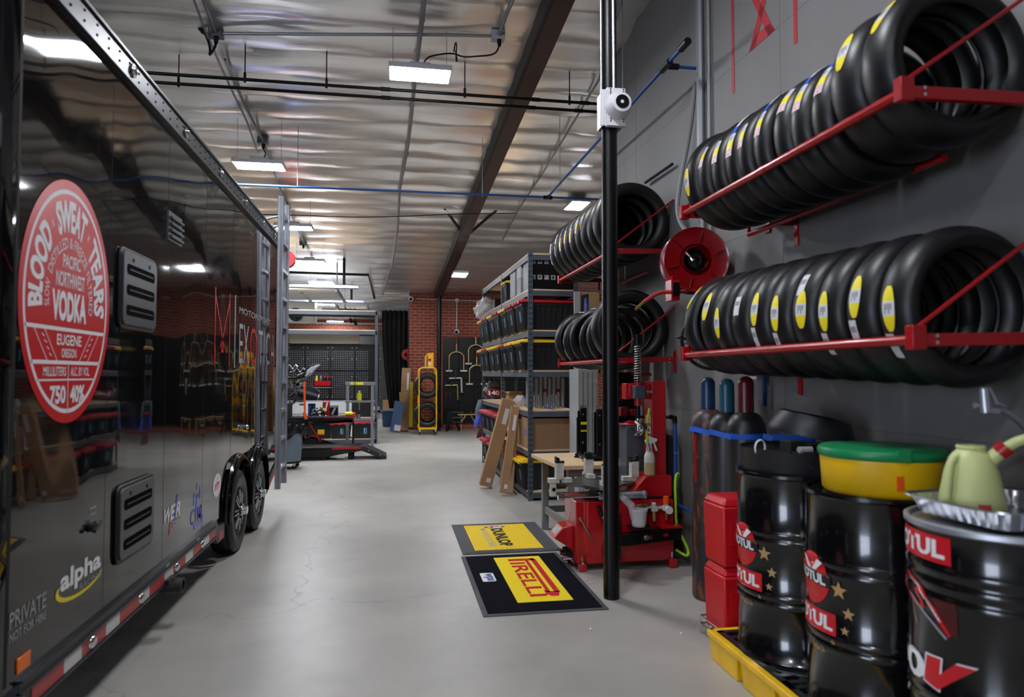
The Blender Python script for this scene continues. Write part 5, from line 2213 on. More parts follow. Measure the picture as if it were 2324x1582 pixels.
carton((.22, 1.28, DECK[4]), (.40, .36, .28), 'white', 'white printed carton beside the small red lidded totes', extra=lambda t, Tm: [MB().box(-.202, -.2, -.12, .1, .04, .1, 0, Tm).box(-.202, -.2, -.12, .1, .14, .22, 1, Tm).build('print', ['blue', 'red'], t)])
g = MB()
g.box(.30, .36, .04, .5, DECK[3] + .001, DECK[3] + .0025, 0, RT)
g.build('blue_tape', 'tape_blue', None, 'strip of blue tape stuck along the parts shelf', cat='tape')

# long cartons leaning on the rack
for p0, p1, w, d, lab, tape in ((fl(1101, 1108), V((1.50, 9.0, 1.17)), .165, .11, 'long brown carton leaning on the rack, widest and most tilted of them', True),
                                (fl(1143, 1126), V((1.53, 8.62, 1.09)), .105, .05, 'flat brown carton leaning on the rack beside the yellow lidded tote', True),
                                (fl(1157, 1126), V((1.56, 8.72, 1.07)), .07, .05, 'thin dark edged board leaning against the flat brown carton', False),
                                (fl(1146, 1107), V((1.52, 9.1, .62)), .14, .05, 'short brown carton leaning low behind the flat ones', False)):
    g = MB()
    d0 = (V(p1) - V(p0)).normalized()
    p0 = V((p0.x, p0.y, .035))
    g.bar(p0, p1, w, d, (0, -1, 0))
    t = thing('long_carton', lab, 'box', p0, 'long cartons leaning on the rack')
    g.build('box', 'cardboard', t, bevel=.003)
    if tape:
        a = d0.cross(V((0, -1, 0))).normalized()
        nrm = a.cross(d0)
        g = MB()
        for f0, f1 in ((.05, .10), (.72, .9)):
            m0, m1_ = p0.lerp(V(p1), f0), p0.lerp(V(p1), f1)
            o_ = nrm * (d / 2 + .001) + a * (w * .1)
            g.bar(m0 + o_, m1_ + o_, w * .35, .001, nrm)
        g.build('shipping_label', 'paper', t)
# bundle of rods under the rack edge
g = MB()
for k in range(3):
    g.tube([fl(1120 + 6 * k, 1070 + 3 * k) + V((0, 0, .012)), fl(1172 + 9 * k, 1124 - 2 * k) + V((0, 0, .012))], .008, 6)
g.build('rod_bundle', 'matte', None, 'dark rods lying on the floor along the foot of the tall rack', cat='rods')

# ================================================================ workbench
wb = thing('workbench', 'wood topped workbench with grey steel legs before the tall rack', 'workbench', (1.8, 6.2, 0))
g = MB()
top = [(1.40, 5.73), (2.02, 5.74), (2.27, 5.76), (2.25, 6.69), (1.34, 6.67)]
g.prism(top, .685, .722)
g.build('top', 'ply', wb, bevel=.004)
for lab, (x, y) in (('l', (1.43, 6.58)), ('m', (1.49, 5.84)), ('n', (2.20, 6.58)), ('o', (2.20, 5.84))):
    g = MB()
    g.box(x, x + .06, y - .03, y + .03, .0, .685)
    g.build('leg', 'grey', wb, bevel=.004)
g = MB()
g.bar((1.46, 6.58, .19), (1.52, 5.84, .19), .03, .06)
g.bar((1.46, 6.60, .19), (2.23, 6.60, .19), .03, .06)
g.bar((1.49, 5.80, .65), (2.23, 5.80, .65), .03, .06)
g.bar((1.46, 6.6, .65), (2.23, 6.6, .65), .03, .06)
g.build('frame', 'grey', wb)

# balancing stand on the bench
bs = thing('wheel_balancer', 'black upright wheel balancing stand on the workbench', 'wheel balancer', (1.75, 6.1, .722))
for i, (xa, xb, y) in enumerate(((1.715, 1.775, 6.2), (1.815, 1.88, 6.0))):
    g = MB()
    g.box(xa, xb, y, y + .05, .76, 1.19 if i == 0 else 1.185)
    g.box(xa - .015, xb + .01, y + .05, y + .06, .78, 1.16)
    u = g.build('upright', 'black', bs, bevel=.003)
    g = MB()
    for k in (0, 1):
        g.cyl((xa + .015 + .03 * k, y + .025, 1.19), (xa + .015 + .03 * k, y + .025, 1.215), .014, n=12)
    g.cyl((xa + .02, y - .004, 1.13), (xa + .02, y, 1.13), .009, n=8)
    g.cyl((xa + .02, y - .004, .87), (xa + .02, y, .87), .009, n=8)
    g.build('roller', 'chrome', u)
    if i == 0:
        g = MB()
        g.box(xa, xb, y - .0012, y, 1.035, 1.06)
        g.box(xa, xb, y - .0012, y, .97, .985)
        g.build('stripe', 'yel_sticker', u)
g = MB()
g.box(1.70, 1.92, 5.98, 6.30, .745, .765)
for x in (1.70, 1.92):
    for y in (5.99, 6.29):
        g.cyl((x, y, .722), (x, y, .76), .016, n=10)
        g.cyl((x, y, .722), (x, y, .732), .026, n=10)
for x in (1.70, 1.925):
    g.cyl((x, 6.25, .76), (x, 6.25, 1.1), .012, n=10)
g.build('base', 'matte', bs)
g = MB()
g.cyl((1.925, 6.1, .95), (1.925, 6.1, 1.10), .02, n=12)
g.sphere((1.925, 6.1, 1.12), .022, 8, 1)
g.build('adjuster', ['engine', 'cap_red'], bs)
# grey tool chest, red bag, wall shelf
tc_ = thing('tool_chest', 'slate grey tool chest between the black post and the tyre changer column', 'tool chest', (2.1, 5.62, 0))
g = MB()
g.box(1.92, 2.27, 5.52, 5.71, 0, 1.07)
g.build('body', 'shelf_grey', tc_, bevel=.006)
g = MB()
for z in (.3, .55, .8):
    g.box(1.935, 2.255, 5.517, 5.52, z, z + .006)
g.build('drawer_gap', 'matte', tc_)
g = MB()
g.grid(lambda u, v: (1.90 + .3 * u, 5.53 + .15 * v, 1.072 + .045 * math.sin(PI * u) * math.sin(PI * v) * (1 + .3 * math.sin(9 * u))), 14, 8)
g.box(1.90, 2.19, 5.53, 5.68, 1.071, 1.085)
g.build('red_bag', 'red', None, 'red cloth bag lying on the slate grey tool chest', cat='bag', sharp=180)
ws = thing('tool_board', 'black tool board with red tools behind the tyre changer arm', 'tool board', (2.15, 6.15, .722))
g = MB()
g.box(2.02, 2.285, 6.18, 6.20, .722, 1.52)
g.box(2.02, 2.285, 6.02, 6.18, 1.10, 1.12)
g.build('board', 'black', ws)
for x0, x1, y0, y1, z0, z1 in ((2.05, 2.12, 6.04, 6.15, 1.12, 1.2), (2.15, 2.24, 6.04, 6.15, 1.12, 1.18), (2.08, 2.11, 6.16, 6.18, 1.26, 1.40), (2.16, 2.25, 6.16, 6.18, 1.28, 1.36)):
    g = MB()
    g.box(x0, x1, y0, y1, z0, z1)
    g.build('red_tool', 'red', ws, bevel=.003)
# tall lockers and poster board behind the wall end
lk = thing('locker', 'pale grey double door locker beyond the workbench', 'locker', (2.6, 7.7, 0))
g = MB()
g.box(2.06, 2.29, 7.55, 7.95, 0, 1.56)
g.build('body', 'locker', lk, bevel=.005)
g = MB()
for x in (2.115, 2.17, 2.225):
    g.box(x, x + .006, 7.5485, 7.55, .03, 1.53)
g.build('door_gap', 'seam', lk)
pst = thing('poster_board', 'glossy printed poster board standing on the pale grey locker', 'poster', (2.2, 7.7, 1.561))
g = MB()
g.box(2.13, 2.36, 7.70, 7.72, 1.561, 2.46)
g.box(2.06, 2.13, 7.69, 7.73, 1.561, 2.46, 1)
g.build('panel', ['brownbox', 'locker'], pst)
g = MB()
for k, (x0, z0, x1, z1, mi) in enumerate(((2.14, 2.15, 2.24, 2.44, 0), (2.17, 2.2, 2.21, 2.4, 1), (2.19, 2.28, 2.205, 2.38, 2), (2.215, 2.25, 2.235, 2.42, 3), (2.15, 2.02, 2.22, 2.14, 1), (2.18, 1.95, 2.24, 2.1, 0))):
    g.poly([(x0, 7.699 - .0003 * k, z0), (x1, 7.699 - .0003 * k, z0 + .03), (x1 - .01, 7.699 - .0003 * k, z1), (x0 + .01, 7.699 - .0003 * k, z1 - .02)], mi)
g.build('print', ['ink', 'purple', 'hose_green', 'blue_vinyl'], pst)
# ================================================================ red tyre changer
tm = thing('tyre_changer', 'red tyre changing machine with turntable and tower behind the black post', 'tyre changer', (1.77, 5.3, 0))
FY = 5.15
g = MB()
g.prism([(1.384, FY), (1.45, FY - .0), (1.47, FY - .025), (2.164, FY - .025), (2.164, 5.5), (1.384, 5.5)], .055, .525)
g.box(1.40, 1.46, FY - .04, FY + .02, .0, .055)
g.box(2.12, 2.18, FY - .06, FY + .02, .0, .07)
g.box(1.42, 1.5, 5.42, 5.5, .0, .055)
g.box(2.1, 2.17, 5.42, 5.5, .0, .055)
g.build('cabinet', 'red_machine', tm, bevel=.006)
g = MB()
for x in (1.43, 2.15):
    g.cyl((x, FY - .02, .05), (x, FY - .02, .12), .009, n=8)
    g.cyl((x, FY - .02, .055), (x, FY - .02, .072), .016, n=6)
g.build('anchor_bolt', 'chrome', tm)
g = MB()
f = lambda a, b, c: (a, c, b)
g.prism([(1.80, .525), (2.18, .525), (2.18, .70), (1.97, .70)], FY + .04, 5.5, f=f)
g.build('shoulder', 'red_machine', tm, bevel=.006)
g = MB()
g.box(1.83, 2.17, FY + .02, 5.48, .518, .54)
g.build('rubber_strip', 'matte', tm)
g = MB()
g.box(2.05, 2.17, 5.27, 5.45, .68, 1.45)
col = g.build('tower', 'red_machine', tm, bevel=.006)
g = MB()
for k, mi in enumerate((0, 1, 1, 1, 0)):
    z = 1.17 - k * .085
    g.box(2.048, 2.0495, 5.30, 5.40, z - .075, z, 0)
    g.box(2.047, 2.048, 5.32, 5.38, z - .05, z - .02, 1)
    g.box(2.047, 2.048, 5.305, 5.395, z - .074, z - .062, 1)
    g.box(2.047, 2.048, 5.305, 5.395, z - .012, z - .003, 2)
g.build('warning_label', ['paper', 'ink', 'orange'], col)
g = MB()
g.box(1.84, 2.06, 5.30, 5.40, 1.30, 1.43)
g.box(1.86, 1.94, 5.27, 5.30, 1.31, 1.42)
g.build('swing_arm', 'red_machine', tm, bevel=.005)
g = MB()
HX, HYY = 1.925, 5.25
g.box(HX - .042, HX + .042, HYY - .05, HYY + .05, 1.31, 1.41)
g.build('clamp_block', 'shelf_grey', tm, bevel=.004)
g = MB()
g.cyl((HX, HYY, 1.41), (HX, HYY, 1.44), .03, n=16)
g.cyl((HX, HYY, 1.25), (HX, HYY, 1.31), .028, n=16)
g.build('sleeve', 'red_machine', tm)
g = MB()
g.cyl((HX, HYY, 1.13), (HX, HYY, 1.80), .018, n=14)
g.cyl((HX, HYY, 1.735), (HX, HYY, 1.80), .03, n=14)
g.cyl((HX, HYY, 1.80), (HX, HYY, 1.82), .038, n=14)
g.build('shaft', 'black', tm)
g = MB()
n = 15
g.tube([(HX + .027 * math.cos(2 * PI * k / 12), HYY + .027 * math.sin(2 * PI * k / 12), 1.44 + .29 * k / (12 * n)) for k in range(12 * n + 1)], .0042, 6)
g.build('spring', 'steel', tm)
g = MB()
g.cyl((HX, HYY, 1.05), (HX, HYY, 1.15), .022, n=14)
g.tube([(HX - .03, HYY - .02, 1.13), (HX, HYY - .04, 1.10), (HX + .02, HYY - .05, 1.06), (HX - .01, HYY - .06, 1.03), (HX - .05, HYY - .05, 1.03)], .014, 8, smooth=1)
g.cb((HX + .03, HYY - .02, 1.09), (.06, .04, .05))
g.build('mount_head', 'chrome', tm)
g = MB()
for x in (HX + .06, HX + .08):
    g.cyl((x, HYY - .02, 1.36), (x + .03, HYY - .02, 1.36), .012, n=10)
g.build('lock_knob', 'chrome', tm)
# turntable
TX, TY, TZ = 1.61, 5.34, .625
g = MB()
st = []
for k in range(48):
    a = 2 * PI * k / 48
    r = .27 + .05 * math.cos(4 * a)
    st.append((TX + r * math.cos(a), TY + r * math.sin(a)))
g.prism(st, TZ, TZ + .018)
g.cyl((TX, TY, .525), (TX, TY, TZ), .07, n=20)
tt = g.build('turntable', 'disc', tm)
for i, (x, y, rz) in enumerate(((TX - .31, TY, 0), (TX + .31, TY, PI), (TX, TY - .26, PI / 2), (TX, TY + .24, -PI / 2))):
    Tc = TR(x, y, TZ) @ RZ(rz)
    g = MB()
    g.box(-.09, .10, -.03, .03, .02, .055, 0, Tc)
    g.box(-.03, .03, -.035, .035, .05, .175, 0, Tc)
    g.box(-.075, -.03, -.025, .025, -.085, .02, 0, Tc)
    g.cyl(Tc @ V((.0, -.037, .035)), Tc @ V((.0, -.045, .035)), .009, n=8, mi=1)
    g.cyl(Tc @ V((-.05, -.028, -.03)), Tc @ V((-.05, -.03, -.03)), .016, n=10, mi=1)
    cl = g.build('jaw_clamp', ['machine_white', 'matte'], tm, bevel=.003)
    g = MB()
    g.prism([(-.03, .172), (.035, .172), (.035, .19), (.0, .185), (-.005, .215), (-.03, .225)], -.03, .03, 0, Tc @ RX(PI / 2))
    g.build('jaw', 'matte', cl)
g = MB()
g.cyl((TX - .03, TY - .2, TZ - .062), (TX + .33, TY - .2, TZ - .062), .028, n=18)
g.cyl((TX - .04, TY - .2, TZ - .062), (TX - .02, TY - .2, TZ - .062), .036, n=18)
g.cyl((TX + .31, TY - .2, TZ - .062), (TX + .33, TY - .2, TZ - .062), .036, n=18)
g.build('air_ram', 'alu', tm)
g = MB()
g.cyl((TX - .36, TY - .2, TZ - .062), (TX - .03, TY - .2, TZ - .062), .011, n=12)
g.cyl((TX - .37, TY - .2, TZ - .062), (TX - .35, TY - .2, TZ - .062), .02, n=12)
g.cyl((TX - .33, TY - .14, TZ - .04), (TX, TY - .14, TZ - .04), .008, n=10)
g.build('ram_rod', 'chrome', tm)
g = MB()
g.tube([(TX - .1, TY - .16, .535), (TX - .18, TY - .17, .55), (TX - .14, TY - .19, .575), (TX - .02, TY - .2, .57), (TX + .05, TY - .18, .55), (TX + .0, TY - .19, .53), (TX - .12, TY - .2, .53)], .008, 6, smooth=2)
g.build('air_line', 'matte', tm)
# front: bead breaker pad, arm, levers
g = MB()
g.prism([(1.60, .08), (1.72, .08), (1.72, .44), (1.585, .44), (1.585, .35), (1.61, .32), (1.61, .22), (1.585, .19), (1.585, .10)], FY - .06, FY - .024, f=f)
g.build('breaker_pad', 'matte', tm, bevel=.008)
g = MB()
g.prism([(1.70, .20), (2.19, .235), (2.19, .325), (1.70, .29)], FY - .12, FY - .07, f=f)
ba = g.build('breaker_arm', 'black', tm, bevel=.004)
g = MB()
g.cyl((1.90, FY - .12, .262), (1.90, FY - .135, .262), .022, n=14)
g.cyl((1.90, FY - .135, .262), (1.90, FY - .145, .262), .013, n=6)
g.build('pivot_bolt', 'steel', ba)
g = MB()
g.box(1.92, 1.95, FY - .1215, FY - .12, .245, .275)
g.box(2.04, 2.08, FY - .1215, FY - .12, .262, .285)
g.build('arm_sticker', 'red', ba)
g = MB()
g.box(2.02, 2.19, FY - .14, FY + .03, .325, .34)
g.build('bracket_plate', 'red_machine', tm)
g = MB()
g.cyl((1.545, FY - .05, .505), (1.575, FY - .06, .42), .016, n=10, mi=1)
g.cyl((1.575, FY - .06, .42), (1.66, FY - .07, .27), .008, n=8)
g.cyl((1.415, FY - .02, .40), (1.50, FY - .035, .245), .008, n=8)
g.cyl((1.41, FY - .02, .41), (1.42, FY - .02, .385), .012, n=8)
g.build('lever', ['steel', 'black'], tm)
# left face logo, control pedestal and pedals
g = MB()
m_logo(g, lambda u, v: (1.3825, 5.44 - .16 * u, .31 + .15 * v), 0, .03)
g.text('EXOTICA', lambda u, v: (1.3825, 5.44 - u, .245 + v), .16, .035, 0, 0)
for k in (0,):
    g.box(1.3825, 1.3835, 5.28, 5.44, .288, .293, 0)
g.build('logo_decal', 'pale_white', tm)
g = MB()
g.prism([(1.23, .235), (1.385, .14), (1.385, .33), (1.30, .315)], 5.22, 5.42, f=f)
pd = g.build('control_box', 'red_machine', tm, bevel=.006)
g = MB()
g.poly([(1.248, 5.25, .258), (1.292, 5.25, .307), (1.292, 5.39, .307), (1.248, 5.39, .258)], 0)
o_ = g.build('control_label', 'engine', pd)
g = MB()
for k in range(3):
    g.box(1.30, 1.40, 5.22 + k * .08, 5.27 + k * .08, .07 + .012 * k, .082 + .012 * k)
    g.tube([(1.385, 5.245 + k * .08, .05), (1.35, 5.245 + k * .08, .075), (1.30, 5.245 + k * .08, .085 + .01 * k)], .01, 6)
g.build('pedal', 'chrome', tm)
g = MB()
for k in range(3):
    g.box(1.345, 1.386, 5.25 + k * .08, 5.265 + k * .08, .03, .12)
g.build('pedal_slot', 'matte', tm)
g = MB()
g.box(1.865, 1.95, FY - .0265, FY - .025, .43, .495)
for k in range(3):
    g.box(1.875, 1.94, FY - .027, FY - .0265, .445 + .015 * k, .45 + .015 * k, 1)
g.build('rating_plate', ['brass', 'ink'], tm)
# regulator set
rg = MB()
for x, mi in ((1.99, 0), (2.09, 0)):
    rg.cb((x, FY - .06, .465), (.05, .05, .04))
    rg.cyl((x, FY - .06, .485), (x, FY - .06, .51), .018, n=12)
rg.box(1.93, 2.12, FY - .05, FY - .025, .455, .475)
rgo = rg.build('air_regulator', 'machine_white', tm, bevel=.004)
g = MB()
g.cyl((2.09, FY - .06, .50), (2.09, FY - .06, .555), .023, n=14)
g.build('regulator_knob', 'orange', rgo, label='yellow orange knob')
g = MB()
g.cyl((2.10, FY - .085, .455), (2.10, FY - .10, .455), .03, n=20)
g.build('gauge', 'white', rgo)
g = MB()
g.cyl((1.99, FY - .06, .445), (1.99, FY - .06, .37), .02, .015, n=14)
g.cyl((2.09, FY - .06, .445), (2.09, FY - .06, .375), .011, .006, n=10)
g.build('filter_bowl', 'brass', rgo)
g = MB()
g.tube([(1.96, FY - .06, .46), (1.92, FY - .07, .45), (1.91, FY - .07, .40), (1.89, FY - .07, .36)], .01, 8, smooth=1)
g.build('drain_tube', 'matte', rgo)
# green hoses of the changer
g = MB()
g.tube([(2.02, 5.25, 1.23), (1.995, 5.24, 1.10), (1.99, 5.23, .98), (2.01, 5.23, .86), (2.02, 5.24, .7), (2.01, 5.26, .55)], .011, 8, smooth=2)
g.cyl((1.998, 5.23, .95), (2.012, 5.23, .88), .016, n=10, mi=1)
g.build('green_hose', ['hose_green', 'steel'], tm)

# spray bottle, bucket and the small bottle in it
sb = thing('spray_bottle', 'half full spray bottle with white trigger on the red tyre changer', 'spray bottle', (2.005, FY + .09, .70))
bx_, by_ = 2.015, FY + .09
b0 = .702
g = MB()
g.lathe([(.0, b0), (.04, b0), (.043, b0 + .006), (.043, b0 + .14), (.036, b0 + .165), (.022, b0 + .19), (.019, b0 + .22), (.0, b0 + .22)], 28, 0, TR(bx_, by_, 0))
g.build('bottle', 'bottle', sb)
g = MB()
g.lathe([(.0435, b0 + .004), (.0437, b0 + .10)], 28, 0, TR(bx_, by_, 0))
g.build('fluid', 'fluid', sb)
g = MB()
g.cyl((bx_, by_, b0 + .215), (bx_, by_, b0 + .25), .021, .016, n=16)
g.prism([(-.03, .25), (.0, .246), (.055, .262), (.062, .285), (.01, .30), (-.02, .29), (-.036, .27)], -.013, .013, 0, TR(bx_, by_, b0) @ RX(PI / 2))
g.tube([(bx_ + .035, by_, b0 + .262), (bx_ + .045, by_, b0 + .235), (bx_ + .055, by_, b0 + .205), (bx_ + .06, by_, b0 + .19)], .008, 8)
g.build('trigger_head', 'white', sb)
bk = thing('bucket', 'small white bucket on the front shelf of the tyre changer', 'bucket', (1.855, 5.06, .34))
kx, ky = 1.855, 5.055
g = MB()
g.lathe([(.0, .342), (.048, .342), (.052, .348), (.062, .455), (.066, .457), (.066, .475), (.061, .475), (.055, .36), (.0, .355)], 32, 0, TR(kx, ky, 0))
g.build('pail', 'white', bk)
g = MB()
g.cyl((kx - .03, ky, .40), (kx - .06, ky, .50), .034, .03, n=16)
g.cyl((kx - .06, ky, .50), (kx - .12, ky, .555), .03, .026, n=16)
g.cyl((kx - .12, ky, .555), (kx - .135, ky, .565), .02, n=12)
g.build('clear_bottle', 'clear', None, 'clear bent bottle standing in the small white bucket', cat='bottle')
g = MB()
g.box(1.78, 1.95, 5.0, FY - .024, .328, .342)
g.build('tray', 'matte', tm)
# ================================================================ back rack, perforated panels
BY = 15.26
br = thing('shelving_rack', 'wide grey shelving rack at the back holding the black perforated panels', 'shelving', (-2, BY, 0))
for x in (-.40, -2.4, -4.4):
    for y in (BY, BY + .56):
        g = MB()
        g.box(x, x + .05, y, y + .045, 0, 2.90)
        for k in range(44):
            g.box(x + .018, x + .032, y - .001, y, .08 + k * .063, .102 + k * .063, 1)
        g.build('post', ['shelf_grey', 'matte'], br)
for z in (2.895, 2.47, .575, .115):
    g = MB()
    g.box(-4.4, -.36, BY + .005, BY + .03, z - .10, z - .02)
    g.box(-4.4, -.36, BY + .57, BY + .595, z - .10, z - .02)
    g.box(-.39, -.36, BY, BY + .6, z - .10, z - .02)
    g.build('beam', 'shelf_grey', br)
    g = MB()
    g.box(-4.4, -.36, BY + .005, BY + .595, z - .02, z)
    g.build('deck', 'ply', br)
pw = thing('perforated_panel', 'black perforated tool panels hung on the back rack', 'tool panel', (-1.6, BY + .62, .95))
xs = (-4.2, -3.45, -2.70, -2.33, -1.93, -1.40, -.87, -.345)
for a, b in zip(xs[:-1], xs[1:]):
    g = MB()
    g.box(a + .015, b - .015, BY + .61, BY + .614, .95, 2.17)
    g.build('panel', 'peg', pw)
g = MB()
for a in xs:
    g.box(a - .02, a + .02, BY + .60, BY + .64, .93, 2.19)
for z in (.935, 1.58, 2.17):
    g.box(-4.2, -.35, BY + .616, BY + .64, z - .015, z + .015)
g.build('frame', 'black', pw)
g = MB()
for a in xs:
    for z in (1.0, 1.45, 1.85, 2.1):
        for s in (-.05, .05):
            g.cyl((a + s, BY + .608, z), (a + s, BY + .600, z), .009, n=8)
g.build('screw', 'steel', pw)
g = MB()
g.box(-2.27, -.76, BY + .45, BY + .75, 2.195, 2.43)
hs = g.build('shutter_housing', 'cream', None, 'long cream roller shutter housing above the perforated panels', cat='shutter housing', bevel=.01)
# red tray with spray cans
rt = thing('tool_tray', 'red magnetic tray holding four spray cans on the perforated panel', 'tray', (-1.5, BY + .5, 1.22))
g = MB()
g.box(-1.73, -1.36, BY + .46, BY + .598, 1.24, 1.25)
g.box(-1.73, -1.36, BY + .46, BY + .47, 1.24, 1.36)
g.box(-1.73, -1.36, BY + .588, BY + .598, 1.24, 1.36)
g.box(-1.73, -1.72, BY + .46, BY + .598, 1.24, 1.36)
g.box(-1.37, -1.36, BY + .46, BY + .598, 1.24, 1.36)
g.box(-1.73, -1.36, BY + .44, BY + .598, 1.205, 1.215, 1)
g.build('tray', ['red', 'grey_text'], rt)
for k, (m, c, w_) in enumerate((('oli', 'yel_sticker', 'yellow'), ('steel', 'grey_text', 'bare metal'), ('black', 'lid_red', 'black red capped'), ('matte', 'red', 'dark red topped'))):
    x = -1.68 + k * .09
    c_ = thing('spray_can', '%s spray can, %s from the ladder side in the red tray' % (w_, ORD[k]), 'spray can', (x, BY + .53, 1.25), 'spray cans in the red tray')
    g = MB()
    g.cyl((x, BY + .53, 1.25), (x, BY + .53, 1.42), .032, n=16)
    g.cyl((x, BY + .53, 1.42), (x, BY + .53, 1.435), .032, .018, n=16)
    g.build('body', m, c_)
    g = MB()
    g.cyl((x, BY + .53, 1.435), (x, BY + .53, 1.475), .02, n=12)
    g.build('cap', c, c_)

# totes on the back rack's foot and other black bins
for x, sc, lab in ((-.64, (1, 1, 1.0), 'red lidded black tote at the open end of the back rack'), (-1.13, (1, .9, .96), 'red lidded black tote low on the back rack, behind the press')):
    dup(TP['lid_red'], (x, BY + .33, .116), (0, 0, PI / 2), lab, 'totes on the back rack', sc)
carton((-1.66, BY + .30, .116), (.60, .42, .33), 'tote', 'black bin with a yellow sticker on the bottom shelf of the back rack', T=Matrix(), name='bin',
       extra=lambda t, Tm: MB().box(.06, .2, -.213, -.211, .08, .2, 0, Tm).box(.06, .2, -.2135, -.213, .08, .11, 1, Tm).build('sticker', ['yel_sticker', 'orange'], t))
carton((-1.45, BY + .28, .447), (.34, .26, .12), 'white', 'small white box on the black bin beneath the lift table', T=Matrix(), extra=lambda t, Tm: MB().box(-.1, -.02, -.132, -.13, .03, .06, 0, Tm).build('print', 'red', t))
carton((-.66, BY + .3, .576), (.46, .42, .36), 'tote', 'open black bin on the middle shelf of the back rack', T=Matrix(), name='bin')

# floor press in front of the rack
pr_ = thing('shop_press', 'small grey steel press frame with a bottle jack before the back rack', 'press', (-.65, 14.3, 0))
g = MB()
for x in (-.94, -.45):
    g.box(x, x + .06, 14.28, 14.34, 0, 1.30)
    g.box(x - .02, x + .08, 14.1, 14.52, 0, .03)
for z in (1.30, .95, .585):
    g.box(-.96, -.37, 14.27, 14.35, z - .02, z + (.05 if z > 1.2 else .02))
g.build('frame', 'grey', pr_, bevel=.004)
g = MB()
g.box(-.86, -.60, 14.265, 14.27, 1.29, 1.345)
g.box(-.80, -.74, 14.262, 14.265, 1.295, 1.34, 1)
g.build('name_plate', ['yel_sticker', 'grey_text'], pr_)
g = MB()
g.cyl((-.68, 14.31, .97), (-.68, 14.31, 1.12), .05, n=16)
g.cyl((-.68, 14.31, 1.12), (-.68, 14.31, 1.17), .025, n=12)
g.build('bottle_jack', 'oli', pr_)
g = MB()
g.cyl((-.68, 14.31, .78), (-.68, 14.31, .94), .012, n=10)
g.build('ram', 'steel', pr_)
for x, w_ in ((-.86, 'nearer the ladder'), (-.70, 'farther from the ladder')):
    g = MB()
    g.cyl((x, 14.31, .606), (x, 14.31, .69), .045, n=18)
    g.build('tin_can', 'steel', None, 'plain tin can on the press shelf, the one %s' % w_, cat='tin', group='tins on the press')

# ================================================================ motorcycle lifts
lf = thing('motorcycle_lift', 'lowered black motorcycle lift with a red edge and a ramp', 'lift', (-1.5, 12.6, 0))
g = MB()
g.box(-3.2, -.55, 12.45, 13.05, .155, .225)
g.prism([(-3.2, .06), (-1.12, .06), (-.85, .11), (-.55, .155), (-3.2, .155)], 12.45, 12.5, f=lambda a, b, c: (a, c, b))
g.prism([(-3.2, .06), (-1.12, .06), (-.85, .11), (-.55, .155), (-3.2, .155)], 13.0, 13.05, f=lambda a, b, c: (a, c, b))
g.build('table', 'black', lf, bevel=.005)
g = MB()
g.box(-3.1, -1.15, 12.47, 13.03, .0, .06)
g.box(-.78, -.70, 12.5, 12.56, .0, .16)
g.box(-.78, -.70, 12.94, 13.0, .0, .16)
g.build('base', 'matte', lf)
g = MB()
f = lambda a, b, c: (a, c, b)
g.prism([(-.56, .225), (-.50, .235), (-.12, .05), (-.12, .0), (-.16, .0), (-.56, .16)], 12.45, 13.05, f=f)
g.build('ramp', 'dark_plastic', lf, bevel=.004)
g = MB()
g.box(-1.05, -.56, 12.4465, 12.45, .185, .226)
g.box(-1.05, -.56, 12.445, 12.49, .225, .228)
g.build('red_strip', 'red', lf)
g = MB()
for x in (-.42, -.22):
    g.cyl((x, 12.45, .16 if x < -.3 else .08), (x, 12.444, .16 if x < -.3 else .08), .01, n=8)
g.build('bolt', 'steel', lf)

l2 = thing('motorcycle_lift', 'raised black motorcycle lift carrying the part stripped motorcycle', 'lift', (-1.6, 13.7, 0))
g = MB()
g.box(-3.6, -.76, 13.45, 14.05, .60, .69)
g.prism([(-1.5, .60), (-.76, .60), (-.76, .64), (-1.0, .58), (-1.5, .54)], 13.45, 13.5, f=f)
g.build('table', 'black', l2, bevel=.005)
g = MB()
g.box(-.80, -.73, 13.44, 14.06, .665, .70)
g.box(-1.3, -.8, 13.445, 13.449, .675, .692)
g.build('red_end', 'red', l2)
g = MB()
for y in (13.52, 13.98):
    g.bar((-3.3, y, .16), (-1.65, y, .58), .05, .1)
    g.bar((-2.1, y, .40), (-1.05, y, .06), .05, .12)
    g.bar((-3.3, y, .58), (-2.1, y, .40), .05, .1)
g.box(-3.4, -1.1, 13.46, 13.52, .0, .06)
g.box(-3.4, -1.1, 13.98, 14.04, .0, .06)
g.build('scissor_arm', 'matte', l2)
g = MB()
g.bar((-1.56, 13.47, .585), (-1.36, 13.47, .24), .02, .035, (0, 1, 0))
g.bar((-1.68, 13.47, .30), (-1.40, 13.47, .36), .014, .02, (0, 1, 0))
g.bar((-1.36, 13.47, .24), (-1.28, 13.47, .29), .014, .03, (0, 1, 0))
g.build('safety_bar', 'red', l2)
g = MB()
g.cyl((-.75, 13.5, .6), (-.75, 13.5, .09), .02, n=10)
g.cyl((-.75, 13.47, .05), (-.75, 13.53, .05), .05, n=14)
g.build('prop_wheel', 'matte', l2)

# part stripped motorcycle on the raised lift, tail toward the aisle
mc = thing('motorcycle', 'part stripped motorcycle with pale tail on the raised lift', 'motorcycle', (-2.1, 13.75, .69))
MYc = 13.72


def bp_(px, py, dy=0.):
    return oY(px, py, MYc + dy)


def slab(name, pts, w, m, dy=0., bev=.012):
    g = MB()
    P_ = [bp_(x, y, dy) for x, y in pts]
    g.prism([(p.x, p.z) for p in P_], MYc + dy - w / 2, MYc + dy + w / 2, f=lambda a, b, c: (a, c, b))
    return g.build(name, m, mc, bevel=bev)


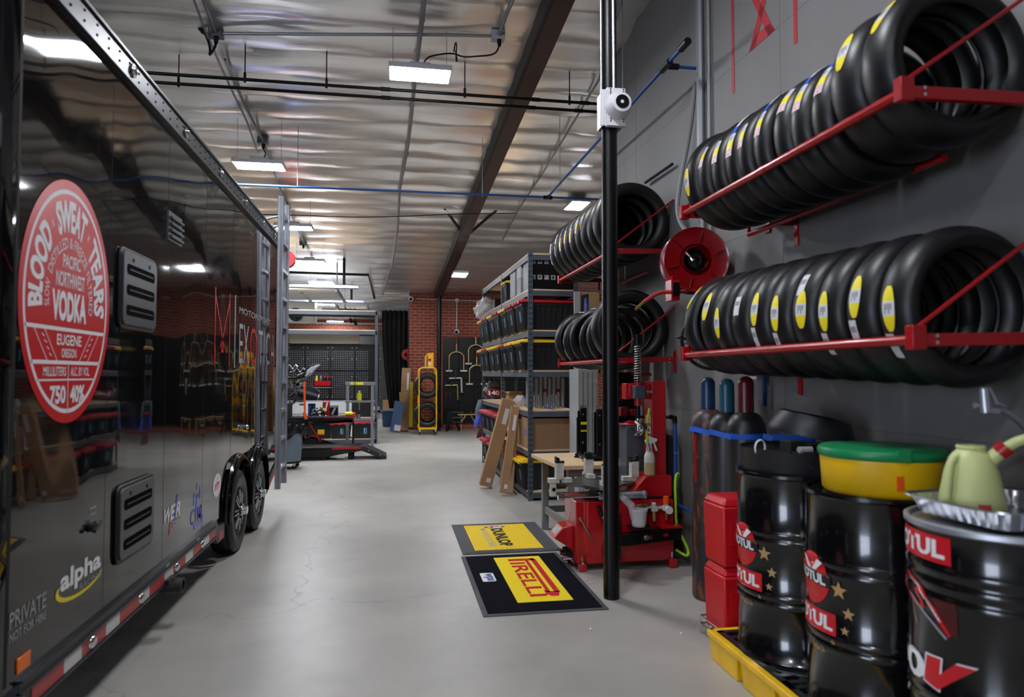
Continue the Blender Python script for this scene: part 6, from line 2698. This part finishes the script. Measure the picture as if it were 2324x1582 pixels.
slab('tail_fairing', [(688, 856), (697, 842), (706, 833), (728, 827), (720, 834), (711, 845), (703, 854)], .16, 'tail', 0, .02)
slab('tail_top', [(698, 840), (703, 829), (728, 825), (727, 828), (706, 834)], .12, 'dark_plastic', 0, .015)
slab('seat', [(640, 852), (656, 856), (672, 855), (688, 848), (698, 842), (690, 858), (672, 862), (640, 862)], .24, 'matte', 0, .02)
slab('tank', [(590, 835), (625, 828), (642, 850), (640, 868), (600, 868)], .26, 'black', 0, .03)
g = MB()
for a, b in (((656, 862), (694, 858)), ((656, 880), (694, 858)), ((660, 862), (672, 895)), ((672, 895), (694, 860)), ((656, 900), (680, 880)), ((658, 868), (688, 884)), ((666, 884), (684, 872)), ((694, 858), (704, 846))):
    for dy in (-.1, .1):
        g.bar(bp_(*a, dy), bp_(*b, dy), .014, .018, (0, 1, 0))
g.build('subframe', 'engine', mc)
g = MB()
for k in range(22):
    px, py = RND.uniform(630, 688), RND.uniform(868, 925)
    p = bp_(px, py, RND.uniform(-.12, .05))
    if k % 2:
        g.cb(p, (RND.uniform(.05, .14), RND.uniform(.05, .12), RND.uniform(.03, .10)), k % 3)
    else:
        q = p + V((RND.uniform(-.12, .12), 0, RND.uniform(-.08, .08)))
        g.cyl(p, q, RND.uniform(.012, .035), n=10, mi=k % 3)
g.box(-2.9, -2.05, MYc - .15, MYc + .15, .92, 1.35, 1)
g.build('engine', ['engine', 'matte', 'steel'], mc)
g = MB()
g.cyl(bp_(680, 890, -.12), bp_(722, 901, -.12), .085, .07, n=20)
g.cyl(bp_(718, 900, -.12), bp_(724, 902, -.12), .06, n=20, mi=1)
g.cyl(bp_(716, 899.5, -.12), bp_(724.5, 902, -.12), .045, n=16, mi=2)
g.build('muffler', ['dark_plastic', 'steel', 'matte'], mc)
slab('hugger', [(690, 880), (706, 876), (722, 884), (728, 892), (716, 890), (700, 888)], .18, 'dark_plastic', 0, .01)
g = MB()
for dy in (-.08, .08):
    g.bar(bp_(640, 905, dy), bp_(688, 905, dy), .05, .08, (0, 1, 0))
for x in (-2.6, -2.0):
    g.box(x, x + .08, MYc - .12, MYc + .12, .69, .94)
g.build('stand_and_swingarm', 'dark_plastic', mc)
g = MB()
for c in ((664, 838), (681, 845)):
    a = bp_(*c)
    for s in (-1, 1):
        g.cyl(a, a + V((s * .06, 0, .09)), .011, n=8)
        g.cyl(a + V((s * .06, 0, .09)), a + V((s * .09, 0, .05)), .011, n=8)
    g.cyl(a, a + V((0, 0, -.16)), .012, n=8)
    g.cyl(a + V((-.05, 0, -.06)), a + V((.05, 0, -.02)), .01, n=8)
g.build('rear_set', 'chrome', mc)
g = MB()
for (a, b, m) in (((673, 868), (680, 862), 0), ((640, 872), (652, 870), 0)):
    g.bar(bp_(*a, -.14), bp_(*b, -.14), .03, .05, (0, 1, 0))
g.build('reservoir', 'brass', mc)
g = MB()
t0, t1 = oY(691, 866, 13.35), oY(692, 948, 13.35)
g.bar(t0, t1, .035, .006, (0, 1, 0))
g.bar(t1 + V((-.02, 0, .10)), t1 + V((.03, 0, -.03)), .05, .03, (0, 1, 0))
g.build('tie_down_strap', 'orange', None, 'orange tie down strap hanging from the motorcycle tail', cat='strap')
# things on the raised table
for px0, px1, py0, py1, Y_, m, lab, ex in ((699, 715, 916, 942, 13.85, 'blue', 'blue and black oil carton on the raised lift table', 'black'), (732, 748, 909, 938, 13.95, 'red', 'red printed carton standing on the raised lift table', 'white'),
                                            (748, 767, 921, 939, 13.8, 'black', 'low black carton on the raised lift table', 'grey_text')):
    a, b = oY(px0, py1, Y_), oY(px1, py0, Y_)
    t = thing('carton', lab, 'box', (a.x, Y_, .69), 'cartons on the lift table')
    g = MB()
    g.box(a.x, b.x, Y_, Y_ + .1, .691, b.z)
    g.build('box', m, t, bevel=.004)
    g = MB()
    w = b.x - a.x
    g.poly([(a.x + w * .15, Y_ - .001, .72), (a.x + w * .4, Y_ - .001, .72), (a.x + w * .8, Y_ - .001, b.z - .04), (a.x + w * .55, Y_ - .001, b.z - .04)])
    g.box(a.x + .005, b.x - .005, Y_ - .0015, Y_, b.z - .03, b.z - .012)
    g.build('print', ex, t)
g = MB()
e0 = oY(724, 934, 13.7)
for k in range(16):
    p = V((e0.x + RND.uniform(-.10, .12), 13.7 + RND.uniform(-.05, .05), .70 + RND.uniform(.02, .16)))
    q = p + V((RND.uniform(-.08, .08), 0, RND.uniform(-.05, .05)))
    g.cyl(p, q, RND.uniform(.012, .04), n=10, mi=k % 3)
g.box(e0.x - .12, e0.x + .12, 13.65, 13.75, .691, .76, 1)
g.build('carburettor_set', ['engine', 'matte', 'brass'], None, 'metal engine assembly lying on the raised lift table', cat='engine part')
for k in range(14):
    x = -1.9 + .075 * k
    g = MB()
    q = (x + RND.uniform(.06, .16), 13.56 + RND.uniform(-.03, .05), .70 + RND.uniform(0, .015))
    g.bar((x, 13.55, .698), q, .016, .01)
    g.cyl(V(q) + V((-.012, 0, -.008)), V(q) + V((-.012, 0, .008)), .016, n=8)
    g.build('hand_tool', 'steel', None, 'small steel hand tool lying along the edge of the raised lift table', cat='tool', group='hand tools on the lift table')
g = MB()
a = oY(783, 941, 13.6)
b = oY(800, 941, 13.6)
g.cyl((a.x, 13.6, .745), (b.x, 13.6, .745), .04, n=16)
g.cyl((b.x, 13.6, .745), (b.x + .05, 13.6, .745), .022, n=12, mi=1)
g.build('bottle', ['yel_sticker', 'orange'], None, 'yellow bottle lying near the red end of the raised lift table', cat='bottle')

# grey trash bin with a bag on casters
tb = thing('trash_bin', 'grey round bin with a black bag on casters behind the ladder', 'bin', (-1.74, 11.55, 0))
bx0, by0_ = -1.70, 11.55
g = MB()
g.lathe([(.0, .12), (.235, .12), (.275, .68), (.285, .69), (.285, .71), (.265, .71)], 40, 0, TR(bx0, by0_, 0))
g.build('can', 'can_grey', tb)
g = MB()


def bag(u, v):
    a = 2 * PI * u
    r = .29 + .012 * math.sin(9 * a) + .01 * math.sin(5 * a + 2 * v)
    z = .76 - v * (.26 + .07 * math.sin(3 * a + .5))
    if v < .15:
        r *= .96
    return (bx0 + r * math.cos(a), by0_ + r * math.sin(a), z)


g.grid(bag, 60, 8)
g.build('bag', 'bag', tb, sharp=180)
g = MB()
g.cyl((bx0, by0_, .09), (bx0, by0_, .12), .24, n=32)
g.build('dolly', 'matte', tb)
for k in range(4):
    a = PI / 4 + k * PI / 2
    g = MB()
    x, y = bx0 + .22 * math.cos(a), by0_ + .22 * math.sin(a)
    g.cyl((x, y - .015, .038), (x, y + .015, .038), .038, n=16)
    g.box(x - .02, x + .02, y - .022, y + .022, .05, .095, 1)
    g.build('caster', ['matte', 'steel'], tb)

# red reel hung beyond the ladder
g = MB()
c = oY(650, 589, 12.0)
g.lathe([(.0, -.05), (.14, -.05), (.15, -.03), (.15, .03), (.14, .05), (.0, .05)], 32, 0, TR(*c) @ RX(PI / 2))
g.cyl(c, (c.x, c.y, ceil_z(c.y) + .02), .012, n=8)
g.build('cord_reel', 'red_dark', None, 'dark red reel hung from the roof just past the ladder', cat='reel')

# ================================================================ brick wall items
# yellow tyre cart
yc = thing('tyre_cart', 'yellow wheeled tyre cart with hoops and a handle before the brick wall', 'cart', (.82, 17.6, 0))
CX0, CX1 = .63, 1.06


def hoop(y, n_, mats='yel_paint'):
    g = MB()
    pts = [(CX0, y, .14), (CX0, y, 1.55)]
    for k in range(7):
        a = PI - PI / 2 * k / 6
        pts.append((CX0 + .10 + .10 * math.cos(a), y, 1.57 + .10 * math.sin(a)))
    for k in range(7):
        a = PI / 2 - PI / 2 * k / 6
        pts.append((CX1 - .10 + .10 * math.cos(a), y, 1.57 + .10 * math.sin(a)))
    pts += [(CX1, y, 1.55), (CX1, y, .14)]
    g.tube(pts, .0155, 8)
    g.build(n_, mats, yc)


for y in (17.25, 17.48, 17.70, 17.92):
    hoop(y, 'hoop')
g = MB()
for x in (CX0, CX1):
    for z in (.15, .82, 1.5):
        if z != .82 or x == CX0:
            g.cyl((x, 17.25, z), (x, 17.92, z), .016, n=8)
g.bar((CX0, 17.25, .16), (CX1, 17.25, .16), .03, .05)
g.bar((CX0, 17.92, .16), (CX1, 17.92, .16), .03, .05)
g.build('side_rail', 'yel_paint', yc)
g = MB()
hx0, hx1 = .80, .98
g.tube([(hx0, 17.5, 1.66), (hx0, 17.5, 1.95), (hx0 + .06, 17.5, 2.02), (hx1, 17.5, 2.05), (hx1, 17.5, 1.66)], .022, 8)
g.build('handle', 'yel_paint', yc)
g = MB()
g.box(hx0 + .06, hx1 - .02, 17.49, 17.51, 1.68, 2.02)
g.box(hx0 + .065, hx1 - .04, 17.488, 17.49, 1.74, 1.80, 1)
g.box(hx0 + .065, hx1 - .04, 17.488, 17.49, 1.84, 1.90, 2)
g.build('sign', ['yel_paint', 'white', 'red'], yc)
for x in (CX0 + .02, CX1 - .02):
    for y in (17.27, 17.9):
        g = MB()
        g.cyl((x - .015, y, .045), (x + .015, y, .045), .045, n=16)
        g.box(x - .022, x + .022, y - .02, y + .02, .06, .14, 1)
        g.build('caster', ['matte', 'steel'], yc)
tyre_proto('big_plain', .325, .2, [], hole=.185)
for lv, zc, zn in ((0, .47, 'lower'), (1, 1.20, 'upper')):
    for k in range(3):
        lab = 'black tyre on the %s level of the yellow cart, %s' % (zn, ('at the front hoop', 'in the middle', 'by the brick wall')[k])
        put('big_plain', (.83 + .02 * k, 17.36 + .215 * k, zc + .02), (0, rad(40 * k), 0), lab, 'tyres on the yellow cart')

g = MB()
g.box(.40, .52, 18.86, 18.90, .08, 1.30)
g.box(.40, .42, 18.86, 19.0, .08, 1.30)
g.build('corner_guard', 'yel_sticker', None, 'yellow corner guard on the end of the brick wall', cat='corner guard')
# black curtain
g = MB()


def cur(u, v):
    x = -.33 + .72 * u * (1 - .25 * v * (1 - u)) + .22 * v * v * (1 - u)
    return (x, 19.5 + .05 * math.sin(u * 34 + .4 * math.sin(v * 4)) + .1 * v, 3.30 - v * 2.75)


g.grid(cur, 90, 16)
g.build('curtain', 'curtain', None, 'long black curtain hanging at the open end of the brick wall', cat='curtain', sharp=180)
g = MB()
g.cyl((-.4, 19.52, 3.30), (.5, 19.52, 3.30), .015, n=8)
g.build('curtain_rod', 'galv', None, 'thin rod carrying the black curtain', cat='rod')
g = MB()
g.lathe([(.0, .0), (.2, .0), (.2, .05), (.0, .05)], 28, 0, TR(.38, 19.35, 2.05) @ RY(PI / 2))
g.lathe([(.06, .03), (.15, .03), (.15, .08), (.06, .08)], 28, 0, TR(.36, 19.33, 2.05) @ RX(PI / 2), closed=True)
g.box(.36, .42, 19.2, 19.3, 1.85, 2.2)
g.build('hose_reel', 'red', None, 'red hose reel half hidden between the black curtain and the brick corner', cat='hose reel')
# cartons leaning by the curtain
for p0, p1, w, d, m, lab in ((V((.27, 18.3, .0)), V((.345, 18.72, 1.66)), .24, .14, 'cardboard', 'long brown carton leaning upright by the brick corner'),
                             (V((.04, 18.1, .0)), V((.16, 18.2, .80)), .25, .05, 'bin_blue', 'blue grey flat carton leaning before the long brown one')):
    t = thing('long_carton', lab, 'box', p0)
    g = MB()
    g.bar(p0 + V((0, 0, .02)), p1, w, d, (0, -1, 0))
    g.build('box', m, t, bevel=.004)
    g = MB()
    q0, q1 = (p0.lerp(p1, .06), p0.lerp(p1, .24)) if m == 'bin_blue' else (p0.lerp(p1, .66), p0.lerp(p1, .93))
    o_ = V((.05, -d / 2 - .003, 0))
    g.bar(q0 + o_, q1 + o_, .16 if m == 'bin_blue' else .05, .001, (0, -1, 0))
    g.build('label', 'paper', t)
for x, y, lab in ((-.12, 20.3, 'blue grey lidless bin on the floor behind the leaning cartons'), (.30, 19.9, 'second blue grey bin, by the foot of the brick corner')):
    t = thing('bin', lab, 'bin', (x, y, 0), 'blue grey bins')
    g = MB()
    g.taper(x, y, 0, .42, .34, .34, .42, .42)
    g.build('body', 'bin_blue', t, bevel=.01)
    g = MB()
    g.taper(x, y, .41, .46, .46, .46, .47, .47)
    g.build('rim', 'bin_blue', t, bevel=.006)
t = thing('storage_tote', 'yellow tote on a black trolley behind the leaning cartons', 'tote', (.30, 19.45, 0))
g = MB()
g.taper(.34, 19.35, .62, 1.0, .3, .3, .36, .36)
g.build('body', 'yellow', t, bevel=.01)
g = MB()
g.box(.2, .5, 19.2, 19.5, .0, .62)
g.build('trolley', 'matte', t)
c_ = carton((-.05, 24.0, 0), (.6, .5, .62), 'cardboard', 'square brown carton far back on the floor', T=Matrix(), extra=lambda t, Tm: MB().box(-.2, .02, -.252, -.25, .06, .22, 0, Tm).build('label', 'paper', t))
g = MB()
g.cyl((-.62, 24.0, .03), (-.62, 24.0, .40), .16, n=20)
g.cyl((-.62, 24.0, .2), (-.62, 24.0, .28), .163, n=20, mi=1)
g.build('floor_pot', ['white_door', 'matte'], None, 'white drum shaped pot on the far floor beside the square carton', cat='pot')

# black tool board with paddock stands
tb2 = thing('tool_board', 'tall black board of paddock stands on the brick wall', 'tool board', (1.8, 18.86, 0))
g = MB()
for x in (1.33, 1.76, 2.19, 2.62, 3.05, 3.48, 3.91, 4.34, 4.77):
    for z0, z1 in ((.18, 1.34), (1.35, 2.52)):
        g.box(x, x + .425, 18.83, 18.90, z0, z1)
g.build('panel', 'black', tb2, bevel=.004)
g = MB()
for k in range(30):
    for z in (1.15, 1.75, .75):
        pass
for x, z in ((1.52, 1.62), (1.66, 1.62), (1.42, 1.0), (1.52, 1.0), (2.05, 1.33), (2.17, 1.33)):
    g.cyl((x, 18.82, z), (x, 18.78, z), .012, n=8)
    g.bar((x, 18.78, z), (x, 18.78, z - .1), .015, .015)
g.build('hook', 'red', tb2)


def ustand(px, py, lab, s=1.0):
    c = oY(px, py, 18.74)
    t = thing('paddock_stand', lab, 'paddock stand', c, 'paddock stands on the black board')
    g = MB()
    w = .2 * s
    pts = [(c.x - w, c.y, c.z - .36 * s), (c.x - w, c.y, c.z + .0)] + [(c.x + w * math.cos(PI - PI * k / 10), c.y, c.z + w * .8 * math.sin(PI * k / 10)) for k in range(11)] + [(c.x + w, c.y, c.z), (c.x + w, c.y, c.z - .36 * s)]
    g.tube(pts, .017, 8)
    g.build('yoke', 'gold', t)
    g = MB()
    g.cyl((c.x, c.y, c.z + w * .8), (c.x, c.y, c.z + w * .8 + .24), .018, n=8)
    g.cyl((c.x, c.y, c.z + w * .8 + .22), (c.x, c.y, c.z + w * .8 + .36), .022, n=8, mi=1)
    g.build('handle', ['gold', 'red'], t)
    g = MB()
    for sx in (-1, 1):
        g.cyl((c.x + sx * (w - .09), c.y, c.z - .36 * s), (c.x + sx * (w + .09), c.y, c.z - .36 * s), .026, n=10)
    g.build('spool', 'machine_white', t)


ustand(1036, 812, 'gold forked paddock stand, uppermost at the edge of the board toward the yellow cart')
ustand(1080, 796, 'gold forked paddock stand highest on the board, next to the totes')
ustand(1082, 842, 'gold forked paddock stand hung just below the highest one')


def arm_stand(p, lab, m):
    pts = [oY(x, y, 18.76) for x, y in p]
    t = thing('paddock_stand', lab, 'paddock stand', pts[0], 'paddock stands on the black board')
    g = MB()
    for a, b in zip(pts[:-1], pts[1:]):
        g.cyl(a, b, .022, n=8)
    g.build('arm', m, t)
    g = MB()
    g.cyl(pts[0] + V((0, 0, .07)), pts[0] - V((0, 0, .09)), .025, n=10)
    g.cyl(pts[-1] - V((.07, 0, 0)), pts[-1] + V((.07, 0, 0)), .024, n=10)
    q = pts[0].lerp(pts[1], .55)
    g.cyl(q, q + V((0, 0, .08)), .03, .02, n=10)
    g.build('pad', 'dark_plastic', t)


arm_stand(((1018, 859), (1047, 858), (1048, 892)), 'pale bent arm stand on the board, above the golden one', 'machine_white')
arm_stand(((1009, 875), (1038, 874), (1039, 908)), 'golden bent arm stand jutting off the edge of the board', 'gold')
# black jack stands and the gold trestle
js = thing('jack_stand', 'cluster framed black jack stand on the floor before the black board', 'jack stand', (1.5, 18.3, 0))
g = MB()
jx, jy = 1.50, 18.3
for k in range(5):
    a = 2 * PI * k / 5 + .5
    g.bar((jx + .30 * math.cos(a), jy + .25 * math.sin(a), .02), (jx + .04 * math.cos(a), jy + .04 * math.sin(a), .50), .05, .04)
g.box(jx - .11, jx + .09, jy - .1, jy + .1, .25, .52)
g.cyl((jx - .02, jy, .5), (jx - .02, jy, .60), .05, n=12)
g.build('body', 'matte', js)
g = MB()
for z in (.50, .36, .24):
    g.cyl((jx + .04, jy - .1, z), (jx + .30, jy - .12, z - .01), .024, n=10)
    g.cyl((jx + .27, jy - .12, z - .01), (jx + .32, jy - .12, z - .01), .032, n=10)
g.build('arm', 'dark_plastic', js)
gt = thing('trestle', 'gold zinc plated trestle stand on the floor under the black board', 'stand', (1.98, 18.2, 0))
a, b = oY(1041, 946, 18.2), oY(1079, 946, 18.2)
g = MB()
zt = .44
g.bar((a.x - .02, 18.2, zt), (b.x + .06, 18.2, zt), .035, .03)
for x in (a.x + .07, b.x + .02):
    g.cyl((x, 18.2, .02), (x, 18.2, zt), .018, n=8)
    g.cyl((x, 18.2, 0), (x, 18.2, .04), .03, n=10)
g.cyl((a.x + .08, 18.2, .26), (a.x + .2, 18.2, zt), .016, n=8)
g.cyl((b.x, 18.2, .20), (b.x - .13, 18.2, zt), .016, n=8)
g.build('frame', 'gold', gt)
g = MB()
g.sphere((b.x - .11, 18.2, zt + .05), .035, 8)
g.cyl((b.x - .11, 18.2, zt), (b.x - .11, 18.2, zt + .12), .022, n=8)
g.build('knob', 'cap_red', gt)

# white overhead door closed in the rear wall, and strip of conduit above
g = MB()
for k in range(5):
    g.box(-6.5, -.95, 26.9, 26.96, .02 + k * .48, .48 + k * .48)
structure(g, 'door_1', 'white_door')
conduit('conduit', [(-7, 26.85, 3.45), (.4, 26.85, 3.45)], .03, 'offwhite', 'pale pipe along the top of the rear brick band', 'pipe')
for k, (px, py, Y_) in enumerate(((765, 697, 22), (783, 701, 22), (795, 725, 23), (805, 730, 23))):
    p = oY(px, py, Y_)
    g = MB()
    g.cyl(p, p + V((.05, -.06, -.1)), .05, n=12)
    g.cyl(p, (p.x, p.y, ceil_z(p.y) + .02), .012, n=6)
    g.build('spot_lamp', 'matte', None, 'small black spot head, %s along the dark bar under the far roof' % ORD[k], cat='spot lamp', group='black spot heads')
for k, (z, y) in enumerate(((3.52, 22.0), (3.40, 23.0))):
    g = MB()
    g.cyl((-2.2, y, z + .03), (-.62, y, z - .02), .03, n=8)
    for x in (-2.0, -.8):
        g.cyl((x, y, z), (x, y, ceil_z(y) + .02), .01, n=6)
    g.build('lamp_bar', 'black', None, 'black bar for spot heads under the far roof, the %s one' % ('nearer', 'farther')[k], cat='bar', group='bars for spot heads')
# loose specks on the concrete
for px, py in ((1341, 1430), (1546, 1440), (1330, 1318)):
    p = fl(px, py)
    g = MB()
    g.sphere(p + V((0, 0, .006)), .008, 5)
    g.build('paint_chip', 'white', None, 'tiny white chip lying on the bare concrete', cat='chip', group='white chips on the concrete')
# ================================================================ camera, world
cam = bpy.data.cameras.new('camera')
cam.sensor_width = 36.0
cam.sensor_fit = 'HORIZONTAL'
cam.lens = F / 2324 * 36.0
co = bpy.data.objects.new('camera', cam)
COL.objects.link(co)
co.location = (0, 0, EYE)
co.rotation_euler = (PI / 2 + TH, 0, -YAW)
cam.clip_end = 200
cam.dof.use_dof = True
cam.dof.focus_distance = 7.6
cam.dof.aperture_fstop = 2.0
SC.camera = co
w = bpy.data.worlds.new('world')
w.use_nodes = True
w.node_tree.nodes['Background'].inputs['Color'].default_value = (.6, .7, .9, 1)
w.node_tree.nodes['Background'].inputs['Strength'].default_value = .01
SC.world = w
SC.view_settings.view_transform = 'Standard'
SC.view_settings.look = 'None'
SC.view_settings.gamma = 1
SC.view_settings.exposure = 2.42
try:
    SC.cycles.max_bounces = 7
    SC.cycles.diffuse_bounces = 4
    SC.cycles.glossy_bounces = 4
    SC.cycles.transparent_max_bounces = 12
    SC.cycles.caustics_reflective = False
    SC.cycles.caustics_refractive = False
    SC.cycles.sample_clamp_indirect = 6.0
    SC.cycles.use_denoising = True
except Exception:
    pass
